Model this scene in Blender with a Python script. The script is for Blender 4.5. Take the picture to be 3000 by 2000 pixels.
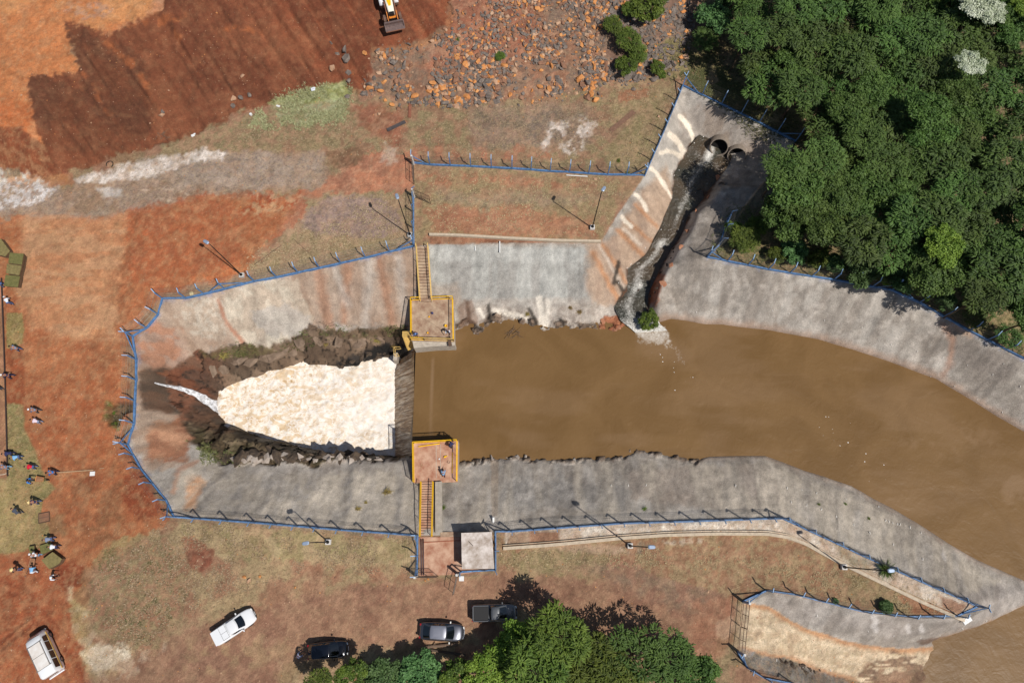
import bpy, bmesh, math, random
import numpy as np
from mathutils import Vector, Matrix
from mathutils.geometry import delaunay_2d_cdt

for o in list(bpy.data.objects): bpy.data.objects.remove(o)
SC = bpy.context.scene
COL = SC.collection
random.seed(7); RNG = np.random.RandomState(11)
R = math.radians

# ------------------------------------------------------------------ camera
CAM_H = 75.0; TILT = R(16); FPX = 2000.0
cam_d = bpy.data.cameras.new('camera'); cam_d.sensor_width = 36; cam_d.lens = 24
cam_d.clip_start = 0.5; cam_d.clip_end = 3000
cam = bpy.data.objects.new('camera', cam_d); COL.objects.link(cam)
cam.location = (0, 0, CAM_H); cam.rotation_euler = (TILT, 0, 0); SC.camera = cam

# ------------------------------------------------------------------ light
SUN_AZ = R(-37); SUN_EL = R(56)
sdir = Vector((math.cos(SUN_AZ)*math.cos(SUN_EL), math.sin(SUN_AZ)*math.cos(SUN_EL), math.sin(SUN_EL)))
w = bpy.data.worlds.new('World'); SC.world = w; w.use_nodes = True
nt = w.node_tree; nt.nodes.clear()
sky = nt.nodes.new('ShaderNodeTexSky'); sky.sky_type = 'NISHITA'; sky.sun_disc = False
sky.sun_elevation = SUN_EL; sky.sun_rotation = math.atan2(sdir.x, sdir.y)
bg = nt.nodes.new('ShaderNodeBackground'); bg.inputs[1].default_value = 0.06
wo = nt.nodes.new('ShaderNodeOutputWorld')
nt.links.new(sky.outputs[0], bg.inputs[0]); nt.links.new(bg.outputs[0], wo.inputs[0])
sl = bpy.data.lights.new('sun', 'SUN'); sl.energy = 4.2; sl.angle = R(0.5); sl.color = (1, .95, .885)
so = bpy.data.objects.new('sun', sl); COL.objects.link(so)
so.rotation_euler = sdir.to_track_quat('Z', 'Y').to_euler(); so.location = (40, -30, 60)
SC.view_settings.view_transform = 'Standard'; SC.view_settings.look = 'None'
SC.view_settings.exposure = 0.0; SC.view_settings.gamma = 1

# ------------------------------------------------------------------ survey maths
CT_, ST_ = math.cos(TILT), math.sin(TILT)
def W(px, py, z=0.0):
    """ground survey point (photo pixel on the 3000 x 2000 frame, height) -> world"""
    u = (px-1500)/FPX; v = (1000-py)/FPX
    d = (u, ST_+v*CT_, -CT_+v*ST_); k = (z-CAM_H)/d[2]
    return Vector((d[0]*k, d[1]*k, z))
def PROJ(x, y, z):
    zz = z-CAM_H
    dep = y*ST_-zz*CT_
    return 1500+FPX*x/dep, 1000-FPX*(y*CT_+zz*ST_)/dep
O = 1.2755
def OV(l): return [(a*O, b*O) for a, b in l]

def lin(c):
    c = np.asarray(c, float)/255
    return np.where(c <= .04045, c/12.92, ((c+.055)/1.055)**2.4)
def L4(r, g, b): return tuple(lin((r, g, b)))+(1,)

# ------------------------------------------------------------------ numpy noise
_lat = RNG.rand(256, 256)
def vnoise(x, y, s=0):
    x = np.asarray(x, float)+s*17.31; y = np.asarray(y, float)+s*9.77
    xi = np.floor(x).astype(int); yi = np.floor(y).astype(int)
    fx = x-xi; fy = y-yi; fx = fx*fx*(3-2*fx); fy = fy*fy*(3-2*fy)
    a = _lat[xi & 255, yi & 255]; b = _lat[(xi+1) & 255, yi & 255]
    c = _lat[xi & 255, (yi+1) & 255]; d = _lat[(xi+1) & 255, (yi+1) & 255]
    return (a*(1-fx)+b*fx)*(1-fy)+(c*(1-fx)+d*fx)*fy
def fbm(x, y, s=0, o=4):
    r = 0; a = .5; t = 0
    for i in range(o):
        r = r+a*vnoise(x*2**i, y*2**i, s+i*3); t += a; a *= .55
    return r/t
def cells(x, y, s=0):
    x = np.asarray(x, float); y = np.asarray(y, float)
    xi = np.floor(x).astype(int); yi = np.floor(y).astype(int)
    f1 = np.full(x.shape, 9.); f2 = np.full(x.shape, 9.)
    cid = np.zeros(x.shape); ox = np.zeros(x.shape); oy = np.zeros(x.shape)
    for i in (-1, 0, 1):
        for j in (-1, 0, 1):
            a = xi+i; b = yi+j
            jx = _lat[(a*3+s) & 255, (b*7+s) & 255]; jy = _lat[(a*5+31+s) & 255, (b*3+57) & 255]
            d = np.hypot(a+jx-x, b+jy-y)
            near = d < f1
            f2 = np.where(near, f1, np.minimum(f2, d))
            cid = np.where(near, _lat[(a*11+s) & 255, (b*13+5) & 255], cid)
            ox = np.where(near, x-a-jx, ox); oy = np.where(near, y-b-jy, oy)
            f1 = np.where(near, d, f1)
    return f1, f2, cid, ox, oy
def sstep(a, b, x):
    t = np.clip((x-a)/(b-a), 0, 1); return t*t*(3-2*t)

# ------------------------------------------------------------------ terrain breaklines
WZ = -4.6; FZ = -9.2; DECK = -2.3
FENCE_W = [(1212, 722), (1000, 770), (747, 825), (660, 847), (599, 862), (546, 874), (478, 875), (465, 922), (452, 938), (432, 961), (391, 986),
           (401, 1034), (401, 1114), (399, 1174), (395, 1240), (377, 1303), (393, 1333), (415, 1373), (449, 1416), (489, 1465), (512, 1514),
           (750, 1531), (1000, 1552), (1224, 1568)]
CH_WEST = [(1760, 712), (1805, 635), (1888, 516), (2000, 252)]
CH_NORTH = [(2000, 252), (2170, 335), (2330, 415)]
CH_EAST = [(2330, 415), (2300, 480), (2230, 540), (2170, 620), (2107, 718), (2071, 754)]
FENCE_E = [(2071, 754), (2250, 790), (2441, 820), (2611, 850), (2692, 886), (2836, 968), (3000, 1051), (3400, 1260)]
SHORE_N = [(1330, 990), (1365, 962), (1400, 988), (1418, 978), (1440, 948), (1500, 945), (1560, 962), (1600, 978), (1640, 965), (1665, 970), (1720, 968),
           (1778, 977), (1830, 966), (1857, 962)]
SHORE_E = [(1925, 950), (1965, 938), (2010, 945), (2060, 955), (2120, 957), (2180, 965), (2250, 972), (2320, 985), (2400, 1000), (2500, 1030),
           (2600, 1063), (2700, 1100), (2740, 1113), (2800, 1150), (2850, 1180), (2920, 1225), (3000, 1270), (3400, 1500)]
SHORE_S = [(1346, 1347), (1403, 1339), (1492, 1328), (1560, 1333), (1633, 1339), (1709, 1333), (1824, 1327), (1843, 1307), (1913, 1314), (1977, 1327),
           (2041, 1339), (2079, 1329), (2168, 1327), (2245, 1327), (2296, 1346), (2360, 1371), (2423, 1390), (2500, 1416), (2564, 1454),
           (2627, 1486), (2691, 1524), (2781, 1582), (2870, 1633), (3000, 1690), (3080, 1735), (3000, 1782), (2948, 1807), (2867, 1843),
           (2760, 1875), (2741, 1882), (2754, 1905), (2736, 1930), (2720, 1952), (2752, 1976), (2778, 2005), (2765, 2050), (2790, 2300)]
STR_W = [(2040, 400), (2015, 447), (1981, 506), (1976, 574), (1964, 613), (1945, 667), (1899, 748), (1845, 790), (1844, 837), (1806, 896), (1827, 939), (1857, 962)]
STR_E = [(2135, 462), (2091, 545), (2066, 587), (2023, 625), (2005, 676), (1967, 731), (1942, 777), (1916, 828), (1908, 871), (1900, 910), (1925, 950)]
ROCK_N = [(585, 1024), (614, 1032), (639, 1018), (716, 1005), (780, 1018), (831, 999), (882, 980), (907, 941), (933, 964), (1006, 967), (1070, 964), (1195, 955)]
ROCK_W = [(528, 1206), (500, 1180), (490, 1120), (500, 1080), (540, 1050), (585, 1024)]
ROCK_S = [(528, 1206), (525, 1232), (560, 1276), (566, 1299), (617, 1320), (622, 1346), (646, 1362), (697, 1362), (751, 1356), (808, 1362), (831, 1350),
          (879, 1353), (904, 1366), (942, 1362), (1003, 1338), (1048, 1346), (1102, 1350), (1195, 1340)]
FOAM = [(1165, 1040), (1138, 1053), (1118, 1048), (1083, 1059), (1048, 1074), (990, 1075), (952, 1074), (907, 1069), (888, 1061), (869, 1072), (824, 1083),
        (786, 1088), (754, 1107), (725, 1112), (697, 1126), (665, 1155), (646, 1152), (639, 1168), (639, 1206), (671, 1238), (722, 1267), (767, 1279),
        (831, 1295), (895, 1311), (958, 1324), (1022, 1330), (1150, 1333), (1180, 1333)]
FENCE_S = [(1224, 1568), (1452, 1556), (1500, 1556), (1819, 1533), (2250, 1519), (2292, 1518), (2599, 1660), (2860, 1775), (2801, 1803), (2658, 1805), (2526, 1790),
           (2331, 1741), (2244, 1729), (2176, 1760)]
RAMP_N = [(2176, 1766), (2250, 1775), (2352, 1837), (2463, 1873), (2548, 1890), (2633, 1901), (2735, 1896)]
RAMP_S = [(2160, 1900), (2250, 1922), (2314, 1928), (2390, 1962), (2488, 1988), (2600, 2060), (2760, 2300)]
FENCE_R = [(2160, 1908), (2190, 1955), (2240, 1985), (2310, 1998), (2420, 2060), (2600, 2300)]

tin_v, tin_z, tin_e = [], [], []
def bl(pts, z, z2=None, close=False):
    n = len(pts); ids = []
    for i, p in enumerate(pts):
        zz = z if z2 is None else (z[i] if isinstance(z, (list, tuple)) else z+(z2-z)*i/(n-1))
        q = W(p[0], p[1], zz)
        hit = None
        for k, (vx, vy) in enumerate(tin_v):
            if abs(vx-q.x) < .05 and abs(vy-q.y) < .05: hit = k; break
        if hit is None:
            tin_v.append((q.x, q.y)); tin_z.append(zz); hit = len(tin_v)-1
        ids.append(hit)
    for a, b in zip(ids, ids[1:]):
        if a != b: tin_e.append((a, b))
bl(FENCE_W, 0); bl([(1212, 722), (1258, 722), (1500, 718), (1760, 712)], -.4); bl([(1212, 700), (1258, 690), (1500, 690), (1745, 700)], 0)
bl(CH_WEST, 0); bl(CH_NORTH, 0); bl(CH_EAST, 0); bl(FENCE_E, 0)
bl(SHORE_N, WZ); bl(SHORE_E, WZ); bl(SHORE_S, WZ)
bl(STR_W, -3.7, -4.55); bl(STR_E, -3.7, -4.55); bl([(2040, 400), (2085, 418), (2135, 462)], -3.7)
bl([(p[0]+15, p[1]+4) for p in STR_E[1:-2]], -1.5)
bl(ROCK_N, -4.5); bl(ROCK_W[1:-1], -4.0); bl(ROCK_S, -4.3)
bl(FOAM, FZ+.05)
bl([(p[0], p[1]+13) for p in FOAM[-9:-2]], -5.2)
bl([(560, 1150), (600, 1175)], -6.5, -8.0)
bl([(1206, 1035), (1206, 1330)], WZ-1.2); bl([(1168, 1060), (1168, 1325)], FZ-1.2)
bl([(700, 1180), (900, 1200), (1100, 1200)], -11)
bl([(1260, 1160), (1500, 1160), (1900, 1150), (2300, 1180), (2700, 1380), (3050, 1560), (3350, 1650), (3300, 2200)], -8)
bl(FENCE_S, 0); bl(RAMP_N, -.3, -4.5); bl(RAMP_S[:5], -.3, -3.8); bl(RAMP_S[4:], -3.8, -5.0); bl(FENCE_R, 0)
bl([(2176, 1766), (2160, 1900)], -.25)
bl([(2900, 1762), (3000, 1732)], -2.2, -4.2)
bl([(0, 525), (200, 500), (350, 470), (480, 410), (640, 320), (780, 285), (1000, 285), (1100, 305), (1500, 305), (1800, 260), (2000, 120), (2080, -60)], 0)
bl([(-150, 430), (0, 400), (110, 345), (95, 235), (185, 70), (430, 20), (560, -30)], 3.2)
bl([(560, -30), (1150, -40), (1500, -60), (1850, -80)], 3.4)
for q in ((-260, -160), (260, -160), (260, 260), (-260, 260), (-120, 120), (0, 140), (120, 120), (110, 40), (-110, 30), (-100, -60), (0, -70), (90, -50)):
    tin_v.append(q); tin_z.append(0.3 if abs(q[0]) < 200 else 0)
res = delaunay_2d_cdt([Vector(v) for v in tin_v], tin_e, [], 0, 1e-4)
rv, rf, rov = res[0], res[2], res[3]
rz = []
for i, v in enumerate(rv):
    if rov[i]: rz.append(tin_z[rov[i][0]]); continue
    best = (1e9, 0)
    for a, b in tin_e:
        A = Vector(tin_v[a]); B = Vector(tin_v[b]); d = B-A
        t = max(0, min(1, (v-A).dot(d)/max(d.length_squared, 1e-9)))
        dd = (A+d*t-v).length
        if dd < best[0]: best = (dd, tin_z[a]*(1-t)+tin_z[b]*t)
    rz.append(best[1])

STEP = .165
gx = np.arange(-78, 78.001, STEP); gy = np.arange(-21, 80.001, STEP)
ext = np.cumsum(1.0*1.35**np.arange(19))
gx = np.concatenate([gx[0]-ext[::-1], gx, gx[-1]+ext]); gy = np.concatenate([gy[0]-ext[::-1], gy, gy[-1]+ext])
NX, NY = len(gx), len(gy)
GX, GY = np.meshgrid(gx, gy, indexing='ij')
Z = np.zeros_like(GX)
for f in rf:
    if len(f) != 3: continue
    (x0, y0), (x1, y1), (x2, y2) = [rv[i] for i in f]
    i0 = np.searchsorted(gx, min(x0, x1, x2)); i1 = np.searchsorted(gx, max(x0, x1, x2))+1
    j0 = np.searchsorted(gy, min(y0, y1, y2)); j1 = np.searchsorted(gy, max(y0, y1, y2))+1
    if i1 <= i0 or j1 <= j0: continue
    X = GX[i0:i1, j0:j1]; Y = GY[i0:i1, j0:j1]
    den = (y1-y2)*(x0-x2)+(x2-x1)*(y0-y2)
    if abs(den) < 1e-9: continue
    a = ((y1-y2)*(X-x2)+(x2-x1)*(Y-y2))/den; b = ((y2-y0)*(X-x2)+(x0-x2)*(Y-y2))/den; c = 1-a-b
    m = (a >= -1e-6) & (b >= -1e-6) & (c >= -1e-6)
    Zs = Z[i0:i1, j0:j1]; Zs[m] = (a*rz[f[0]]+b*rz[f[1]]+c*rz[f[2]])[m]
def blur(A, n):
    for _ in range(n):
        B = A.copy(); B[1:-1] = (A[:-2]+2*A[1:-1]+A[2:])/4; A = B.copy(); A[:, 1:-1] = (B[:, :-2]+2*B[:, 1:-1]+B[:, 2:])/4
    return A
Z = blur(Z, 5)
PX, PY = PROJ(GX, GY, Z)

# ------------------------------------------------------------------ masks in survey space
def inside(poly, X, Y):
    m = np.zeros(X.shape, bool); n = len(poly)
    for i in range(n):
        x0, y0 = poly[i]; x1, y1 = poly[(i+1) % n]
        if y0 == y1: continue
        c = ((y0 > Y) != (y1 > Y)) & (X < (x1-x0)*(Y-y0)/(y1-y0)+x0)
        m ^= c
    return m
def segdist(pts, X, Y, close=False):
    d = np.full(X.shape, 1e9)
    P = list(pts)+([pts[0]] if close else [])
    for (x0, y0), (x1, y1) in zip(P, P[1:]):
        dx, dy = x1-x0, y1-y0; l2 = dx*dx+dy*dy+1e-9
        t = np.clip(((X-x0)*dx+(Y-y0)*dy)/l2, 0, 1)
        d = np.minimum(d, np.hypot(X-x0-t*dx, Y-y0-t*dy))
    return d
WX = (fbm(GX*.45, GY*.45, 1, 5)-.5); WY = (fbm(GX*.45, GY*.45, 5, 5)-.5)
WX2 = (fbm(GX*2.0, GY*2.0, 2, 4)-.5); WY2 = (fbm(GX*2.0, GY*2.0, 6, 4)-.5)
def mask(poly, soft=8, warp=20, fine=8):
    if soft >= 8 and warp >= 10: soft *= .8; warp *= 1.15; fine *= 1.5
    out = np.zeros_like(GX)
    xs = [p[0] for p in poly]; ys = [p[1] for p in poly]; pad = warp+fine+soft+5
    sel = (PX > min(xs)-pad) & (PX < max(xs)+pad) & (PY > min(ys)-pad) & (PY < max(ys)+pad)
    if not sel.any(): return out
    X = PX[sel]+WX[sel]*2*warp+WX2[sel]*2*fine; Y = PY[sel]+WY[sel]*2*warp+WY2[sel]*2*fine
    d = segdist(poly, X, Y, True); d = np.where(inside(poly, X, Y), d, -d)
    out[sel] = sstep(-soft, soft, d)
    return out
def stroke(pts, width, soft=3, warp=3):
    out = np.zeros_like(GX)
    xs = [p[0] for p in pts]; ys = [p[1] for p in pts]; pad = width+soft+warp*3+4
    sel = (PX > min(xs)-pad) & (PX < max(xs)+pad) & (PY > min(ys)-pad) & (PY < max(ys)+pad)
    d = segdist(pts, PX[sel]+WX2[sel]*2*warp, PY[sel]+WY2[sel]*2*warp)
    out[sel] = 1-sstep(width-soft, width+soft, d)
    return out

BASIN = FENCE_W[::-1]+[(1212, 722), (1258, 716), (1500, 712), (1760, 712), (1805, 635), (1888, 516), (2000, 252), (2170, 335), (2330, 415)]+CH_EAST[1:]+FENCE_E[1:] \
    + [(3500, 1700), (3150, 1760), (3000, 1790), (2948, 1812), (2867, 1848), (2760, 1880), (2735, 1896)]+RAMP_N[::-1][1:]+[(2176, 1760), (2244, 1731), (2331, 1743), (2526, 1792),
    (2658, 1807), (2801, 1805), (2860, 1777), (2599, 1662), (2292, 1520), (2250, 1521), (1819, 1535), (1500, 1558), (1452, 1556), (1350, 1558), (1300, 1566), (1224, 1568)]
RIVER = [(1213, 1022), (1215, 1335)]+SHORE_S[:24]+[(3080, 1735)]+SHORE_S[25:]+[(3400, 2300), (3400, 1500)]+SHORE_E[::-1][1:]+SHORE_N[::-1]
STREAM = STR_W+STR_E[::-1]
ROCKS = ROCK_N+[(1206, 1010), (1206, 1338)]+ROCK_S[::-1]+ROCK_W[1:-1]
m_basin = mask(BASIN, 1.5, 0, 2)
m_river = mask(RIVER, 4, 0, 3)
m_foam = mask(FOAM, 5, 0, 4)
m_rock = mask(ROCKS, 4, 3, 12)
m_stream = mask(STREAM, 5, 0, 4)
m_fringe = np.clip(stroke(SHORE_N, 26, 8, 10)+stroke(SHORE_S[:11], 17, 7, 10)*.9, 0, 1)
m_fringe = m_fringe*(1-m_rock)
conc = np.clip(m_basin-m_rock, 0, 1)

# arclength / depth coordinates down the banks
def bank_coords(pts):
    P = [W(p[0], p[1], WZ) for p in pts]
    S = np.zeros_like(GX); D = np.full(GX.shape, 1e9); acc = 0
    for a, b in zip(P, P[1:]):
        dx, dy = b.x-a.x, b.y-a.y; l2 = dx*dx+dy*dy+1e-9; L = math.sqrt(l2)
        t = np.clip(((GX-a.x)*dx+(GY-a.y)*dy)/l2, 0, 1)
        d = np.hypot(GX-a.x-t*dx, GY-a.y-t*dy); m = d < D
        D[m] = d[m]; S[m] = (acc+t*L)[m]; acc += L
    return S, D
SH = [ROCK_N[::-1][0]]
smoothed = [(3400, 1450), (3000, 1270), (2700, 1105), (2400, 1005), (2150, 962), (1950, 940), (1700, 965), (1400, 965), (1195, 955), (900, 990), (640, 1030), (500, 1100),
            (500, 1180), (560, 1290), (700, 1360), (900, 1360), (1195, 1345), (1500, 1335), (1900, 1320), (2200, 1330), (2450, 1400), (2700, 1530), (3000, 1690)]
BS, BD = bank_coords(smoothed)

# relief
f1, f2, cid, ox, oy = cells(GX*.55+WX2*.8, GY*.75+WY2*.8, 3)
g1, g2, cid2, ox2, oy2 = cells(GX*1.5+WX2, GY*1.8+WY2, 9)
blocks = (cid-.5)*1.3+(ox*(cid2-.5)+oy*(cid-.5))*.9+(cid2-.5)*.45+(ox2*(cid-.5)*.4)
Z = Z+m_rock*(1-m_foam)*blocks*np.where(PY < 1190, .55, 1.0)
Z = Z+conc*((fbm(GX*.28, GY*.28, 21, 3)-.5)*.5+(fbm(BS*.8, BD*.22, 22, 4)-.5)*.34+(fbm(GX*1.6, GY*1.6, 23, 4)-.5)*.12)*np.clip(BD/2.0, .3, 1)
Z = Z+m_fringe*((cid2-.5)*.9+ox2*(cid-.5)*.8+(fbm(GX*1.2, GY*1.2, 31, 3)-.5)*.7)
dirt = (1-m_basin)
Z = Z+dirt*((fbm(GX*.16, GY*.16, 41, 3)-.5)*.35+(fbm(GX*1.1, GY*1.1, 42, 4)-.5)*.12+(fbm(GX*3.3, GY*3.3, 43, 3)-.5)*.05)
inner = mask(RIVER, 12, 0, 0)
Z = Z-1.6*inner*(GX > W(1213, 1150, WZ).x)-1.2*m_foam
MOUND = OV([(400, -80), (1040, -80), (1040, 80), (950, 110), (850, 140), (840, 200), (800, 230), (620, 240), (540, 260), (450, 310), (300, 350), (200, 385), (110, 400), (100, 330), (70, 270), (65, 180),
            (190, 160), (145, 50), (250, 80), (330, 40), (380, 20)])
m_mound = mask(MOUND, 6, 12, 14)
# furrows left by the machine, running down the fill
FU = GX*.82+GY*.57; FV = -GX*.57+GY*.82
furrow = fbm(FU*.9, FV*.10, 51, 4)
Z = Z+m_mound*((furrow-.5)*1.15+(fbm(FU*2.6, FV*.35, 52, 3)-.5)*.22)
TRACKS = [[(0, 1700), (60, 1720), (150, 1850), (230, 1960), (260, 2040)], [(0, 1725), (50, 1745), (130, 1870), (200, 1990)], [(0, 1880), (90, 1800), (150, 1790)], [(0, 1900), (110, 1815)],
          [(60, 1700), (110, 1780), (190, 1860), (240, 1900)]]
m_tr = np.zeros_like(GX)
for t in TRACKS: m_tr = np.maximum(m_tr, stroke(t, 6, 4, 4))
Z = Z-.10*m_tr
HOLE = mask([(315, 1195), (340, 1178), (392, 1180), (390, 1200), (355, 1215), (345, 1245), (318, 1240)], 6, 0, 4)
Z = Z-.8*HOLE

def height(x, y):
    i = np.clip(np.searchsorted(gx, x)-1, 0, NX-2); j = np.clip(np.searchsorted(gy, y)-1, 0, NY-2)
    fx = (x-gx[i])/(gx[i+1]-gx[i]); fy = (y-gy[j])/(gy[j+1]-gy[j])
    return float((Z[i, j]*(1-fx)+Z[i+1, j]*fx)*(1-fy)+(Z[i, j+1]*(1-fx)+Z[i+1, j+1]*fx)*fy)
def G(px, py, dz=0):
    z = 0
    for _ in range(12):
        p = W(px, py, z); z = .5*z+.5*height(p.x, p.y)
    p = W(px, py, z); p.z = height(p.x, p.y)+dz
    return p

# ------------------------------------------------------------------ ground colours (patches of soil, grass, lime, gravel, render, with some painted light and shade)
C = np.zeros(GX.shape+(3,)); 
def setc(m, c, c2=None, n=None):
    global C
    c = lin(c)
    if c2 is not None:
        k = n[..., None]; cc = c*(1-k)+lin(c2)*k
    else: cc = c
    C = C*(1-m[..., None])+cc*m[..., None]
N1 = fbm(GX*.12, GY*.12, 61, 5); N2 = fbm(GX*.5, GY*.5, 62, 5); N3 = fbm(GX*2.2, GY*2.2, 63, 4); N4 = fbm(GX*.25, GY*.9, 64, 4); N5 = fbm(GX*.9, GY*.9, 65, 5)
def cs(n, a=.42, b=.58): return sstep(a, b, n)
one = np.ones_like(GX)
setc(one, (148, 108, 82), (138, 118, 84), cs(N2))
# top platform and fill
setc(mask(OV([(-300, -200), (480, -200), (420, 25), (330, 45), (240, 90), (180, 70), (160, 110), (200, 170), (80, 180), (75, 260), (150, 340), (160, 420), (-300, 420)]), 10, 20, 12), (182, 114, 74), (196, 134, 90), cs(N1, .4, .6))
setc(mask(OV([(150, 20), (200, 10), (260, 20), (240, 55), (170, 55)]), 20, 30, 12)*.6*cs(N3, .4, .6), (160, 130, 120))
setc(mask(OV([(-300, 170), (60, 230), (90, 300), (60, 400), (-300, 420)]), 25, 30, 12)*.6, (170, 88, 50))
setc(m_mound, (118, 68, 48), (104, 58, 41), cs(furrow, .4, .62))
setc(mask(OV([(620, -200), (1040, -200), (1040, 80), (900, 120), (840, 200), (750, 180), (640, 60)]), 18, 20, 12)*.7, (122, 66, 45), (104, 56, 39), cs(furrow, .38, .62))
setc(mask(OV([(330, 250), (460, 200), (620, 235), (540, 262), (450, 312), (350, 330)]), 14, 16, 14)*.6, (132, 82, 60), (120, 70, 50), cs(N2))
setc(mask(OV([(480, 60), (640, 40), (760, 90), (700, 140), (520, 110)]), 18, 18, 14)*.45, (136, 84, 60))
dk = np.maximum(mask(OV([(145, 50), (200, 80), (260, 95), (300, 105), (345, 160), (355, 230), (345, 300), (300, 350), (200, 350), (110, 340), (100, 320), (72, 270), (68, 185), (100, 170), (150, 190), (195, 215), (180, 150)]), 5, 10, 14),
                mask(OV([(65, 178), (130, 190), (170, 215), (110, 215), (70, 200)]), 4, 5, 8))
setc(dk*.9, (94, 56, 41), (104, 60, 42), cs(fbm(FU*.7, FV*.25, 71, 4), .45, .65))
setc(mask(OV([(110, 235), (190, 225), (250, 290), (330, 345), (300, 380), (200, 385), (130, 370)]), 20, 10, 14)*.5, (112, 64, 44))
# orange smears crossing the fill
for a, b, wd in (((300, 130), (365, 250), 7), ((190, 170), (250, 260), 6), ((240, 95), (300, 150), 8), ((300, 55), (420, 40), 12), ((520, 65), (600, 70), 8), ((415, 90), (370, 60), 6)):
    setc(stroke(OV([a, b]), wd, 8, 10)*.75*cs(N5, .35, .6), (160, 92, 58))
setc(mask(OV([(345, 170), (420, 240), (440, 310), (350, 330)]), 10, 10, 10)*.8, (128, 76, 54))
setc(mask(OV([(-60, 300), (50, 292), (120, 350), (165, 400), (110, 420), (60, 400), (-60, 420)]), 6, 10, 12), (128, 72, 49), (116, 64, 44), cs(N2))
# rubble slope
setc(mask(OV([(1040, -200), (1640, -200), (1600, 100), (1560, 150), (1400, 200), (1300, 230), (1100, 245), (850, 215), (850, 110), (960, 100), (1030, 60)]), 10, 12, 14), (142, 98, 72), (120, 94, 78), cs(N5))
setc(mask(OV([(1040, -100), (1250, -100), (1240, 100), (1200, 150), (1050, 170), (980, 150), (1040, 70)]), 25, 25, 14)*.7, (146, 80, 52), (160, 96, 66), cs(N2))
setc(mask(OV([(1250, -60), (1600, -60), (1570, 130), (1420, 150), (1260, 60)]), 20, 20, 10)*.6, (112, 92, 84))
# terrace between the rubble and the fence
setc(mask(OV([(470, 330), (560, 280), (800, 230), (1000, 240), (1100, 240), (1400, 195), (1560, 180), (1550, 400), (1480, 410), (1380, 400), (950, 360), (760, 350), (600, 350), (500, 360)]), 12, 20, 14), (142, 106, 78), (132, 116, 80), cs(N5, .4, .6))
setc(mask(OV([(400, 330), (560, 270), (700, 230), (800, 210), (840, 240), (800, 300), (640, 330), (520, 350)]), 14, 15, 14)*.85, (124, 112, 76), (148, 116, 86), cs(N3))
setc(mask(OV([(620, 235), (700, 205), (790, 190), (810, 215), (790, 270), (700, 290), (640, 270)]), 6, 10, 14)*.95, (150, 158, 118), (126, 132, 84), cs(N3, .4, .6))
setc(mask(OV([(800, 240), (930, 245), (920, 330), (850, 320)]), 18, 20, 12)*.7, (148, 82, 56))
setc(mask(OV([(1080, 250), (1350, 235), (1380, 330), (1250, 350), (1080, 340)]), 30, 30, 10)*.7, (134, 112, 98), (112, 98, 90), cs(N2))
setc(mask(OV([(1210, 260), (1290, 260), (1300, 340), (1200, 320)]), 25, 20, 10)*.6, (96, 86, 80))
setc(mask(OV([(1265, 290), (1340, 260), (1375, 275), (1365, 310), (1330, 320), (1340, 345), (1250, 345)]), 14, 20, 14)*cs(N5, .44, .56)*.9, (205, 192, 184))
setc(mask(OV([(940, 330), (1090, 345), (1260, 335), (1270, 365), (1100, 370), (950, 360)]), 12, 15, 12)*.7, (168, 104, 72), (152, 110, 80), cs(N5))
setc(mask(OV([(1400, 210), (1540, 190), (1530, 330), (1480, 400), (1400, 390)]), 20, 20, 12)*.7, (146, 128, 90), (126, 116, 74), cs(N3))
setc(mask(OV([(1380, 310), (1450, 250), (1470, 260), (1400, 330)]), 5, 5, 5)*.6, (124, 92, 74))
setc(mask(OV([(1420, 210), (1490, 200), (1490, 225), (1430, 240)]), 8, 10, 12)*.7, (150, 90, 62))
setc(mask(OV([(1480, 110), (1640, 60), (1680, 210), (1860, 330), (1840, 360), (1740, 320), (1570, 170), (1530, 185)]), 10, 10, 14), (118, 112, 66), (90, 88, 48), cs(N3, .4, .6))
m_red = mask(OV([(-300, 500), (250, 500), (470, 450), (690, 450), (560, 640), (310, 770), (335, 1090), (395, 1190), (200, 1320), (200, 1560), (-300, 1800)]), 25, 10, 10)
m_top = mask(OV([(-300, -200), (480, -200), (330, 45), (160, 110), (200, 170), (80, 180), (160, 420), (-300, 420)]), 15, 10, 10)
# grey road and lime
setc(mask(OV([(-300, 470), (60, 440), (160, 425), (300, 415), (440, 350), (560, 345), (740, 345), (765, 400), (740, 440), (640, 435), (500, 450), (420, 470), (330, 480), (250, 500), (120, 500), (-300, 500)]), 10, 12, 12), (152, 128, 112), (140, 112, 90), cs(N2))
setc(mask(OV([(320, 370), (500, 350), (740, 360), (750, 420), (600, 430), (420, 430), (330, 410)]), 20, 15, 8)*.7, (144, 130, 122), (160, 142, 130), cs(N5))
setc(mask(OV([(60, 490), (240, 480), (330, 520), (280, 560), (140, 540), (70, 530)]), 18, 15, 12)*cs(N5, .4, .56)*.8, (150, 136, 124))
lime = np.maximum(mask(OV([(172, 412), (250, 388), (330, 368), (430, 350), (470, 343), (512, 350), (515, 368), (450, 372), (380, 395), (330, 410), (240, 418), (180, 422)]), 6, 5, 12), 0)
setc(lime*(.5+.5*cs(N3, .32, .5)), (224, 212, 204), (200, 186, 176), cs(N5))
setc(mask(OV([(-60, 395), (20, 392), (60, 400), (130, 430), (110, 455), (60, 475), (-60, 490)]), 8, 8, 12)*(.25+.75*cs(N3, .42, .54)), (212, 206, 206))
setc(mask(OV([(10, 420), (60, 410), (100, 430), (60, 455), (10, 460)]), 12, 8, 12)*.5*cs(N5, .4, .6), (140, 120, 108))
setc(mask(OV([(222, 432), (250, 428), (282, 438), (280, 452), (240, 456)]), 6, 5, 8)*.85, (200, 192, 188))
setc(mask(OV([(112, 405), (165, 395), (172, 422), (110, 428)]), 3, 2, 4)*.9, (160, 108, 74))
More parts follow.
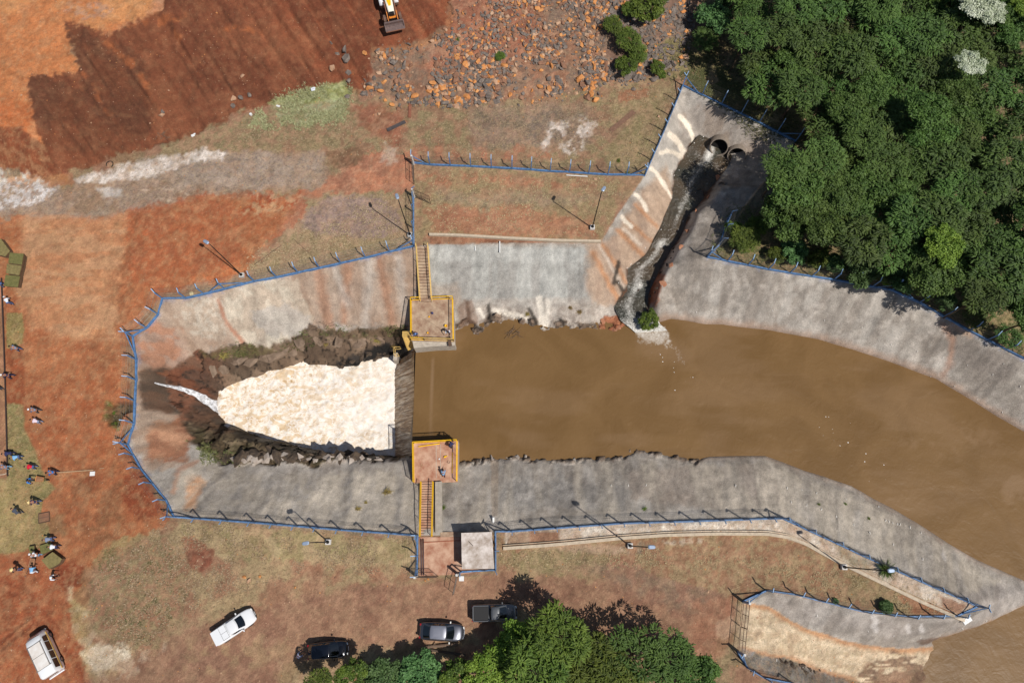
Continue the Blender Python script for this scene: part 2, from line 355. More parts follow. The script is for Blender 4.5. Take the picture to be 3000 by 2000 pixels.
setc(mask(OV([(8, 388), (44, 386), (48, 406), (12, 410)]), 3, 2, 4)*.8, (122, 106, 90))
for l in ([(322, 440), (360, 431), (400, 433), (432, 447)], [(360, 455), (400, 460), (425, 455)]):
    setc(stroke(OV(l), 4, 4, 8)*cs(N3, .4, .55)*.8, (214, 188, 166))
# around the open gate
setc(mask(OV([(735, 430), (790, 385), (850, 350), (950, 345), (960, 360), (950, 440), (870, 445), (740, 452), (660, 455)]), 8, 12, 14), (176, 112, 78), (160, 104, 76), cs(N2))
setc(mask(OV([(880, 330), (915, 335), (905, 375), (875, 370)]), 8, 10, 12)*.6, (190, 170, 156))
setc(mask(OV([(750, 350), (830, 335), (840, 370), (790, 385), (755, 380)]), 6, 8, 12)*.8, (120, 84, 58), (104, 74, 50), cs(N3))
# lilac gravel patch, dry grass beside the first fence
setc(mask(OV([(560, 640), (640, 560), (680, 470), (760, 440), (900, 440), (945, 470), (948, 565), (760, 600), (640, 640)]), 8, 15, 12), (140, 122, 86), (158, 128, 98), cs(N5))
setc(mask(OV([(700, 490), (765, 447), (860, 452), (915, 480), (925, 530), (870, 545), (800, 540), (720, 540), (690, 510)]), 10, 10, 12), (150, 124, 116), (134, 112, 106), cs(N3))
# red soil yard
setc(mask(OV([(-300, 500), (120, 500), (250, 500), (330, 475), (470, 450), (560, 440), (690, 450), (705, 470), (690, 500), (600, 570), (555, 640), (380, 690), (310, 770), (296, 1000), (335, 1090), (395, 1190), (340, 1230), (260, 1240), (190, 1320), (160, 1400), (190, 1470), (200, 1560), (150, 1800), (-300, 1800)]), 8, 12, 14), (166, 104, 72), (156, 94, 64), cs(N2))
setc(mask(OV([(60, 500), (290, 490), (280, 560), (270, 700), (270, 790), (70, 760), (40, 660), (50, 560)]), 20, 24, 10)*.9, (182, 138, 108), (178, 124, 92), cs(N4))
setc(mask(OV([(290, 480), (470, 450), (540, 470), (580, 500), (545, 620), (400, 680), (290, 640)]), 12, 20, 12)*.7, (160, 88, 58), (152, 88, 62), cs(N2))
setc(mask(OV([(430, 640), (560, 600), (560, 640), (440, 665)]), 10, 10, 12)*.6, (176, 104, 68))
setc(mask(OV([(245, 640), (300, 560), (300, 500), (330, 470), (360, 470), (290, 580), (310, 700), (260, 800)]), 16, 14, 14)*.55*cs(N3, .4, .6), (128, 82, 58))
setc(mask(OV([(190, 780), (290, 760), (290, 900), (200, 830)]), 30, 20, 12)*.45*cs(N4), (132, 84, 60))
setc(mask(OV([(90, 900), (270, 850), (285, 1000), (250, 1050), (100, 1060)]), 30, 20, 12)*.5, (162, 88, 56), (172, 104, 72), cs(N4))
setc(mask(OV([(560, 445), (690, 448), (690, 470), (590, 500), (540, 480)]), 10, 12, 14)*.8*cs(N5, .38, .6), (148, 66, 38), (176, 140, 112), cs(N3))
setc(mask(OV([(290, 1090), (350, 1080), (375, 1180), (320, 1195), (280, 1150)]), 10, 10, 12)*.8, (128, 60, 38))
setc(mask(OV([(120, 1300), (170, 1295), (205, 1310), (200, 1335), (160, 1350), (130, 1345)]), 4, 6, 8)*.95, (112, 50, 32), (122, 58, 37), cs(N3))
setc(mask(OV([(185, 1080), (280, 1080), (270, 1230), (200, 1250), (140, 1200)]), 20, 25, 14)*.6*cs(N5, .42, .6), (126, 86, 62))
setc(mask(OV([(90, 1185), (150, 1185), (150, 1225), (95, 1225)]), 10, 10, 10)*.7, (128, 102, 74))
setc(mask(OV([(178, 1095), (235, 1090), (240, 1110), (190, 1125)]), 8, 8, 8)*.6, (126, 66, 44))
# turf laid along the left
setc(mask(OV([(14, 720), (50, 718), (56, 745), (52, 790), (14, 795)]), 2, 0, 3)*.9, (132, 120, 74))
setc(mask(OV([(12, 790), (52, 790), (60, 940), (14, 930)]), 3, 0, 3)*.8, (140, 74, 48))
setc(mask(OV([(16, 770), (40, 770), (42, 800), (16, 800)]), 2, 0, 2), (140, 124, 78))
TURF = OV([(-60, 1095), (14, 1092), (14, 925), (52, 930), (56, 985), (80, 1030), (96, 1078), (108, 1100), (128, 1122), (112, 1140), (98, 1150), (95, 1185), (112, 1215), (118, 1245), (80, 1262), (-60, 1282)])
m_turf = mask(TURF, 3, 3, 4)
setc(m_turf, (124, 116, 76), (138, 124, 84), cs(N3, .4, .6))
setc(mask(OV([(-60, 1110), (70, 1100), (88, 1140), (84, 1190), (105, 1225), (60, 1262), (-60, 1275)]), 8, 6, 8)*.8, (158, 138, 98), (140, 124, 84), cs(N5, .4, .6))
setc(mask(OV([(-60, 650), (6, 650), (16, 1100), (-60, 1095)]), 1.5, 0, 1), (168, 122, 98), (150, 108, 86), cs(N5))
# enclosure behind the north wall
setc(mask(OV([(948, 372), (1478, 400), (1480, 420), (1440, 440), (1380, 550), (990, 540), (952, 560), (952, 450)]), 5, 3, 8), (150, 116, 84), (140, 120, 82), cs(N5))
setc(mask(OV([(960, 480), (1180, 470), (1350, 505), (1380, 545), (990, 538), (985, 510)]), 14, 20, 14)*.7, (160, 98, 68), (170, 114, 80), cs(N4))
setc(mask(OV([(955, 395), (1200, 405), (1400, 420), (1280, 430), (980, 425)]), 14, 15, 12)*.6, (168, 104, 70), (150, 116, 82), cs(N5))
setc(mask(OV([(1000, 440), (1300, 450), (1430, 450), (1300, 470), (1010, 465)]), 18, 20, 12)*.6, (150, 130, 108), (124, 112, 96), cs(N3))
setc(mask(OV([(985, 540), (1380, 555), (1380, 572), (985, 562)]), 4, 4, 6)*.9, (150, 98, 70), (120, 74, 50), cs(N5))
# forest floor
setc(mask(OV([(1570, -200), (2700, -200), (2700, 980), (2352, 820), (2200, 700), (2080, 655), (1925, 625), (1740, 595), (1640, 590), (1740, 470), (1780, 380), (1850, 330), (1700, 240), (1630, 120)]), 12, 10, 12), (60, 62, 34), (84, 86, 46), cs(N3))
setc(mask([(2080, 748), (2130, 640), (2200, 560), (3100, 850), (3100, 1085), (2836, 964), (2692, 882), (2611, 846), (2441, 816), (2250, 786)], 3, 0, 3), (96, 94, 54), (128, 114, 72), cs(N3))
setc(mask([(2010, 240), (2100, 190), (2400, 360), (2335, 412), (2170, 332)], 3, 0, 3), (104, 98, 58), (130, 116, 74), cs(N3))
# yard south of the basin
setc(mask(OV([(400, 1195), (948, 1235), (948, 1320), (1100, 1320), (1140, 1320), (1150, 1240), (1400, 1235), (1640, 1250), (1640, 1900), (200, 1900), (190, 1480), (150, 1400), (190, 1320), (260, 1240), (340, 1225)]), 10, 15, 12), (158, 134, 96), (146, 106, 78), cs(N2))
setc(mask(OV([(410, 1200), (948, 1240), (948, 1300), (700, 1290), (520, 1290), (430, 1260)]), 12, 12, 12)*.8, (172, 152, 110), (140, 130, 84), cs(N5, .42, .6))
setc(mask(OV([(230, 1270), (380, 1230), (440, 1300), (430, 1400), (350, 1490), (260, 1500), (190, 1400)]), 20, 25, 14)*.75, (132, 116, 78), (154, 112, 82), cs(N3))
setc(mask(OV([(700, 1280), (930, 1300), (940, 1350), (800, 1350), (700, 1330)]), 20, 20, 14)*.6*cs(N3), (140, 96, 68), (126, 116, 76), cs(N5))
setc(mask(OV([(200, 1560), (320, 1510), (430, 1440), (620, 1390), (800, 1350), (1000, 1330), (1200, 1330), (1330, 1290), (1450, 1270), (1650, 1320), (1690, 1400), (1640, 1480), (1640, 1900), (1500, 1500), (1200, 1400), (1000, 1490), (760, 1560), (600, 1900), (200, 1900)]), 20, 20, 14)*.85, (146, 104, 80), (136, 96, 74), cs(N2))
setc(mask(OV([(400, 1480), (600, 1420), (700, 1500), (560, 1540), (420, 1540)]), 20, 20, 12)*.6, (140, 100, 78), (160, 130, 92), cs(N5))
setc(mask(OV([(640, 1520), (800, 1500), (960, 1480), (960, 1700), (640, 1700)]), 20, 20, 12)*.7, (164, 142, 104), (128, 108, 70), cs(N5))
setc(mask(OV([(420, 1235), (450, 1240), (490, 1265), (485, 1300), (455, 1315), (430, 1290)]), 6, 8, 10)*.85, (138, 72, 48), (120, 60, 40), cs(N3))
setc(mask(OV([(150, 1350), (165, 1345), (165, 1380), (148, 1378)]), 6, 6, 8)*.8, (214, 190, 160))
setc(mask(OV([(180, 1492), (240, 1472), (300, 1488), (300, 1510), (250, 1530), (210, 1525)]), 8, 10, 12)*(.5+.5*cs(N3, .35, .5)), (226, 210, 184))
setc(mask(OV([(160, 1400), (200, 1400), (230, 1480), (300, 1500), (380, 1470), (340, 1540), (240, 1560), (180, 1500)]), 16, 15, 14)*.5*cs(N5, .42, .56), (206, 184, 160))
setc(mask(OV([(-60, 1280), (110, 1255), (200, 1310), (150, 1340), (160, 1400), (180, 1500), (230, 1600), (-60, 1800)]), 12, 12, 14)*.7, (150, 82, 56), (138, 72, 48), cs(N2))
setc(m_tr*.55, (122, 62, 42))
setc(mask(OV([(1330, 1255), (1500, 1240), (1800, 1240), (2000, 1310), (1900, 1345), (1700, 1345), (1560, 1310), (1400, 1320)]), 14, 18, 14)*.8, (152, 106, 78), (138, 92, 66), cs(N3))
setc(mask(OV([(1150, 1265), (1330, 1262), (1400, 1275), (1380, 1330), (1240, 1320), (1150, 1300)]), 14, 15, 14)*.7, (146, 128, 92), (122, 116, 72), cs(N3))
setc(mask(OV([(1320, 1300), (1500, 1290), (1650, 1330), (1660, 1420), (1560, 1400), (1400, 1340)]), 20, 20, 12)*.7, (136, 100, 80), (120, 100, 84), cs(N5))
setc(mask(OV([(1640, 1430), (1680, 1415), (1690, 1440), (1670, 1465), (1645, 1460)]), 5, 5, 10)*.8, (204, 176, 146))
setc(mask(OV([(1600, 1380), (1690, 1370), (1680, 1480), (1600, 1568), (1560, 1568)]), 15, 15, 12)*.5, (164, 106, 74))
# peninsula
PEN = OV([(1720, 1190), (1800, 1192), (2037, 1302), (2240, 1392), (2197, 1412), (2083, 1414), (1980, 1402), (1827, 1363), (1759, 1354), (1700, 1372), (1500, 1320), (1400, 1250)])
setc(mask(PEN, 4, 2, 6), (140, 102, 72), (150, 124, 88), cs(N3))
setc(mask(OV([(1940, 1310), (2100, 1350), (2180, 1400), (2060, 1412), (1950, 1370)]), 16, 14, 12)*.7, (118, 110, 66), (140, 122, 84), cs(N5))
setc(mask(OV([(2060, 1370), (2150, 1380), (2195, 1412), (2100, 1412)]), 8, 10, 12)*.8, (150, 92, 58))
setc(mask([(1480, 1556), (1819, 1535), (2250, 1521), (2292, 1520), (2599, 1662), (2860, 1777), (2825, 1806), (2600, 1712), (2450, 1640), (2360, 1590), (2250, 1562), (2000, 1562), (1819, 1575), (1640, 1590), (1480, 1600)], 3, 1, 4), (220, 208, 194), (196, 176, 158), cs(N5))
setc(mask([(1500, 1560), (1640, 1555), (1640, 1592), (1480, 1600)], 3, 1, 4)*.8, (150, 112, 84))
setc(mask([(1552, 1556), (1638, 1556), (1638, 1588), (1552, 1591)], 2, 0, 2)*.9, (140, 98, 72))
setc(mask([(2440, 1590), (2540, 1640), (2560, 1680), (2480, 1650)], 10, 4, 10)*.7, (112, 102, 68))
setc(mask([(2750, 1740), (2835, 1775), (2800, 1800), (2760, 1780)], 5, 4, 8)*.8, (150, 98, 66))
setc(mask([(1760, 1600), (2060, 1574), (2060, 1590), (1940, 1600), (1850, 1620), (1800, 1612)], 5, 4, 10)*.8*cs(N3), (188, 168, 150), (96, 86, 80), cs(N5, .48, .55))
setc(mask([(1560, 1600), (1760, 1592), (1850, 1610), (1800, 1625), (1620, 1612)], 6, 6, 10)*.7, (190, 160, 132))
# ---- sprayed concrete
CG = (158, 151, 143)
streak = fbm(BS*.9, BD*.16, 81, 5); streak2 = fbm(BS*.28, BD*.12, 82, 4)
setc(m_basin, CG, (144, 136, 128), cs(streak, .38, .62))
setc(m_basin*cs(streak2, .48, .6)*.7, (176, 170, 163))
setc(m_basin*cs(fbm(GX*.33, GY*.33, 83, 5), .5, .64)*.6, (128, 119, 110))
setc(m_basin*cs(fbm(GX*1.3, GY*1.3, 84, 5), .55, .66)*.4, (184, 176, 168))
wst = mask(OV([(300, 760), (380, 680), (470, 650), (950, 560), (955, 760), (700, 740), (500, 800), (430, 840), (420, 960), (440, 1000), (430, 1060), (340, 1080), (290, 1000)]), 14, 20, 12)
setc(wst*.8, (160, 138, 120), (146, 120, 100), cs(streak, .4, .6))
setc(mask(OV([(300, 760), (345, 740), (420, 760), (430, 850), (320, 850)]), 14, 16, 12)*.7, (158, 108, 82), (150, 124, 110), cs(N5))
setc(mask(OV([(330, 985), (430, 950), (450, 1000), (430, 1050), (340, 1060)]), 10, 12, 12)*.8, (170, 124, 94), (148, 96, 68), cs(N2, .45, .6))
setc(mask(OV([(400, 705), (470, 680), (520, 690), (510, 780), (440, 770)]), 10, 10, 12)*.8, (184, 174, 160), (166, 150, 134), cs(N3))
setc(mask(OV([(515, 670), (600, 640), (680, 645), (720, 730), (700, 760), (620, 800), (540, 790), (515, 740)]), 6, 8, 10)*.85, (172, 158, 142), (190, 180, 164), cs(N5, .45, .6))
setc(mask(OV([(575, 715), (660, 700), (720, 735), (690, 765), (630, 780), (590, 750)]), 8, 10, 12)*.7, (158, 152, 146))
setc(stroke(OV([(500, 690), (520, 740), (560, 790)]), 5, 6, 6)*.7, (160, 96, 66))
for a, b, wd in (((730, 620), (760, 760), 12), ((800, 600), (790, 740), 8), ((870, 590), (900, 740), 9)):
    setc(stroke(OV([a, b]), wd*1.3, 12, 10)*.6, (160, 116, 90))
for a, b, wd in (((850, 600), (840, 740), 9), ((915, 590), (930, 720), 8), ((770, 620), (800, 700), 8)):
    setc(stroke(OV([a, b]), wd*1.3, 12, 10)*.6, (172, 164, 156))
# northern wall, grey
gN = mask(OV([(985, 562), (1340, 568), (1362, 600), (1350, 690), (1250, 710), (1060, 700), (1040, 680), (985, 680)]), 6, 4, 8)
setc(gN*.9, (160, 160, 156), (144, 142, 138), cs(streak, .4, .62))
setc(mask(OV([(990, 565), (1340, 570), (1350, 600), (990, 600)]), 10, 4, 8)*.5, (172, 172, 168))
setc(mask(OV([(985, 655), (1050, 650), (1060, 700), (985, 690)]), 12, 6, 8)*.5, (160, 142, 126))
setc(mask(OV([(1060, 690), (1450, 680), (1430, 770), (1060, 770)]), 10, 6, 10)*.6, (176, 166, 156), (150, 138, 128), cs(N3))
tan = mask(OV([(1345, 565), (1400, 550), (1490, 420), (1530, 380), (1560, 470), (1500, 570), (1440, 640), (1430, 700), (1370, 700), (1350, 660)]), 12, 8, 10)
setc(tan*.8, (172, 146, 124), (160, 134, 114), cs(streak, .4, .6))
for a, b, wd in (((1362, 580), (1420, 690), 7), ((1385, 560), (1440, 650), 5), ((1420, 530), (1480, 590), 7), ((1440, 505), (1500, 560), 5), ((1460, 470), (1510, 520), 5)):
    setc(stroke(OV([a, b]), wd, 7, 6)*.75, (170, 120, 82))
for a, b, wd in (((1375, 560), (1430, 660), 4), ((1432, 525), (1470, 560), 5)):
    setc(stroke(OV([a, b]), wd, 5, 5)*.7, (204, 190, 176))
setc(mask(OV([(1550, 270), (1600, 240), (1640, 250), (1800, 330), (1750, 370), (1680, 350), (1620, 310), (1570, 310)]), 10, 8, 8)*.6, (152, 142, 134), (140, 122, 108), cs(N5))
for s in ([(1992, 342), (2003, 352), (2018, 372), (2029, 400), (2033, 432)],):
    setc(stroke(s, 5.5, 2, 1.5), (226, 216, 200)); setc(stroke(s[:3], 8, 3, 3)*.9, (226, 216, 200))
for s, wd in (([(1962, 396), (1975, 405), (1990, 422), (2003, 448)], 9), ([(1936, 449), (1955, 443), (1975, 447), (1990, 458)], 6), ([(1990, 455), (2003, 475), (1998, 498)], 8),
              ([(1908, 494), (1922, 506), (1940, 530), (1950, 548)], 6), ([(1950, 548), (1958, 562), (1966, 580)], 3.5), ([(1861, 570), (1873, 580), (1886, 595), (1895, 614)], 6), ([(1822, 636), (1832, 648), (1850, 664)], 6)):
    setc(stroke(s, wd, 2.5, 2.5), (220, 208, 192))
# eastern side
setc(mask(OV([(1760, 380), (1860, 330), (1740, 500), (1640, 590), (1560, 700), (1500, 700), (1560, 600), (1640, 500), (1690, 400)]), 12, 10, 12)*.55, (112, 103, 94), (150, 140, 130), cs(N5, .5, .62))
setc(stroke(SHORE_E, 22, 14, 10)*.7*m_basin, (158, 132, 114))
setc(mask(OV([(2180, 720), (2260, 800), (2352, 880), (2352, 980), (2250, 900), (2150, 800)]), 30, 25, 12)*.5, (120, 112, 104))
setc(stroke(OV([(2165, 745), (2190, 780), (2185, 830), (2170, 860)]), 9, 9, 8)*.5, (160, 112, 84))
setc(stroke(OV([(2190, 745), (2230, 770)]), 10, 9, 8)*.5, (190, 150, 116))
setc(mask(OV([(2190, 765), (2290, 790), (2330, 850), (2300, 870), (2200, 830)]), 14, 12, 10)*.5, (116, 108, 102))
# south side
setc(mask(OV([(400, 1090), (430, 1050), (500, 1060), (620, 1090), (950, 1080), (950, 1220), (400, 1180)]), 18, 14, 12)*.5, (164, 154, 140), (150, 144, 138), cs(N5))
setc(mask(OV([(420, 1090), (450, 1085), (475, 1100), (455, 1140), (450, 1175), (425, 1175), (430, 1120)]), 7, 8, 8)*.8, (188, 140, 102), (170, 146, 124), cs(N3, .5, .7))
setc(stroke(OV([(400, 1130), (410, 1080), (450, 1060)]), 7, 7, 8)*.6, (170, 120, 90))
setc(stroke([(500, 1500), (740, 1522), (1000, 1543), (1224, 1560)], 11, 8, 6)*.6, (188, 174, 156))
setc(stroke([(1500, 1540), (1819, 1518), (2250, 1500)], 14, 10, 8)*.6, (186, 178, 168))
setc(mask(OV([(1440, 1080), (1760, 1060), (1800, 1150), (1780, 1180), (1450, 1150)]), 10, 10, 8)*.6, (154, 140, 128), (146, 134, 124), cs(streak))
setc(mask(OV([(1150, 1100), (1430, 1110), (1440, 1170), (1150, 1170)]), 20, 20, 12)*.5, (124, 122, 120), (170, 166, 162), cs(N5, .46, .58))
setc(mask([(1437, 1330), (1460, 1340), (1460, 1510), (1440, 1510)], 2, 0, 2)*.7, (156, 140, 124))
setc(mask([(1276, 1410), (1296, 1410), (1296, 1560), (1276, 1560)], 1.5, 0, 1)*.8, (150, 144, 130))
setc(stroke(SHORE_S[10:], 16, 10, 8)*.6*m_basin, (160, 140, 124))
setc(mask(OV([(2100, 1380), (2352, 1330), (2352, 1400), (2200, 1450), (2100, 1470), (1800, 1430), (1760, 1370)]), 20, 20, 10)*.4*m_basin, (164, 156, 152), (130, 122, 118), cs(N2))
setc(stroke([(2700, 1885), (2800, 1862), (2868, 1838)], 5, 3, 4), (110, 92, 80))
setc(stroke([(2690, 1878), (2760, 1868)], 3, 2, 3)*.8, (112, 92, 80))
setc(stroke([(2760, 1875), (2870, 1843), (2950, 1808), (3000, 1783)], 8, 5, 5)*.7, (176, 140, 110))
for p in ((2560, 1808), (2560, 1830), (2662, 1835), (2702, 1832), (2766, 1622)):
    setc(stroke([p, (p[0]+4, p[1]+14)], 7, 4, 6)*.8, (206, 200, 196))
setc(mask(OV([(400, 1075), (620, 1095), (950, 1085), (1150, 1060), (1450, 1060), (1760, 1060), (2050, 1180), (2300, 1330), (2200, 1380), (1800, 1190), (1440, 1190), (960, 1220), (420, 1185)]), 14, 10, 10)*m_basin*.75*cs(N1*.5+streak*.5, .35, .6), (182, 172, 158))  # southern bank lightened in colour to offset the shade on its north-facing slope
# blue overspray at the foot of the fence
for l in (FENCE_W[:-1], FENCE_E[:-1], FENCE_S[4:8]):
    setc(stroke(l, 8, 6, 6)*.35*m_basin*cs(N3, .45, .6), (110, 130, 170))
# ragged shoreline
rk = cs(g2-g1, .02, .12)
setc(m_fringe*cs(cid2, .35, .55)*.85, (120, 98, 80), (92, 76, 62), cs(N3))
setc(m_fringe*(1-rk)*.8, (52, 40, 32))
setc(mask([(1770, 925), (1822, 925), (1852, 950), (1850, 966), (1780, 980), (1755, 960)], 3, 1, 6), (162, 106, 76), (140, 88, 62), cs(N3))
for p, q in (((1370, 890), (1380, 950)), ((1432, 893), (1436, 940)), ((1368, 935), (1420, 975)), ((1552, 905), (1572, 955)), ((1640, 935), (1662, 965)), ((1810, 770), (1800, 830)), ((1808, 825), (1828, 858))):
    setc(stroke([p, q], 6, 4, 5)*.9*m_basin, (50, 44, 38))
for p, q, wd in (((1580, 870), (1590, 960), 9), ((1605, 880), (1602, 950), 6), ((1400, 905), (1415, 925), 5), ((1450, 910), (1540, 930), 8)):
    setc(stroke([p, q], wd, 4, 6)*.85*m_basin, (212, 204, 192))
setc(mask([(1360, 880), (1385, 880), (1400, 950), (1345, 960), (1340, 900)], 4, 2, 8)*.6, (110, 84, 68))
# chute and rock bed
chute = mask(OV([(318, 855), (400, 838), (470, 850), (520, 900), (500, 930), (430, 960), (330, 940), (322, 900)]), 8, 8, 12)
setc(chute*.95, (92, 76, 64), (116, 84, 64), cs(N5, .42, .6))
setc(mask(OV([(322, 875), (360, 868), (440, 900), (420, 955), (330, 940)]), 10, 10, 10)*.5, (74, 64, 56))
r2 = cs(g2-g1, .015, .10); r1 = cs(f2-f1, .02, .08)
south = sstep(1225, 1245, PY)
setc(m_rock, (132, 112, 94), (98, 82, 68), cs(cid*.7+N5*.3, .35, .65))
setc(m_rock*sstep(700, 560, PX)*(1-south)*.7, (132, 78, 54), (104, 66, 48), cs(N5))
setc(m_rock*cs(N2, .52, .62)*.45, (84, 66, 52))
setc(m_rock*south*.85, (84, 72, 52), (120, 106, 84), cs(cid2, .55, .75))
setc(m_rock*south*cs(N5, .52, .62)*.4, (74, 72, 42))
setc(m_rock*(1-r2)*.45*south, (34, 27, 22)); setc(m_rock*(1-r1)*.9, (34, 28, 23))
setc(mask([(585, 1024), (716, 1008), (800, 1018), (800, 1040), (700, 1050), (600, 1048)], 6, 4, 10)*m_rock*.5, (76, 66, 38), (112, 104, 60), cs(N3, .5, .6))
setc(mask([(930, 950), (1195, 945), (1195, 985), (1000, 990), (930, 975)], 6, 6, 10)*m_rock*.45, (112, 90, 66), (72, 66, 40), cs(N5, .5, .6))
setc(mask([(975, 1075), (1020, 1040), (1130, 1005), (1200, 1010), (1195, 1045), (1100, 1065), (1020, 1080)], 6, 4, 10), (30, 28, 27), (60, 54, 50), cs(cid2, .6, .8))
setc(mask([(620, 1205), (640, 1205), (690, 1255), (770, 1285), (900, 1318), (1150, 1335), (1150, 1350), (900, 1332), (700, 1285)], 5, 4, 6)*.8*m_rock, (38, 32, 26))  # near-black band paints the shade of the steep face along the pool
setc(mask([(440, 1085), (560, 1070), (640, 1110), (660, 1150), (640, 1170), (560, 1140), (470, 1110)], 8, 8, 10)*.6, (66, 54, 46), (120, 68, 44), cs(N5, .46, .6))
setc(mask([(555, 1190), (640, 1180), (645, 1215), (690, 1260), (640, 1270), (560, 1250), (530, 1215)], 8, 8, 10)*.8, (70, 56, 46), (96, 72, 56), cs(N3))
# stream bed
setc(mask([(p[0]-8, p[1]) for p in STR_W]+[(p[0]+4, p[1]) for p in STR_E[::-1]], 4, 2, 6), (96, 68, 50), (60, 48, 40), cs(N3))
setc(mask([(1945, 800), (1925, 900), (1900, 890), (1915, 800)], 5, 3, 10)*.8, (140, 80, 48))
# the loading ramp
RAMP = RAMP_N[:-1]+[(2735, 1896), (2747, 1924), (2735, 1950), (2640, 1985), (2522, 2000)]+RAMP_S[4::-1]
mr = mask(RAMP, 3, 1, 4)
setc(mr, (222, 200, 168), (204, 182, 150), cs(fbm(GX*.3, GY*2, 91, 4)))
setc(stroke(RAMP_N, 12, 9, 6)*mr*.9, (190, 132, 82)); setc(stroke(RAMP_S, 9, 7, 6)*mr*.9, (186, 130, 84))
mud = mask([(2550, 1935), (2620, 1910), (2700, 1930), (2745, 1965), (2760, 2040), (2560, 2040), (2500, 1985)], 6, 6, 14)
setc(mud*.9*cs(fbm(GX*.5, GY*2.6, 92, 4), .4, .46), (122, 92, 72), (108, 78, 62), cs(N3))
setc(mask([(2170, 1900), (2250, 1925), (2314, 1930), (2390, 1964), (2480, 1992), (2560, 2060), (2420, 2060), (2310, 1996), (2200, 1955)], 4, 3, 8), (150, 148, 146), (120, 116, 112), cs(N5))
setc(mask([(2280, 1930), (2340, 1940), (2400, 1975), (2380, 1990), (2290, 1965)], 8, 6, 14)*(1-r2*.6), (52, 46, 42))
setc(mask([(2160, 1770), (2188, 1768), (2170, 1905), (2150, 1900)], 5, 3, 5)*.6, (170, 146, 120))
setc(HOLE, (52, 44, 34)); setc(stroke([(318, 1180), (310, 1225), (345, 1250)], 9, 5, 8)*(1-HOLE)*.9, (84, 96, 44), (104, 84, 54), cs(N3))
# general breakup: stray soil and straw everywhere, dust lowers the chroma of the open ground
for sd, sc_, col_, st_ in ((111, 1.3, (178, 136, 104), .34), (112, .8, (132, 86, 62), .12), (113, 2.2, (150, 128, 92), .12), (115, 3.4, (104, 72, 54), .2), (116, 5.0, (196, 156, 120), .16)):
    setc(dirt*(1-m_mound*.75)*cs(fbm(GX*sc_, GY*sc_, sd, 5), .53, .66)*st_, col_)
lum = C.mean(-1, keepdims=True); redz = np.maximum.reduce([m_mound, m_red, m_top]); C = lum+(C-lum)*(1.0-.14*dirt*(1-redz))[..., None]; C = C*np.array([1.0, .985, .955]); C = C*(1-redz[..., None]*dirt[..., None]*np.array([.0, -.02, .06]))
amp = .30*dirt+.30*(1-dirt)
C = C*(1+amp[..., None]*((fbm(GX*1.4, GY*1.4, 95, 5)-.5)*2.2)[..., None])
C = C*(1+.20*((fbm(GX*.08, GY*.08, 96, 3)-.5)*2)[..., None])
C = C*(1-(m_basin*(1-m_rock)*.13*(1-sstep(.003, .02, np.abs(fbm(GX*.22, GY*.22, 98, 4)-.5))))[..., None])
grass = cs((C[..., 1]/(C[..., 0]+1e-6)), .52, .72)*dirt
C = C*(1+(.5*grass*(fbm(GX*3.1, GY*3.1, 97, 3)-.5))[..., None])
C = np.clip(C, .01, .85)
wet = np.clip(np.maximum(chute*.8, m_rock*cs(N5, .4, .6)*.7), 0, 1)

# ------------------------------------------------------------------ materials
MATS = {}
def mat(name, col=(.5, .5, .5), rough=.7, metal=0., var=.0, scale=3., bump=0., bscale=20., spec=.5, coat=0., col2=None):
    if name in MATS: return MATS[name]
    m = bpy.data.materials.new(name); m.use_nodes = True; t = m.node_tree; b = t.nodes['Principled BSDF']
    b.inputs['Roughness'].default_value = rough; b.inputs['Metallic'].default_value = metal
    b.inputs['Specular IOR Level'].default_value = spec; b.inputs['Coat Weight'].default_value = coat; b.inputs['Coat Roughness'].default_value = .05
    c = tuple(lin(col)) if max(col) > 1.001 else tuple(col)
    b.inputs['Base Color'].default_value = c+(1,)
    tc = t.nodes.new('ShaderNodeTexCoord')
    if var > 0 or col2 is not None:
        n = t.nodes.new('ShaderNodeTexNoise'); n.inputs['Scale'].default_value = scale; n.inputs['Detail'].default_value = 6; n.inputs['Roughness'].default_value = .65
        t.links.new(tc.outputs['Object'], n.inputs['Vector'])
        r = t.nodes.new('ShaderNodeValToRGB'); r.color_ramp.elements[0].position = .35; r.color_ramp.elements[1].position = .65
        if col2 is not None: c2 = tuple(lin(col2)) if max(col2) > 1.001 else tuple(col2)
        else: c2 = tuple(min(1, v*(1+var)) for v in c)
        c1 = c if col2 is not None else tuple(v*(1-var) for v in c)
        r.color_ramp.elements[0].color = c1+(1,); r.color_ramp.elements[1].color = c2+(1,)
        t.links.new(n.outputs['Fac'], r.inputs[0]); t.links.new(r.outputs[0], b.inputs['Base Color'])
    if bump > 0:
        n2 = t.nodes.new('ShaderNodeTexNoise'); n2.inputs['Scale'].default_value = bscale; n2.inputs['Detail'].default_value = 5
        t.links.new(tc.outputs['Object'], n2.inputs['Vector'])
        bp = t.nodes.new('ShaderNodeBump'); bp.inputs['Strength'].default_value = min(1, bump); bp.inputs['Distance'].default_value = .05
        t.links.new(n2.outputs['Fac'], bp.inputs['Height']); t.links.new(bp.outputs[0], b.inputs['Normal'])
    MATS[name] = m; return m

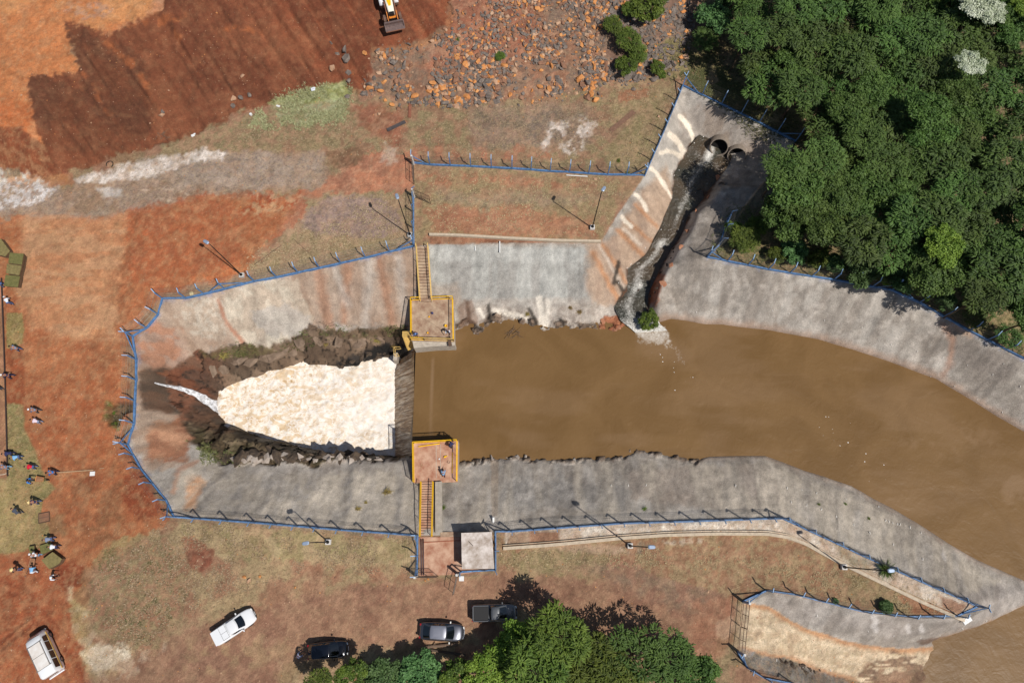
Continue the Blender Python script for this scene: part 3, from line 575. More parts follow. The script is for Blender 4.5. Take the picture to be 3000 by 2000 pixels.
class NT:
    def __init__(s, m): s.t = m.node_tree
    def n(s, typ, **kw):
        x = s.t.nodes.new('ShaderNode'+typ)
        for k, v in kw.items():
            if k.startswith('i_'):
                key = k[2:]; key = int(key) if key.isdigit() else key.replace('_', ' ')
                x.inputs[key].default_value = v
            else: setattr(x, k, v)
        return x
    def l(s, a, b): s.t.links.new(a, b)
    def math(s, op, a, b=None, clamp=False):
        x = s.t.nodes.new('ShaderNodeMath'); x.operation = op; x.use_clamp = clamp
        for i, v in enumerate((a, b)):
            if v is None: continue
            if isinstance(v, (int, float)): x.inputs[i].default_value = v
            else: s.l(v, x.inputs[i])
        return x.outputs[0]
    def mix(s, f, a, b, bt='MIX'):
        x = s.t.nodes.new('ShaderNodeMix'); x.data_type = 'RGBA'; x.blend_type = bt
        for i, v in ((0, f), (6, a), (7, b)):
            if isinstance(v, (int, float)): x.inputs[i].default_value = v
            elif isinstance(v, tuple): x.inputs[i].default_value = v
            else: s.l(v, x.inputs[i])
        return x.outputs[2]
    def ramp(s, f, stops):
        x = s.t.nodes.new('ShaderNodeValToRGB'); e = x.color_ramp.elements
        while len(e) < len(stops): e.new(.5)
        for q, (p, c) in zip(e, stops): q.position = p; q.color = c if isinstance(c, tuple) else (c, c, c, 1)
        s.l(f, x.inputs[0]); return x.outputs[0]

def terrain_mat(name, speck, bumpd, roughb):
    m = bpy.data.materials.new(name); m.use_nodes = True; N = NT(m); b = m.node_tree.nodes['Principled BSDF']
    a = N.n('VertexColor', layer_name='soil'); k = N.n('VertexColor', layer_name='kind')
    sep = N.n('SeparateColor'); N.l(k.outputs[0], sep.inputs[0])
    tc = N.n('TexCoord'); P = tc.outputs['Object']
    n1 = N.n('TexNoise', i_Scale=2.2, i_Detail=8., i_Roughness=.72); N.l(P, n1.inputs['Vector'])
    n2 = N.n('TexNoise', i_Scale=9., i_Detail=6., i_Roughness=.7); N.l(P, n2.inputs['Vector'])
    f = N.math('MULTIPLY_ADD', n2.outputs['Fac'], 1.5); f.node.inputs[2].default_value = .26
    f2 = N.math('MULTIPLY_ADD', n1.outputs['Fac'], .8); f2.node.inputs[2].default_value = .6
    c = N.mix(1., a.outputs[0], f, 'MULTIPLY'); c = N.mix(1., c, f2, 'MULTIPLY')
    # tufts: short streaks of straw and green on grassy soil
    mp = N.n('Mapping'); mp.inputs['Scale'].default_value = (3.0, 9.0, 3.0); mp.inputs['Rotation'].default_value = (0, 0, .7)
    wv = N.n('TexNoise', i_Scale=1.3, i_Detail=3.); N.l(P, wv.inputs['Vector'])
    add = N.n('VectorMath', operation='ADD'); N.l(P, add.inputs[0])
    sc = N.n('VectorMath', operation='SCALE'); sc.inputs['Scale'].default_value = 1.2; N.l(wv.outputs['Color'], sc.inputs[0]); N.l(sc.outputs[0], add.inputs[1])
    N.l(add.outputs[0], mp.inputs['Vector'])
    n3 = N.n('TexNoise', i_Scale=1.0, i_Detail=4., i_Roughness=.7); N.l(mp.outputs[0], n3.inputs['Vector'])
    gm = N.math('MULTIPLY', N.ramp(n3.outputs['Fac'], [(.5, 0.), (.62, 1.)]), N.math('MULTIPLY', sep.outputs[0], .5))
    c = N.mix(gm, c, (.40, .31, .17, 1)); 
    gd = N.math('MULTIPLY', N.ramp(n3.outputs['Fac'], [(.36, 1.), (.46, 0.)]), N.math('MULTIPLY', sep.outputs[0], .55))
    c = N.mix(gd, c, (.10, .085, .04, 1))
    # pebbles and scraps
    vo = N.n('TexVoronoi', i_Scale=2.6, i_Randomness=1.); N.l(P, vo.inputs['Vector'])
    rr = N.math('LESS_THAN', vo.outputs['Distance'], .085)
    vs = N.n('SeparateColor'); N.l(vo.outputs['Color'], vs.inputs[0])
    sel = N.math('MULTIPLY', rr, N.math('GREATER_THAN', vs.outputs[0], 1-speck))
    sel = N.math('MULTIPLY', sel, N.math('SUBTRACT', 1., sep.outputs[1]))
    pc = N.mix(vs.outputs[1], (.50, .36, .26, 1), (.28, .14, .08, 1))
    c = N.mix(sel, c, pc)
    N.l(c, b.inputs['Base Color'])
    rg = N.math('MULTIPLY_ADD', sep.outputs[2], -.5); rg.node.inputs[2].default_value = roughb; N.l(rg, b.inputs['Roughness'])
    b.inputs['Specular IOR Level'].default_value = .35
    hs = N.math('ADD', N.math('MULTIPLY', n2.outputs['Fac'], 1.), N.math('MULTIPLY', n1.outputs['Fac'], 1.2)); hs = N.math('ADD', hs, N.math('MULTIPLY', sel, .5))
    bp = N.n('Bump'); bp.inputs['Strength'].default_value = 1; bp.inputs['Distance'].default_value = bumpd; N.l(hs, bp.inputs['Height']); N.l(bp.outputs[0], b.inputs['Normal'])
    return m
M_soil = terrain_mat('soil_ground', .3, .07, .95)
M_conc = terrain_mat('sprayed_concrete', .03, .05, .85)
M_rock = terrain_mat('bedrock', .05, .16, .85)

# ------------------------------------------------------------------ object helpers
def link(o, parent=None):
    COL.objects.link(o)
    if parent is not None: o.parent = parent
    return o
def tag(o, label=None, cat=None, group=None, kind=None):
    if label: o['label'] = label
    if cat: o['category'] = cat
    if group: o['group'] = group
    if kind: o['kind'] = kind
    elif label: o['kind'] = 'thing'
    return o
def empty(name, loc, rz=0, label=None, cat=None, group=None):
    o = bpy.data.objects.new(name, None); o.empty_display_size = .3; o.location = loc; o.rotation_euler = (0, 0, rz)
    COL.objects.link(o); return tag(o, label, cat, group)
def mesh_np(name, V, F, m, smooth=True, attrs=None, parent=None, normals=None):
    me = bpy.data.meshes.new(name); V = np.asarray(V, np.float32); F = np.asarray(F, np.int32); k = F.shape[1]
    me.vertices.add(len(V)); me.vertices.foreach_set('co', V.ravel())
    me.loops.add(F.size); me.loops.foreach_set('vertex_index', F.ravel())
    me.polygons.add(len(F)); me.polygons.foreach_set('loop_start', np.arange(0, F.size, k, dtype=np.int32)); me.polygons.foreach_set('loop_total', np.full(len(F), k, np.int32))
    me.polygons.foreach_set('use_smooth', np.full(len(F), smooth))
    me.update(calc_edges=True)
    for an, A in (attrs or {}).items():
        at = me.color_attributes.new(an, 'FLOAT_COLOR', 'POINT')
        A = np.concatenate([A, np.ones((len(A), 1))], 1).astype(np.float32); at.data.foreach_set('color', A.ravel())
    if normals is not None: me.normals_split_custom_set_from_vertices(normals.tolist())
    me.materials.append(m); o = bpy.data.objects.new(name, me); link(o, parent); return o

# build the terrain: ground, concrete banks and rock share one height sheet but are objects of their own
idx = np.arange(NX*NY).reshape(NX, NY)
Q = np.stack([idx[:-1, :-1], idx[1:, :-1], idx[1:, 1:], idx[:-1, 1:]], -1).reshape(-1, 4)
Vall = np.stack([GX, GY, Z], -1).reshape(-1, 3)
dzx = np.gradient(Z, axis=0)/np.gradient(gx)[:, None]; dzy = np.gradient(Z, axis=1)/np.gradient(gy)[None, :]
nn = np.stack([-dzx, -dzy, np.ones_like(Z)], -1); nn /= np.linalg.norm(nn, axis=-1, keepdims=True); nn = nn.reshape(-1, 3)
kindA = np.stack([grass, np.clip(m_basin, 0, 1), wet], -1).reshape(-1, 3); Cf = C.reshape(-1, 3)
fm = lambda m: m.reshape(-1)[Q].mean(1)
is_rock = fm(m_rock) > .5
is_conc = (fm(m_basin) > .5) & ~is_rock
def part_of(name, sel, m, label, cat):
    q = Q[sel]; u, inv = np.unique(q.ravel(), return_inverse=True)
    o = mesh_np(name, Vall[u], inv.reshape(-1, 4), m, True, {'soil': Cf[u], 'kind': kindA[u]}, normals=nn[u])
    tag(o, kind='structure'); return o
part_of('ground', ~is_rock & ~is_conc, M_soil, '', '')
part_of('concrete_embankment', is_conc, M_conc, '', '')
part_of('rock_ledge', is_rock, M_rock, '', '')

# ------------------------------------------------------------------ water
def water_mat(name, col, col2, rough, bumps, bd, spec=.12):
    m = bpy.data.materials.new(name); m.use_nodes = True; N = NT(m); b = m.node_tree.nodes['Principled BSDF']
    tc = N.n('TexCoord'); P = tc.outputs['Object']
    a = N.n('VertexColor', layer_name='foam'); sep = N.n('SeparateColor'); N.l(a.outputs[0], sep.inputs[0])
    n1 = N.n('TexNoise', i_Scale=.12, i_Detail=5., i_Distortion=1.2); N.l(P, n1.inputs['Vector'])
    c = N.mix(N.ramp(n1.outputs['Fac'], [(.42, 0.), (.62, 1.)]), tuple(lin(col))+(1,), tuple(lin(col2))+(1,))
    n2 = N.n('TexNoise', i_Scale=2.6, i_Detail=8., i_Roughness=.75, i_Distortion=1.2); N.l(P, n2.inputs['Vector'])
    # foam: attribute R thresholds a fine noise; G = scattered white flecks, painted sun glints on the river
    fr = N.math('ADD', sep.outputs[0], N.math('MULTIPLY', N.math('SUBTRACT', n2.outputs['Fac'], .5), 1.3))
    fr = N.math('MULTIPLY', N.ramp(fr, [(.30, 0.), (1.0, 1.)]), N.math('GREATER_THAN', sep.outputs[0], .02))
    vo = N.n('TexVoronoi', i_Scale=3.2); N.l(P, vo.inputs['Vector']); vs = N.n('SeparateColor'); N.l(vo.outputs['Color'], vs.inputs[0])
    fl = N.math('MULTIPLY', N.math('LESS_THAN', vo.outputs['Distance'], N.math('MULTIPLY', vs.outputs[1], .22)), N.math('LESS_THAN', vs.outputs[0], sep.outputs[1]))
    c = N.mix(fr, c, (.82, .79, .72, 1)); c = N.mix(fl, c, (.85, .82, .78, 1))
    hz = N.math('MULTIPLY', sep.outputs[2], .5); c = N.mix(hz, c, (.36, .24, .15, 1))
    N.l(c, b.inputs['Base Color']); b.inputs['Roughness'].default_value = rough; b.inputs['Specular IOR Level'].default_value = spec
    h = None
    for sc, amp, dist in bumps:
        n = N.n('TexNoise', i_Scale=sc, i_Detail=4., i_Distortion=dist); N.l(P, n.inputs['Vector'])
        v = N.math('MULTIPLY', n.outputs['Fac'], amp); h = v if h is None else N.math('ADD', h, v)
    bp = N.n('Bump'); bp.inputs['Strength'].default_value = 1; bp.inputs['Distance'].default_value = bd; N.l(h, bp.inputs['Height']); N.l(bp.outputs[0], b.inputs['Normal'])
    return m
M_river = water_mat('muddy_water', (110, 84, 52), (119, 92, 59), .38, [(.5, 1., 1.), (2.2, .35, .5), (7., .12, 0.)], .06)
M_stream = water_mat('stream_water', (64, 64, 56), (86, 72, 56), .2, [(1.2, 1., 1.), (4, .6, 1.), (12., .2, 0.)], .16, .5)

x0 = W(1213, 1150, WZ).x
rx = np.arange(x0, 82, .3); ry = np.arange(-32, 40, .3)
RX, RY = np.meshgrid(rx, ry, indexing='ij')
rpx, rpy = PROJ(RX, RY, WZ)
save = (PX, PY, WX, WY, WX2, WY2, GX)
GX = RX; PX, PY = rpx, rpy
WX = fbm(RX*.45, RY*.45, 1, 5)-.5; WY = fbm(RX*.45, RY*.45, 5, 5)-.5; WX2 = fbm(RX*2, RY*2, 2, 4)-.5; WY2 = fbm(RX*2, RY*2, 6, 4)-.5
foam = mask([(1858, 968), (1900, 960), (1945, 958), (1960, 985), (1950, 1005), (1975, 1018), (1960, 1025), (1925, 1012), (1880, 1005)], 16, 8, 12)*.62
foam = np.maximum(foam, stroke([(1870, 975), (1945, 972), (1960, 1000)], 10, 14, 12)*.72)
foam = np.maximum(foam, stroke([(1955, 1005), (1985, 1025), (2000, 1060)], 8, 14, 10)*.42)
glint_fleck = np.maximum.reduce([stroke([(1975, 1020), (1995, 1060), (2010, 1110), (1995, 1140)], 16, 24, 14)*.6, stroke([(1925, 1040), (1980, 1050)], 10, 16, 10)*.35, stroke([(2030, 1060), (2035, 1100)], 5, 8, 8)*.3,  # white flecks painted where the sun glints on the ripples
                           stroke([(2410, 1230), (2480, 1300), (2540, 1340), (2580, 1380)], 22, 40, 24)*.38, stroke([(2490, 1325), (2545, 1345), (2585, 1372)], 14, 20, 14)*.55, stroke([(2620, 1440), (2700, 1490)], 10, 20, 10)*.22,
                           stroke([(2760, 1430), (2790, 1380)], 8, 12, 10)*.35, stroke([(1280, 1090), (1330, 1050), (1390, 1010)], 4, 6, 8)*.3, stroke([(1920, 1170), (2100, 1200)], 20, 40, 20)*.06])
hazy = np.maximum.reduce([stroke([(1266, 1050), (1266, 1180), (1264, 1280)], 2.5, 3, 1)*.7, mask([(2650, 1290), (2800, 1260), (2920, 1280), (2830, 1330), (2720, 1340)], 40, 40, 20)*cs(fbm(RX*.5, RY*.5, 7, 5))*.5,
                          mask([(2880, 1370), (3040, 1340), (3040, 1450), (2920, 1460)], 40, 30, 20)*cs(fbm(RX*.5, RY*.5, 8, 5))*.6, stroke([(1900, 1010), (2010, 1040)], 30, 30, 10)*.4,
                          cs(fbm(RX*.09, RY*.3, 9, 4), .5, .7)*.25])
hazy = hazy-.45*stroke([(1222, 1040), (1222, 1290)], 8, 8, 2)
iq = np.arange(len(rx)*len(ry)).reshape(len(rx), len(ry))
q = np.stack([iq[:-1, :-1], iq[1:, :-1], iq[1:, 1:], iq[:-1, 1:]], -1).reshape(-1, 4)
river = mesh_np('river_water', np.stack([RX, RY, np.full_like(RX, WZ)], -1).reshape(-1, 3), q, M_river, True, {'foam': np.stack([foam, glint_fleck, np.clip(hazy, 0, 1)], -1).reshape(-1, 3)})
tag(river, kind='structure')
PX, PY, WX, WY, WX2, WY2, GX = save

# stream in the side channel
def resample(pts, n):
    P = np.array(pts, float); d = np.concatenate([[0], np.cumsum(np.hypot(*np.diff(P, axis=0).T))]); t = np.linspace(0, d[-1], n)
    return np.stack([np.interp(t, d, P[:, 0]), np.interp(t, d, P[:, 1])], 1)
n_t, n_s = 150, 26
A = resample([(2060, 380)]+[(p[0]-9, p[1]) for p in STR_W[1:]]+[(1862, 975)], n_t); B = resample([(2150, 450)]+[(p[0]+10, p[1]) for p in STR_E[1:]]+[(1955, 968)], n_t)
V = []; fo = []
for i in range(n_t):
    t = i/(n_t-1); z = -3.5-.25*sstep(.08, .12, t)-.25*sstep(.50, .56, t)-.3*sstep(.72, .78, t)-.25*sstep(.9, 1, t)
    for j in range(n_s):
        s = j/(n_s-1); p = A[i]*(1-s)+B[i]*s; z2 = z+.10*(vnoise(i*.33, j*.5, 3)-.5)
        q3 = W(p[0], p[1], z2+.12); V.append(q3)
        f = 0
        f = max(f, .95*math.exp(-((p[0]-2078-(p[1]-450)*-.35)/16)**2-((p[1]-450)/34)**2)); f = max(f, .6*math.exp(-((p[0]-2055)/12)**2-((p[1]-485)/10)**2))
        f = max(f, .75*math.exp(-((t-.53)/.03)**2-((s-.35)/.22)**2)); f = max(f, .70*math.exp(-((t-.75)/.028)**2-((s-.42)/.2)**2)); f = max(f, .45*math.exp(-((t-.62)/.05)**2-((s-.38)/.12)**2)); f = max(f, .50*math.exp(-((s-.35)/.20)**2)*(t > .5)); f = max(f, .42*math.exp(-((s-.45)/.16)**2)*(t < .45)*(.6+.8*vnoise(i*.2, 3, 2)))
        if t > .9: f = max(f, .35+.5*(t-.9)*10)
        fo.append((f, .12, 0))
q = [(i*n_s+j, i*n_s+j+1, (i+1)*n_s+j+1, (i+1)*n_s+j) for i in range(n_t-1) for j in range(n_s-1)]
stw = mesh_np('stream_water', np.array(V), q, M_stream, True, {'foam': np.array(fo)}); tag(stw, kind='structure')

# overflow sheet on the weir
def fall_mat():
    m = bpy.data.materials.new('falling_water'); m.use_nodes = True; N = NT(m); b = m.node_tree.nodes['Principled BSDF']
    tc = N.n('TexCoord'); mp = N.n('Mapping'); mp.inputs['Scale'].default_value = (.35, 3.6, .35); N.l(tc.outputs['Object'], mp.inputs['Vector'])
    n = N.n('TexNoise', i_Scale=1., i_Detail=7., i_Roughness=.7, i_Distortion=.35); N.l(mp.outputs[0], n.inputs['Vector'])
    sx = N.n('SeparateXYZ'); N.l(tc.outputs['Object'], sx.inputs[0])
    base = N.ramp(n.outputs['Fac'], [(.38, tuple(lin((112, 78, 46)))+(1,)), (.5, tuple(lin((170, 132, 92)))+(1,)), (.6, tuple(lin((240, 222, 194)))+(1,))])
    fine = N.ramp(n.outputs['Fac'], [(.42, tuple(lin((118, 86, 52)))+(1,)), (.6, tuple(lin((196, 166, 128)))+(1,))])
    mr_ = N.n('MapRange'); N.l(sx.outputs[2], mr_.inputs[0]); mr_.inputs[1].default_value = WZ-1.2; mr_.inputs[2].default_value = WZ-.1
    c = N.mix(mr_.outputs[0], base, fine); N.l(c, b.inputs['Base Color']); b.inputs['Roughness'].default_value = .3
    bp = N.n('Bump'); bp.inputs['Distance'].default_value = .25; N.l(n.outputs['Fac'], bp.inputs['Height']); N.l(bp.outputs[0], b.inputs['Normal'])
    return m
crest = [(1236, 1008), (1226, 1014), (1218, 1022), (1214, 1034), (1213, 1060), (1213, 1100), (1213, 1200), (1213, 1345)]
base_ = [(1200, 1030), (1185, 1042), (1168, 1056), (1155, 1072), (1149, 1090), (1148, 1115), (1148, 1200), (1148, 1350)]
cr = resample(crest, 90); ba = resample(base_, 90); V = []; prof = []
for i in range(90):
    a = W(cr[i][0], cr[i][1], WZ+.02); b_ = W(ba[i][0], ba[i][1], FZ-.6)
    for j in range(21):
        s = j/20; hs = s; dz = s**1.12
        jit = .10*(vnoise(i*1.3, j*.4, 5)-.5)*min(1, s*3)
        V.append((a.x*(1-hs)+b_.x*hs-jit, a.y*(1-hs)+b_.y*hs, (WZ+.02)*(1-dz)+(FZ-.6)*dz+jit))
q = [(i*21+j, i*21+j+1, (i+1)*21+j+1, (i+1)*21+j) for i in range(89) for j in range(20)]
tag(mesh_np('spillway_water', V, q, fall_mat()), kind='structure')

# boiling white water below the weir
def foam_mat():
    m = bpy.data.materials.new('white_water'); m.use_nodes = True; N = NT(m); b = m.node_tree.nodes['Principled BSDF']
    tc = N.n('TexCoord'); P = tc.outputs['Object']
    n = N.n('TexNoise', i_Scale=1.1, i_Detail=12., i_Roughness=.78, i_Distortion=.25); N.l(P, n.inputs['Vector'])
    sx = N.n('SeparateXYZ'); N.l(P, sx.inputs[0])
    c = N.ramp(n.outputs['Fac'], [(.38, tuple(lin((186, 152, 110)))+(1,)), (.46, tuple(lin((222, 200, 170)))+(1,)), (.55, tuple(lin((240, 233, 222)))+(1,))])
    nv = N.n('TexNoise', i_Scale=.75, i_Detail=7., i_Roughness=.62, i_Distortion=1.1); mpv = N.n('Mapping'); mpv.inputs['Rotation'].default_value = (0, 0, -.45); mpv.inputs['Scale'].default_value = (.7, 1.25, 1); N.l(P, mpv.inputs['Vector']); N.l(mpv.outputs[0], nv.inputs['Vector'])
    ab = N.math('ABSOLUTE', N.math('SUBTRACT', nv.outputs['Fac'], .5)); strand = N.ramp(ab, [(.0, 1.), (.035, 0.)])
    c = N.mix(N.ramp(nv.outputs['Fac'], [(.5, 0.), (.62, .75)]), c, tuple(lin((216, 190, 154)))+(1,)); c = N.mix(strand, c, tuple(lin((246, 240, 232)))+(1,))
    n3 = N.n('TexNoise', i_Scale=.16, i_Detail=2.); N.l(P, n3.inputs['Vector'])
    mr_ = N.n('MapRange'); N.l(sx.outputs[0], mr_.inputs[0]); mr_.inputs[1].default_value = -28.; mr_.inputs[2].default_value = -14.
    k = N.math('MULTIPLY', mr_.outputs[0], N.ramp(n3.outputs['Fac'], [(.35, .25), (.6, 1.)]))
    k = N.math('MULTIPLY', k, .8); c = N.mix(k, c, tuple(lin((242, 237, 230)))+(1,))
    N.l(c, b.inputs['Base Color']); b.inputs['Roughness'].default_value = .75; b.inputs['Specular IOR Level'].default_value = .2
    n2 = N.n('TexNoise', i_Scale=2.2, i_Detail=7., i_Roughness=.7, i_Distortion=.8); N.l(P, n2.inputs['Vector'])
    h = N.math('ADD', N.math('MULTIPLY', n2.outputs['Fac'], .5), n.outputs['Fac'])
    bp = N.n('Bump'); bp.inputs['Distance'].default_value = .15; bp.inputs['Strength'].default_value = .7; N.l(h, bp.inputs['Height']); N.l(bp.outputs[0], b.inputs['Normal'])
    return m
a = W(590, 1050, FZ); b_ = W(1176, 1345, FZ)
fx = np.arange(a.x, b_.x, .11); fy = np.arange(b_.y, a.y+.6, .11); FX, FY = np.meshgrid(fx, fy, indexing='ij')
rid = 1-np.abs(fbm(FX*.45+FY*.2, FY*.5, 101, 4)-.5)*4; rid = np.clip(rid, 0, 1)
FH = FZ+.15+(fbm(FX*.4, FY*.4, 102, 4)-.5)*.5+rid*.09+(fbm(FX*1.8, FY*1.8, 103, 4)-.5)*.16
fpx, fpy = PROJ(FX, FY, FZ); FH = FH-1.2*sstep(650, 600, fpx)
iq = np.arange(FX.size).reshape(FX.shape); q = np.stack([iq[:-1, :-1], iq[1:, :-1], iq[1:, 1:], iq[:-1, 1:]], -1).reshape(-1, 4)
tag(mesh_np('white_water', np.stack([FX, FY, FH], -1).reshape(-1, 3), q, foam_mat()), kind='structure')

# thin cascade running down the western chute
M_casc = mat('cascade_water', (146, 144, 144), .35, var=.0, scale=2.6, bump=.6, bscale=5, col2=(236, 238, 242))
cl = resample([(455, 1122), (490, 1130), (530, 1138), (570, 1152), (610, 1175), (650, 1198), (700, 1215)], 60); V = []
for i in range(60):
    p = cl[i]; wd = 2+17*(i/59)**1.3
    for j in range(9):
        s = (j/8-.5)*2; g = G(p[0]-s*wd*.35, p[1]+s*wd*(1+.5*(vnoise(i*.5, j, 9)-.5)), .06+.10*(1-s*s)+.08*vnoise(i*.6, j*.9, 4)); V.append(g)
q = [(i*9+j, i*9+j+1, (i+1)*9+j+1, (i+1)*9+j) for i in range(59) for j in range(8)]
tag(mesh_np('cascade_water', V, q, M_casc), kind='structure')

# ================================================================== OBJECTS
class MB:
    def __init__(s): s.v = []; s.f = []
    def add(s, V, F):
        o = len(s.v); s.v += [tuple(p) for p in V]; s.f += [tuple(i+o for i in f) for f in F]; return s
    def box(s, c, d, rz=0, rx=0, ry=0):
        M = Matrix.Translation(c) @ Matrix.Rotation(rz, 4, 'Z') @ Matrix.Rotation(ry, 4, 'Y') @ Matrix.Rotation(rx, 4, 'X')
        V = [M @ Vector((x*d[0]/2, y*d[1]/2, z*d[2]/2)) for x in (-1, 1) for y in (-1, 1) for z in (-1, 1)]
        return s.add(V, [(0, 1, 3, 2), (4, 6, 7, 5), (0, 4, 5, 1), (2, 3, 7, 6), (0, 2, 6, 4), (1, 5, 7, 3)])
    def bar(s, a, b, w=.05, h=None, n=4, r2=None):
        """straight bar from a to b: n-sided tube radius w (or w x h box section when h given)"""
        a = Vector(a); b = Vector(b); d = (b-a)
        if d.length < 1e-6: return s
        d.normalize(); up = Vector((0, 0, 1)) if abs(d.z) < .95 else Vector((0, 1, 0))
        x = d.cross(up).normalized(); y = x.cross(d).normalized(); V = []
        for P, k in ((a, 1), (b, 1 if r2 is None else r2/w)):
            if h is not None: V += [P+x*(i*w/2)*k+y*(j*h/2)*k for i, j in ((-1, -1), (1, -1), (1, 1), (-1, 1))]
            else: V += [P+(x*math.cos(t)+y*math.sin(t))*w*k for t in [2*math.pi*i/n+math.pi/n for i in range(n)]]
        m = 4 if h is not None else n
        F = [(i, (i+1) % m, m+(i+1) % m, m+i) for i in range(m)]+[tuple(range(m))[::-1], tuple(range(m, 2*m))]
        return s.add(V, F)
    def loft(s, rings, cap=True, closed=True):
        n = len(rings[0]); o = len(s.v)
        V = [p for r in rings for p in r]; F = []
        for i in range(len(rings)-1):
            for j in range(n if closed else n-1):
                a = i*n+j; b = i*n+(j+1) % n; F.append((a, b, b+n, a+n))
        if cap: F += [tuple(range(n))[::-1], tuple(range((len(rings)-1)*n, len(rings)*n))]
        return s.add(V, F)
    def cyl(s, c, r, h, n=16, axis='Z', r2=None):
        c = Vector(c); ax = {'X': Vector((1, 0, 0)), 'Y': Vector((0, 1, 0)), 'Z': Vector((0, 0, 1))}[axis]
        return s.bar(c-ax*h/2, c+ax*h/2, r, n=n, r2=r2)
    def build(s, name, m, parent=None, smooth=False, bevel=0, sub=0):
        me = bpy.data.meshes.new(name); me.from_pydata(s.v, [], s.f); me.validate(); me.materials.append(m)
        bm = bmesh.new(); bm.from_mesh(me); bmesh.ops.recalc_face_normals(bm, faces=bm.faces); bm.to_mesh(me); bm.free()
        if smooth: me.polygons.foreach_set('use_smooth', [True]*len(me.polygons))
        o = bpy.data.objects.new(name, me); link(o, parent)
        if bevel:
            b = o.modifiers.new('bevel', 'BEVEL'); b.width = bevel; b.segments = 2; b.limit_method = 'ANGLE'
        if sub:
            q = o.modifiers.new('subdivision', 'SUBSURF'); q.levels = sub; q.render_levels = sub
        return o
def copy_tree(o, parent=None):
    c = o.copy(); COL.objects.link(c)
    if parent is not None: c.parent = parent
    for ch in list(o.children): copy_tree(ch, c)
    return c
def heading(ax, ay, bx, by, z=0):
    d = W(bx, by, z)-W(ax, ay, z); return math.atan2(d.y, d.x)

M_blue = mat('blue_paint', (82, 122, 168), .6, var=.35, scale=2.5)
M_blue2 = mat('pale_blue_paint', (150, 178, 208), .5, var=.15, scale=6)
M_wire = mat('galvanised_wire', (120, 118, 112), .5, metal=.6)
M_yel = mat('yellow_paint', (238, 186, 18), .45, var=.12, scale=5)
M_yeld = mat('faded_yellow_paint', (216, 180, 104), .55, var=.15, scale=5)
M_con = mat('cast_concrete', (176, 166, 152), .9, var=.18, scale=2.5, bump=.5, bscale=14)
M_condirt = mat('muddy_concrete', (136, 104, 84), .92, var=0, scale=.9, bump=.4, bscale=12, col2=(186, 164, 138))
M_conred = mat('clay_stained_concrete', (156, 104, 80), .9, scale=.9, bump=.4, bscale=10, col2=(200, 164, 138))
M_dark = mat('dark_steel', (42, 40, 40), .5, metal=.5)
M_white = mat('white_panel', (222, 222, 220), .5)
M_rust = mat('rusty_steel', (96, 74, 60), .7, metal=.3, var=.2)
M_wood = mat('bare_timber', (168, 136, 104), .85, var=.2, scale=3)
M_wooddk = mat('weathered_log', (112, 92, 76), .9, var=.25, scale=4, bump=.5)

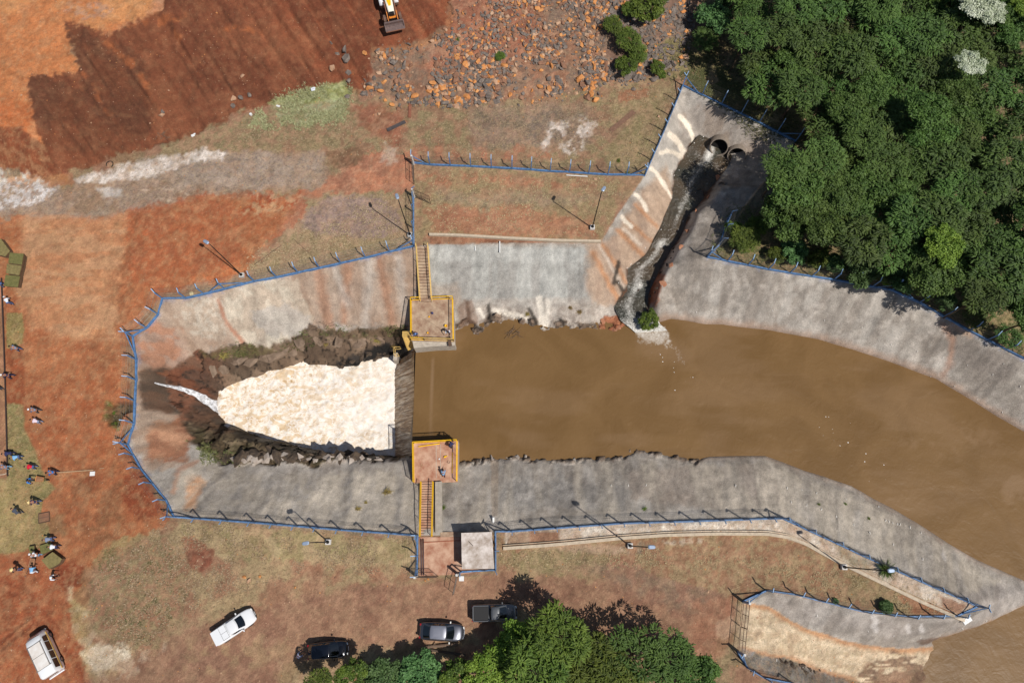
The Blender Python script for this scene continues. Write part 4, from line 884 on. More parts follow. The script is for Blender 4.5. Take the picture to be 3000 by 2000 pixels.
# ------------------------------------------------------------------ fences
POST = None
def post_meshes():
    a = MB(); a.box((0, 0, 1.0), (.11, .11, 2.0)); a.bar((0, 0, 1.97), (0, .36, 2.36), .09, .09)
    b = MB(); b.bar((0, .02, 2.06), (0, .40, 2.47), .085, .03)
    pa = a.build('post', M_blue); pb = b.build('arm_cap', M_blue2); return pa, pb
PA, PB = post_meshes()
first_post = [True]
def make_post(p, rz, parent):
    if first_post[0]: a, b = PA, PB; first_post[0] = False
    else:
        a = PA.copy(); COL.objects.link(a); b = PB.copy(); COL.objects.link(b)
    a.parent = parent; a.location = p; a.rotation_euler = (0, 0, rz); b.parent = a; b.location = (0, 0, 0)
    return a
def fence(runs, label, side, spacing=2.55, wall=True, braces=True, mesh=True, group='blue mesh fences round the basin', wallh=.28, gaps=()):
    """runs: list of pixel polylines at the fence foot; side=+1 arms lean to the left of travel, -1 right"""
    root = empty('mesh_fence', G(*runs[0][0]), 0, label, 'fence', group)
    base = root.location.copy(); wl = MB(); wm = MB(); bw = MB(); posts = []
    for run in runs:
        P = [G(*p) for p in run]
        # resample
        pts = []; 
        for i, (a, b) in enumerate(zip(P, P[1:])):
            n = max(1, round((b-a).length/spacing))
            for k in range(n): 
                q = a.lerp(b, k/n); q.z = height(q.x, q.y); pts.append(q)
        pts.append(P[-1])
        for i, (a, b) in enumerate(zip(pts, pts[1:])):
            skip = any(g0 <= i < g1 for g0, g1 in gaps)
            A = a-base; B = b-base
            if wall and not skip: 
                wl.bar(A+Vector((0, 0, wallh/2-.1)), B+Vector((0, 0, wallh/2-.1)), .15, wallh+.2)
            d = (B-A); L = d.length; d2 = Vector((d.x, d.y, 0)).normalized(); nrm = Vector((-d2.y, d2.x, 0))*side
            for hh in (.55, 1.2, 1.95): bw.bar(A+Vector((0, 0, hh)), B+Vector((0, 0, hh)), .010, n=3)
            for k in (.35, .7, 1.0): bw.bar(A+nrm*.36*k+Vector((0, 0, 2.0+.36*k)), B+nrm*.36*k+Vector((0, 0, 2.0+.36*k)), .008, n=3)
            if mesh:
                st_ = .22; n = int(L/st_); hgt = 1.65
                for k in range(-int(hgt/st_), n):
                    for sg in (1, -1):
                        t0 = k*st_ if sg == 1 else k*st_+hgt; t1 = t0+sg*hgt
                        ta, tb = t0, t1; za, zb = .28, .28+hgt
                        lo, hi = (ta, tb) if ta < tb else (tb, ta)
                        if hi <= 0 or lo >= L: continue
                        def at(t): 
                            u = (t-ta)/(tb-ta); return A+d*(t/L)+Vector((0, 0, za+(zb-za)*u))
                        c0 = min(max(ta, 0), L); c1 = min(max(tb, 0), L)
                        if abs(c0-c1) > .02: wm.bar(at(c0), at(c1), .0035, n=3)
        for i, p in enumerate(pts):
            a = pts[max(0, i-1)]; b = pts[min(len(pts)-1, i+1)]; d = b-a
            rz = math.atan2(d.y, d.x)+(0 if side > 0 else math.pi)
            posts.append(make_post(p-base, rz, root))
            if braces and i in (0, len(pts)-1):
                q = pts[1] if i == 0 else pts[-2]; t = (q-p)*.8
                wl.bar(p-base+Vector((0, 0, 1.75)), p-base+t+Vector((0, 0, .2)), .09, .09)
    if wall or braces: wl.build('base_wall', M_blue, root)
    bw.build('barbed_wire', M_wire, root)
    if mesh: wm.build('wire_mesh', M_wire, root)
    return root
F_N = [(1210, 478), (1260, 484), (1500, 495), (1780, 513), (1888, 516)]
fence([F_N], 'straight blue fence along the terrace, running from the open gate to the culvert channel', 1)
fence([[(1888, 516), (1945, 385), (2000, 252)]], 'blue fence climbing beside the white-streaked channel bank', 1)
fence([[(2000, 252), (2170, 335), (2330, 415)]], 'blue fence on the crest above the twin culvert mouths, under the trees', 1)
fence([[(1212, 575), (1213, 722)]], 'short blue fence running north from the top of the northern staircase', 1)
fence([[(1213, 722), (1000, 772), (747, 825), (660, 847)]], 'blue fence along the top of the brown-streaked northern bank, left of the stairs', -1)
fence([[(660, 847), (599, 862), (546, 874), (478, 875), (465, 922), (432, 961), (391, 986)]], 'broken-looking blue fence round the north-west corner of the basin', -1)
fence([[(391, 986), (401, 1054), (401, 1114), (397, 1174), (395, 1240), (377, 1303)]], 'blue fence at the western head of the basin above the wet chute', -1)
fence([[(377, 1303), (393, 1333), (415, 1373), (449, 1416), (489, 1465), (512, 1514)]], 'blue fence curving down the south-west corner of the basin', -1)
fence([[(512, 1514), (750, 1531), (1000, 1552), (1224, 1568)]], 'long blue fence on the southern bank, west of the yellow staircase', -1)
fence([[(1224, 1568), (1222, 1686)]], 'short blue fence on the left side of the clay-stained forecourt', -1)
fence([[(1352, 1674), (1452, 1669), (1452, 1556)]], 'blue fence wrapping the bottom and right sides of the concrete hut', -1, mesh=False)
fence([[(1452, 1556), (1500, 1556), (1819, 1533), (2250, 1519), (2292, 1518)]], 'long blue fence on the southern bank, east of the hut', -1)
fence([[(2292, 1518), (2599, 1660), (2860, 1775)]], 'blue fence descending the peninsula on the river side', -1)
fence([[(2860, 1775), (2801, 1803), (2658, 1805), (2526, 1790), (2331, 1741), (2244, 1729), (2176, 1760)]], 'blue fence on the ramp side of the peninsula', -1)
fence([[(2160, 1908), (2190, 1955), (2240, 1985), (2320, 2000), (2420, 2060)]], 'blue fence at the bottom edge, south of the cream ramp', -1)
fence([[(2133, 640), (2107, 718), (2071, 754)]], 'blue fence half hidden in the shrubs above the shaded channel bank', 1)
fence([[(2071, 754), (2250, 790), (2441, 820), (2611, 850)]], 'blue fence between the eastern grey bank and the wood, nearer the channel', 1)
fence([[(2611, 850), (2692, 886), (2836, 968), (3000, 1051), (3200, 1155)]], 'blue fence between the eastern grey bank and the wood, running off the right edge', 1)

# ------------------------------------------------------------------ gates
def gate(a, b, label, h=2.0, sign=False):
    A = G(*a); B = G(*b); root = empty('mesh_gate', A, 0, label, 'gate', 'steel mesh gates'); d = B-A; d.z = 0
    f = MB(); lo = Vector((0, 0, .12)); hi = Vector((0, 0, h))
    for t in (0, .5, 1): f.bar(d*t+lo, d*t+hi, .03, n=6)
    for z in (.12, h*.55, h): f.bar(Vector((0, 0, z)), d+Vector((0, 0, z)), .03, n=6)
    f.build('frame', M_rust, root)
    m = MB(); n = int(d.length/.16)
    for k in range(1, n): m.bar(d*(k/n)+lo, d*(k/n)+hi, .004, n=3)
    for k in range(1, 12): m.bar(Vector((0, 0, .12+k*(h-.12)/12)), d+Vector((0, 0, .12+k*(h-.12)/12)), .004, n=3)
    m.build('wire_mesh', M_wire, root)
    c = MB(); c.box((0, 0, h/2), (.22, .22, h+.1), math.atan2(d.y, d.x)); c.build('gate_post', mat('concrete_post', (206, 202, 196), .9, var=.1), root)
gate((1212, 482), (1214, 540), 'upper open gate leaf at the end of the terrace fence, swung towards the yard')
gate((1214, 578), (1262, 598), 'lower open gate leaf beside the lilac gravel, swung inward')
gate((1222, 1688), (1284, 1687), 'open gate leaf on the left of the forecourt entrance')
gate((1342, 1681), (1330, 1738), 'open gate leaf swung outward below the hut')
gate((2178, 1762), (2170, 1834), 'upper leaf of the closed double gate at the head of the ramp')
gate((2163, 1908), (2170, 1835), 'lower leaf of the closed double gate at the head of the ramp')
b = G(1354, 1692); t = empty('meter_box', b, 0, 'white square box on a post by the forecourt gate', 'meter box')
MB().box((0, 0, .95), (.5, .5, .16)).build('box', M_white, t, bevel=.02); MB().box((0, 0, .45), (.1, .1, .9)).build('post', M_blue, t)

# ------------------------------------------------------------------ lamp posts
def lamp(base, arm, h, label):
    B = G(*base); t = empty('street_lamp', B, 0, label, 'street lamp', 'steel lamp posts round the basin')
    f = MB(); f.box((0, 0, .12), (.55, .55, .5)); f.build('footing', mat('pale_footing', (204, 200, 194), .9, var=.1), t, bevel=.02)
    MB().cyl((0, 0, .42), .17, .14, 12).build('base_flange', M_dark, t)
    p = MB(); p.bar((0, 0, .4), (0, 0, h-.15), .075, n=10, r2=.045); p.build('pole', M_dark, t, True)
    a = MB(); d = Vector((math.cos(arm), math.sin(arm), 0)); a.bar(Vector((0, 0, h-.3)), Vector((0, 0, h))+d*.30, .035, n=8); a.build('arm', M_dark, t)
    hd = MB(); c = Vector((0, 0, h+.03))+d*.42
    ring = lambda z, k: [c+Matrix.Rotation(arm, 3, 'Z') @ Vector((x*k, y*k, z)) for x, y in ((-.34, -.12), (-.2, -.19), (.22, -.17), (.34, -.08), (.34, .08), (.22, .17), (-.2, .19), (-.34, .12))]
    hd.loft([ring(-.05, .9), ring(0, 1), ring(.05, .97), ring(.09, .7)]); hd.build('lamp_head', mat('lamp_housing', (150, 166, 188), .4, metal=.3), t, bevel=.01)
lamp((710, 808), 2.6, 9.1, 'tall lamp post on the fence line by the red soil, upper left of the basin')
lamp((1202, 690), 1.9, 9.0, 'lamp post beside the short fence north of the stairs')
lamp((1735, 668), 1.0, 8.9, 'lamp post inside the northern enclosure near the channel')
lamp((963, 1587), 3.3, 6.9, 'lamp post in the dry grass below the southern fence, left of the hut')
lamp((1845, 1598), .0, 9.6, 'lamp post behind the long kerb, right of the hut')
lamp((2470, 1660), .05, 8.6, 'lamp post on the peninsula leaning over the spiky bush')

# ------------------------------------------------------------------ platforms and stairs
def railing(pts, z0, m, name='railing', h=1.05, step=.13):
    r = MB(); k = MB(); s = MB()
    for a, b in zip(pts, pts[1:]):
        a = Vector(a); b = Vector(b)
        for zz in (h, .12): r.bar(a+Vector((0, 0, zz)), b+Vector((0, 0, zz)), .075, .06)
        r.bar(a, a+Vector((0, 0, h)), .07, .07); r.bar(b, b+Vector((0, 0, h)), .07, .07)
        n = max(2, int((b-a).length/step))
        for i in range(1, n): p = a.lerp(b, i/n); r.bar(p+Vector((0, 0, .12)), p+Vector((0, 0, h)), .012, n=4)
    return r
def platform(corners, open_side, label, mdeck):
    """corners: world xy list TL,TR,BR,BL"""
    c = [Vector((p.x, p.y, 0)) for p in corners]; o = sum(c, Vector())/4; root = empty('lookout_platform', (o.x, o.y, DECK), 0, label, 'platform')
    q = [p-o for p in c]
    grow = lambda k: [p+p.normalized()*k for p in q]
    d = MB(); g = grow(.12); d.loft([[p+Vector((0, 0, -.22)) for p in g], [p for p in g]]); d.build('deck', mdeck, root, bevel=.02)
    b = MB(); g = grow(.05); g2 = grow(.05); b.loft([[p+Vector((0, 0, FZ-2-DECK)) for p in g], [p+Vector((0, 0, -.22)) for p in g2]]); b.build('pier', M_con, root)
    return root, q
nd = [W(1202, 871, DECK+1.05), W(1325, 867, DECK+1.05), W(1327, 992, DECK+1.05), W(1203, 988, DECK+1.05)]
root, q = platform(nd, 0, 'northern concrete lookout platform with yellow railings and buckets', M_condirt)
gl = W(1229, 880, DECK+.9); gr = W(1263, 876, DECK+.9); o = root.location
L_ = Vector((gl.x-o.x, q[0].y+(q[1].y-q[0].y)*.25, 0)); R_ = Vector((gr.x-o.x, q[0].y+(q[1].y-q[0].y)*.5, 0))
gapW = q[3]+(q[2]-q[3])*.0
railing([q[0], L_], 0, M_yel).build('railing', M_yel, root); railing([R_, q[1]], 0, M_yel).build('railing', M_yel, root)
railing([q[1], q[2]], 0, M_yel).build('railing', M_yel, root)
mid = q[3].lerp(q[2], .3); railing([q[3], mid], 0, M_yel).build('railing', M_yel, root); railing([mid, q[2]], 0, M_yeld).build('railing', M_yeld, root)['label'] = 'faded pale yellow railing'
railing([q[0], q[0].lerp(q[3], .86)], 0, M_yel).build('railing', M_yel, root)
ap = MB(); w4 = [W(1206, 992, DECK), W(1329, 992, DECK), W(1333, 1003, DECK), W(1332, 1010, DECK), W(1270, 1012, DECK), W(1212, 1018, DECK)]
ap.loft([[Vector((p.x-o.x, p.y-o.y, FZ-2-DECK)) for p in w4], [Vector((p.x-o.x, p.y-o.y, -.25)) for p in w4]]); ap.build('apron', M_con, root)
NROOT = root
sd_ = [W(1208, 1294, DECK+1.05), W(1338, 1287, DECK+1.05), W(1337, 1407, DECK+1.05), W(1210, 1410, DECK+1.05)]
root, q = platform(sd_, 0, 'southern clay-stained lookout platform with yellow railings', M_conred)
railing([q[0], q[1]], 0, M_yel).build('railing', M_yel, root); railing([q[1], q[2]], 0, M_yel).build('railing', M_yel, root); railing([q[0], q[3]], 0, M_yel).build('railing', M_yel, root)
SROOT = root; so_ = root.location
j = MB(); 
for a, b in (((1278, 1300), (1278, 1400)), ((1291, 1300), (1291, 1400))):
    A = W(*a, DECK)-so_; B = W(*b, DECK)-so_; A.z = B.z = .004; j.bar(A, B, .05, .012)
j.build('drain_strip', M_con, root)

def stairs(lt, lb, wpx, zt, zb, n, label, m_st, m_rail, name='staircase', group='yellow railed staircases'):
    """lt / lb : pixel of the left rail foot at the top / bottom"""
    A = W(lt[0], lt[1], zt); B = W(lb[0], lb[1], zb); A2 = W(lt[0]+wpx, lt[1], zt); B2 = W(lb[0]+wpx, lb[1], zb)
    root = empty('staircase', B, 0, label, 'staircase', group); o = B.copy(); A, B, A2, B2 = [p-o for p in (A, B, A2, B2)]
    s = MB()
    for i in range(n):
        t0 = i/n; t1 = (i+1)/n; z = B.z+(A.z-B.z)*t1-.0
        a = B.lerp(A, t0); b = B2.lerp(A2, t0); c = B2.lerp(A2, t1); d = B.lerp(A, t1); dn = Vector((0, 0, -.35))
        rg = [Vector((p.x, p.y, z)) for p in (a, b, c, d)]; s.loft([[p+dn for p in rg], rg])
        no = (d-a).normalized()*.05; no.z = 0
    s.build('steps', m_st, root)
    nz = MB()
    for i in range(n):
        t = i/n; z = B.z+(A.z-B.z)*(i+1)/n; a = B.lerp(A, t); b = B2.lerp(A2, t); nz.bar(Vector((a.x, a.y, z-.02)), Vector((b.x, b.y, z-.02)), .05, .05)
    nz.build('nosing', M_rust, root)
    for P, Q in ((A, B), (A2, B2)):
        r = MB(); up = Vector((0, 0, 1.0)); 
        for zz in (1.0, .15): r.bar(P+Vector((0, 0, zz)), Q+Vector((0, 0, zz)), .07, .06)
        m_ = max(3, int((P-Q).length/.15))
        for i in range(m_+1): p = P.lerp(Q, i/m_); r.bar(p+Vector((0, 0, 0)), p+up, .035 if i % 12 == 0 else .012, n=4)
        r.build('handrail', m_rail, root)
        sg = MB(); sg.bar(P+Vector((0, 0, -.12)), Q+Vector((0, 0, -.12)), .10, .34); sg.build('stringer', M_con, root)
    return root
stairs((1221, 722), (1232, 884), 34, -.1, DECK, 18, 'northern staircase down to the lookout platform, with faded yellow handrails', M_condirt, M_yeld)
stairs((1232, 1570), (1235, 1411), 35, -.1, DECK, 21, 'southern staircase down to the lookout platform, with bright yellow handrails', M_conred, M_yel)

# steel access ladder on the weir side of the northern platform
o = W(1200, 1000, DECK); t = empty('access_stair', o, 0, 'steep yellow steel access stair hanging beside the northern platform', 'access stair')
g = MB(); a = W(1180, 975, DECK)-o; 
for i in range(9):
    f_ = i/8; p = W(1180+0*f_, 971+16*f_, DECK)-o; r_ = W(1203, 971+16*f_, DECK)-o; g.bar(p, r_, .05, .05)
for x in (1180, 1202): g.bar(W(x, 970, DECK)-o, W(x, 988, DECK)-o, .07, .07)
g.build('landing_grating', M_yeld, t)
g = MB(); n = 15
for i in range(n):
    f_ = i/(n-1); z = DECK-.1-2.6*f_; p = W(1183+13*f_, 989+38*f_-2, z)-o; r_ = W(1205+7*f_, 989+32*f_-2, z)-o; g.bar(p, r_, .09, .03)
g.build('treads', M_yeld, t)
for k, (xa, xb, dy) in enumerate(((1182, 1196, 38), (1205, 1212, 32))):
    r = MB(); z1 = DECK-2.7
    r.bar(W(xa, 988, DECK)-o, W(xb, 988+dy, z1)-o, .07, .1); r.bar(W(xa, 988, DECK)-o+Vector((0, 0, .9)), W(xb, 988+dy, z1)-o+Vector((0, 0, .9)), .05, .05)
    for i in range(5): f_ = i/4; p = (W(xa, 988, DECK)-o).lerp(W(xb, 988+dy, z1)-o, f_); r.bar(p, p+Vector((0, 0, .9)), .02, n=5)
    r.build('handrail', M_yeld, t)
o = W(1158, 1044, -7.2); t = empty('guard_frame', o, 0, 'small yellow guard frame standing low by the foaming pool', 'guard rail')
g = MB()
for z in (.0, 1.0):
    P = [W(1175, 1022, -7.2)-o, W(1158, 1023, -7.2)-o, W(1158, 1044, -7.2)-o, W(1170, 1043, -7.2)-o]
    for a, b in zip(P, P[1:]): g.bar(a+Vector((0, 0, z)), b+Vector((0, 0, z)), .05, .05)
for p in P: g.bar(p, p+Vector((0, 0, 1.0)), .05, .05)
g.build('frame', M_yeld, t)
g = MB(); g.box((0, 0, -1.6), (.5, 1.0, 3.2)); g.build('plinth', M_con, t)

# ------------------------------------------------------------------ hut and forecourt
RZ = 1.9; c4 = [W(1351, 1560, RZ), W(1441, 1557, RZ), W(1448, 1665, RZ), W(1353, 1666, RZ)]
o = sum(c4, Vector())/4; t = empty('pump_hut', (o.x, o.y, -.1), 0, 'square concrete pump hut with a mottled pale flat roof', 'hut')
q = [Vector((p.x-o.x, p.y-o.y, 0)) for p in c4]
M_roof = mat('stained_roof', (158, 142, 128), .95, bump=.5, bscale=9, scale=1.3, col2=(216, 206, 198))
g = MB(); g.loft([[p+Vector((0, 0, RZ-.06)) for p in q], [p+Vector((0, 0, RZ+.1)) for p in q]]); g.build('roof', M_roof, t, bevel=.02)
g = MB(); g.loft([[p*.93+Vector((0, 0, -.2)) for p in q], [p*.93+Vector((0, 0, RZ-.06)) for p in q]]); g.build('wall', M_condirt, t)
g = MB(); p = q[0]*.93; p2 = q[3]*.93; a = p.lerp(p2, .35); b = p.lerp(p2, .65)
g.bar(a+Vector((-.02, 0, .95)), b+Vector((-.02, 0, .95)), .05, 1.8); dr = g.build('door', M_rust, t)
MB().box(b+Vector((-.08, .12, .95)), (.05, .12, .05)).build('handle', M_dark, dr)
MB().bar((-.9, .9, RZ+.13), (-.45, .45, RZ+.13), .03, n=6).build('steel_rod', M_dark, t)
o = W(1340, 1640, 0); t = empty('forecourt_slab', (o.x, o.y, 0), 0, 'clay-stained concrete forecourt slab between the fence and the hut', 'slab')
P = [W(x, y, .02)-o for x, y in ((1229, 1572), (1352, 1572), (1440, 1560), (1446, 1664), (1350, 1682), (1229, 1686))]
P = [Vector((p.x, p.y, 0)) for p in P]
g = MB(); g.loft([[p+Vector((0, 0, -.5)) for p in P], [p+Vector((0, 0, .08)) for p in P]]); g.build('slab', M_conred, t)
g = MB(); a = W(1238, 1588, .1)-o; b = W(1352, 1582, .1)-o; g.bar(a, b, .10, .05); g.build('threshold', mat('clay_edge', (150, 92, 68), .9, var=.1), t)
for x in (1234, 1240):
    A = W(x, 1578, .2); B = W(x+1, 1684, .2); g = MB(); g.bar(Vector((0, 0, 0)), B-A, .06, n=8); pp = g.build('drain_hose', mat('maroon_pipe', (70, 48, 52), .5), None, True); pp.location = A
    tag(pp, 'dark pipe lying along the forecourt fence, the %s of the pair' % ('left one' if x == 1234 else 'right one'), 'pipe', 'pipes on the forecourt')
o = W(1287, 1500, -1); A = W(1285, 1412, DECK+.25)-o; B = W(1286, 1560, .0)-o
g = MB(); g.bar(A, B, .75, .35); g = g.build('concrete_flume', M_con); g.location = o; tag(g, 'pale straight concrete flume sloping beside the southern staircase', 'flume')
o = W(1320, 1567, 0); g = MB(); P = [W(x, y, 0)-o for x, y in ((1290, 1558), (1350, 1556), (1350, 1571), (1290, 1573))]
g.loft([[p+Vector((0, 0, -.5)) for p in P], [p+Vector((0, 0, .05)) for p in P]]); g = g.build('concrete_step', M_condirt); g.location = o; tag(g, 'low concrete step behind the shaded top of the bank beside the hut', 'step')

# ------------------------------------------------------------------ kerbs
def kerb(pts, w, h, name, label, cat, m, channel=False):
    P = [G(*p) for p in pts]; o = P[0].copy(); rings = []
    for i, p in enumerate(P):
        a = P[max(0, i-1)]; b = P[min(len(P)-1, i+1)]; d = (b-a); d.z = 0; d.normalize(); n = Vector((-d.y, d.x, 0)); z0 = p.z
        p = p-o
        if channel: prof = [(-w/2, -.3), (w/2, -.3), (w/2, h), (w/2-.05, h), (w/2-.05, h-.30), (w/2-.20, h-.30), (w/2-.20, h), (-w/2, h)]
        else: prof = [(-w/2, -.4), (w/2, -.4), (w/2, h), (-w/2, h)]
        rings.append([p+n*x+Vector((0, 0, z)) for x, z in prof])
    g = MB(); g.loft(rings); ob = g.build(name, m); ob.location = o; tag(ob, label, cat); return ob
def dens(pts, n): return [tuple(p) for p in resample(pts, n)]
M_kerb = mat('pale_kerb', (188, 172, 150), .9, var=.15, scale=3, bump=.3)
kerb(dens([(1258, 689), (1340, 691), (1500, 700), (1620, 706), (1760, 709)], 40), .28, .35, 'retaining_kerb', 'long pale kerb along the top of the grey northern wall', 'kerb', M_kerb)
kerb(dens([(1474, 1603), (1600, 1594), (1700, 1585), (1819, 1573), (1950, 1564), (2100, 1560), (2250, 1561), (2310, 1571), (2360, 1590), (2450, 1640), (2600, 1712), (2700, 1760), (2800, 1804), (2835, 1818)], 110), .52, .22, 'drain_channel', 'narrow U-shaped concrete drain channel sweeping along the south side and down the peninsula', 'drain channel', M_kerb, True)
kerb(dens([(6, 815), (13, 1000), (18, 1150), (22, 1300), (24, 1394)], 30), .10, .18, 'edge_strip', 'thin dark strip between the clay pavement and the laid turf', 'edging', mat('dark_strip', (58, 44, 40), .8))  # dark line at the pavement edge, built as a thin raised strip
kerb(dens([(-40, 1390), (10, 1390), (22, 1385)], 8), .08, .06, 'edge_strip', 'short pale edging at the end of the clay pavement', 'edging', M_kerb)

# ------------------------------------------------------------------ culvert pipes
M_pipe = mat('concrete_pipe', (128, 116, 104), .9, var=.2, scale=3)
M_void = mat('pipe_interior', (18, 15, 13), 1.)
def culvert(px, py, z, r, ang, label):
    o = W(px, py, z); t = empty('culvert_pipe', o, ang, label, 'culvert pipe', 'concrete culvert pipes at the head of the channel'); t.rotation_euler = (0, R(-34), ang); n = 28
    ring = lambda x, rr: [Vector((x, rr*math.cos(2*math.pi*i/n), rr*math.sin(2*math.pi*i/n))) for i in range(n)]
    g = MB(); g.loft([ring(-3, r+.13), ring(0, r+.13), ring(0, r), ring(-2.8, r)], cap=False); g.build('pipe_wall', M_pipe, t, True)
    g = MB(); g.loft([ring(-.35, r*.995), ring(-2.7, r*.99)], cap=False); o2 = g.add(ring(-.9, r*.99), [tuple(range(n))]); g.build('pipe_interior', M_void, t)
culvert(2106, 432, -2.5, 1.05, R(-112), 'left concrete culvert mouth, gushing white water onto the rocks')
culvert(2158, 458, -2.6, 1.05, R(-112), 'right concrete culvert mouth, dark and dry')
culvert(2112, 545, -3.0, .5, R(-170), 'small broken pipe mouth low on the shaded channel bank')

# weep pipes
M_pvc = mat('white_plastic_pipe', (226, 222, 214), .5)
W1 = MB().bar((0, -.12, 0), (0, .16, -.03), .045, n=8).build('weep_pipe', M_pvc)
weeps_E = [(2484, 891), (2643, 930), (2610, 1009), (2687, 1029), (2762, 1047), (2834, 1070), (2908, 1096), (2940, 1065), (2988, 1131), (2654, 1081), (2726, 1103), (2796, 1131), (2862, 1170), (2936, 1207), (2311, 919), (2263, 910), (2361, 925), (2525, 960), (2415, 938), (2040, 914)]
weeps_S = [(1790, 1422), (1841, 1422), (1893, 1421), (2155, 1423), (2318, 1471), (2349, 1435), (2306, 1430), (2392, 1444), (2406, 1492), (2450, 1513), (2478, 1462), (2501, 1537), (2574, 1484), (2548, 1561), (2617, 1595), (2594, 1525), (2604, 1528), (2615, 1532), (2629, 1535), (2636, 1537), (2637, 1535), (2660, 1507),
           (2698, 1561), (2703, 1638), (2705, 1522), (2666, 1545), (2576, 1466), (2363, 1480)]
weeps_P = [(2393, 1803), (2543, 1848), (2618, 1862), (2697, 1867), (2753, 1860), (2890, 1818), (2950, 1800), (2798, 1862), (2275, 1933), (2352, 1955), (2433, 1962), (2820, 1840)]
weeps_N = [(1890, 727), (1848, 775), (1837, 785), (1812, 829), (1962, 500), (1968, 510), (1975, 515), (1985, 518), (1460, 952), (1935, 540)]
first = True
for grp, lst, lab in (('E', weeps_E, 'white weep pipe stub in the eastern grey bank'), ('S', weeps_S, 'white weep pipe stub in the southern grey bank'), ('P', weeps_P, 'white weep pipe stub in the bank beside the cream ramp'), ('N', weeps_N, 'white drain pipe end poking from the channel-side bank')):
    for (x, y) in lst:
        if first: ob = W1; first = False
        else: ob = W1.copy(); COL.objects.link(ob)
        ob.location = G(x, y, .05); ob.rotation_euler = (0, 0, random.uniform(-.6, .2)); s = random.uniform(.6, 1.0); ob.scale = (s, s, s)
        tag(ob, lab, 'drain pipe', {'E': 'weep pipes, eastern bank', 'S': 'weep pipes, southern bank', 'P': 'weep pipes by the ramp', 'N': 'drain pipe ends by the channel'}[grp])
def simple(mb, name, m, px, py, label, cat, dz=0, rz=0, z=None, group=None, **kw):
    ob = mb.build(name, m, **kw); ob.location = G(px, py, dz) if z is None else W(px, py, z); ob.rotation_euler = (0, 0, rz); return tag(ob, label, cat, group)
simple(MB().bar((0, .55, .05), (0, -.75, -.3), .07, n=8), 'downpipe', M_white, 1464, 722, 'white outfall pipe coming through the kerb of the grey northern wall', 'pipe', .25)
simple(MB().bar((0, .2, .05), (0, -.3, -.1), .06, n=8), 'downpipe', M_white, 1392, 728, 'short white outfall stub at the top of the grey northern wall', 'pipe', .15)
simple(MB().bar((0, .5, 0), (0, -.3, -.3), .13, n=10), 'downpipe', M_white, 1445, 1528, 'white pipe end on the bank just above the hut fence', 'pipe', .15)
simple(MB().bar((-1.3, .08, .05), (1.3, -.1, .05), .06, n=6), 'white_pole', M_white, 1690, 516, 'long white pole lying against the terrace fence', 'pole', .05)
simple(MB().box((0, 0, .1), (1.0, .8, .22), .5).box((.1, .05, .2), (.5, .4, .15), .9), 'concrete_block', M_white, 2828, 1812, 'pale block at the tip of the drain channel', 'block', 0, bevel=.03)

# ------------------------------------------------------------------ things lying on platforms
def bucket(px, py, z, r, label, m):
    t = empty('bucket', W(px, py, z), 0, label, 'bucket'); g = MB(); n = 16
    ring = lambda zz, rr: [Vector((rr*math.cos(2*math.pi*i/n), rr*math.sin(2*math.pi*i/n), zz)) for i in range(n)]
    g.loft([ring(0, r*.75), ring(r*2, r), ring(r*2, r*.9), ring(.05, r*.68)]); g.build('body', m, t, True)
    h = MB(); 
    for i in range(6): a = math.pi*i/6; b = math.pi*(i+1)/6; h.bar((r*math.cos(a), r*.3*math.sin(a), r*2+r*.4*math.sin(a)), (r*math.cos(b), r*.3*math.sin(b), r*2+r*.4*math.sin(b)), .008, n=4)
    h.build('handle', M_dark, t)
bucket(1307, 956, DECK, .17, 'large yellow bucket near the right railing of the northern platform', M_yel)
bucket(1258, 929, DECK, .10, 'small yellow bucket in the middle of the northern platform', M_yel)
bucket(1254, 976, DECK, .11, 'small yellow bucket by the front railing of the northern platform', M_yel)
simple(MB().box((0, 0, .13), (.24, .22, .26)).box((0, 0, .28), (.18, .16, .04)), 'tool_box', mat('navy_box', (56, 56, 100), .6), 1267, 918, 'small navy box standing alone on the northern platform', 'box', z=DECK, rz=.1, bevel=.015)
A = W(1226, 1308, DECK+.1); B = W(1289, 1299, DECK+.1); g = MB().bar(Vector(), B-A, .10, .09); g = g.build('steel_profile', M_yel); g.location = A; tag(g, 'loose yellow steel bar lying across the southern platform', 'bar')
A = W(1326, 1324, DECK+.1); B = W(1325, 1386, DECK+.1); g = MB().bar(Vector(), B-A, .07, .06); g = g.build('steel_profile', M_yel); g.location = A; tag(g, 'thin yellow bar lying along the right railing of the southern platform', 'bar')
simple(MB().cyl((0, 0, .03), .09, .06, 12).cyl((0, 0, .08), .05, .06, 10), 'round_lid', M_white, 1287, 1344, 'small round white lid on the southern platform', 'lid', z=DECK)
simple(MB().box((0, 0, .1), (.25, .18, .18), .4).cyl((.2, .1, .08), .07, .16, 10), 'tool_bag', M_yel, 1304, 1338, 'yellow power tool lying on the southern platform', 'tool', z=DECK, bevel=.02)
simple(MB().bar((0, 0, .04), (.3, -.2, .04), .02).bar((.3, -.2, .04), (.42, .05, .04), .02).bar((.1, -.1, .04), (.2, .2, .04), .015), 'hand_tool', M_dark, 1308, 1352, 'tangle of dark hand tools on the southern platform', 'tools', z=DECK)
simple(MB().bar((0, .3, .03), (0, -.02, .03), .05, .05).bar((0, 0, .03), (.2, 0, .03), .05, .05).bar((-.3, -.02, .03), (-.15, -.02, .03), .05, .05).bar((0, -.15, .03), (0, -.35, .03), .05, .05), 'timber_offcut', M_wood, 1234, 1364, 'pale timber offcuts laid like a cross on the southern platform', 'offcuts', z=DECK)
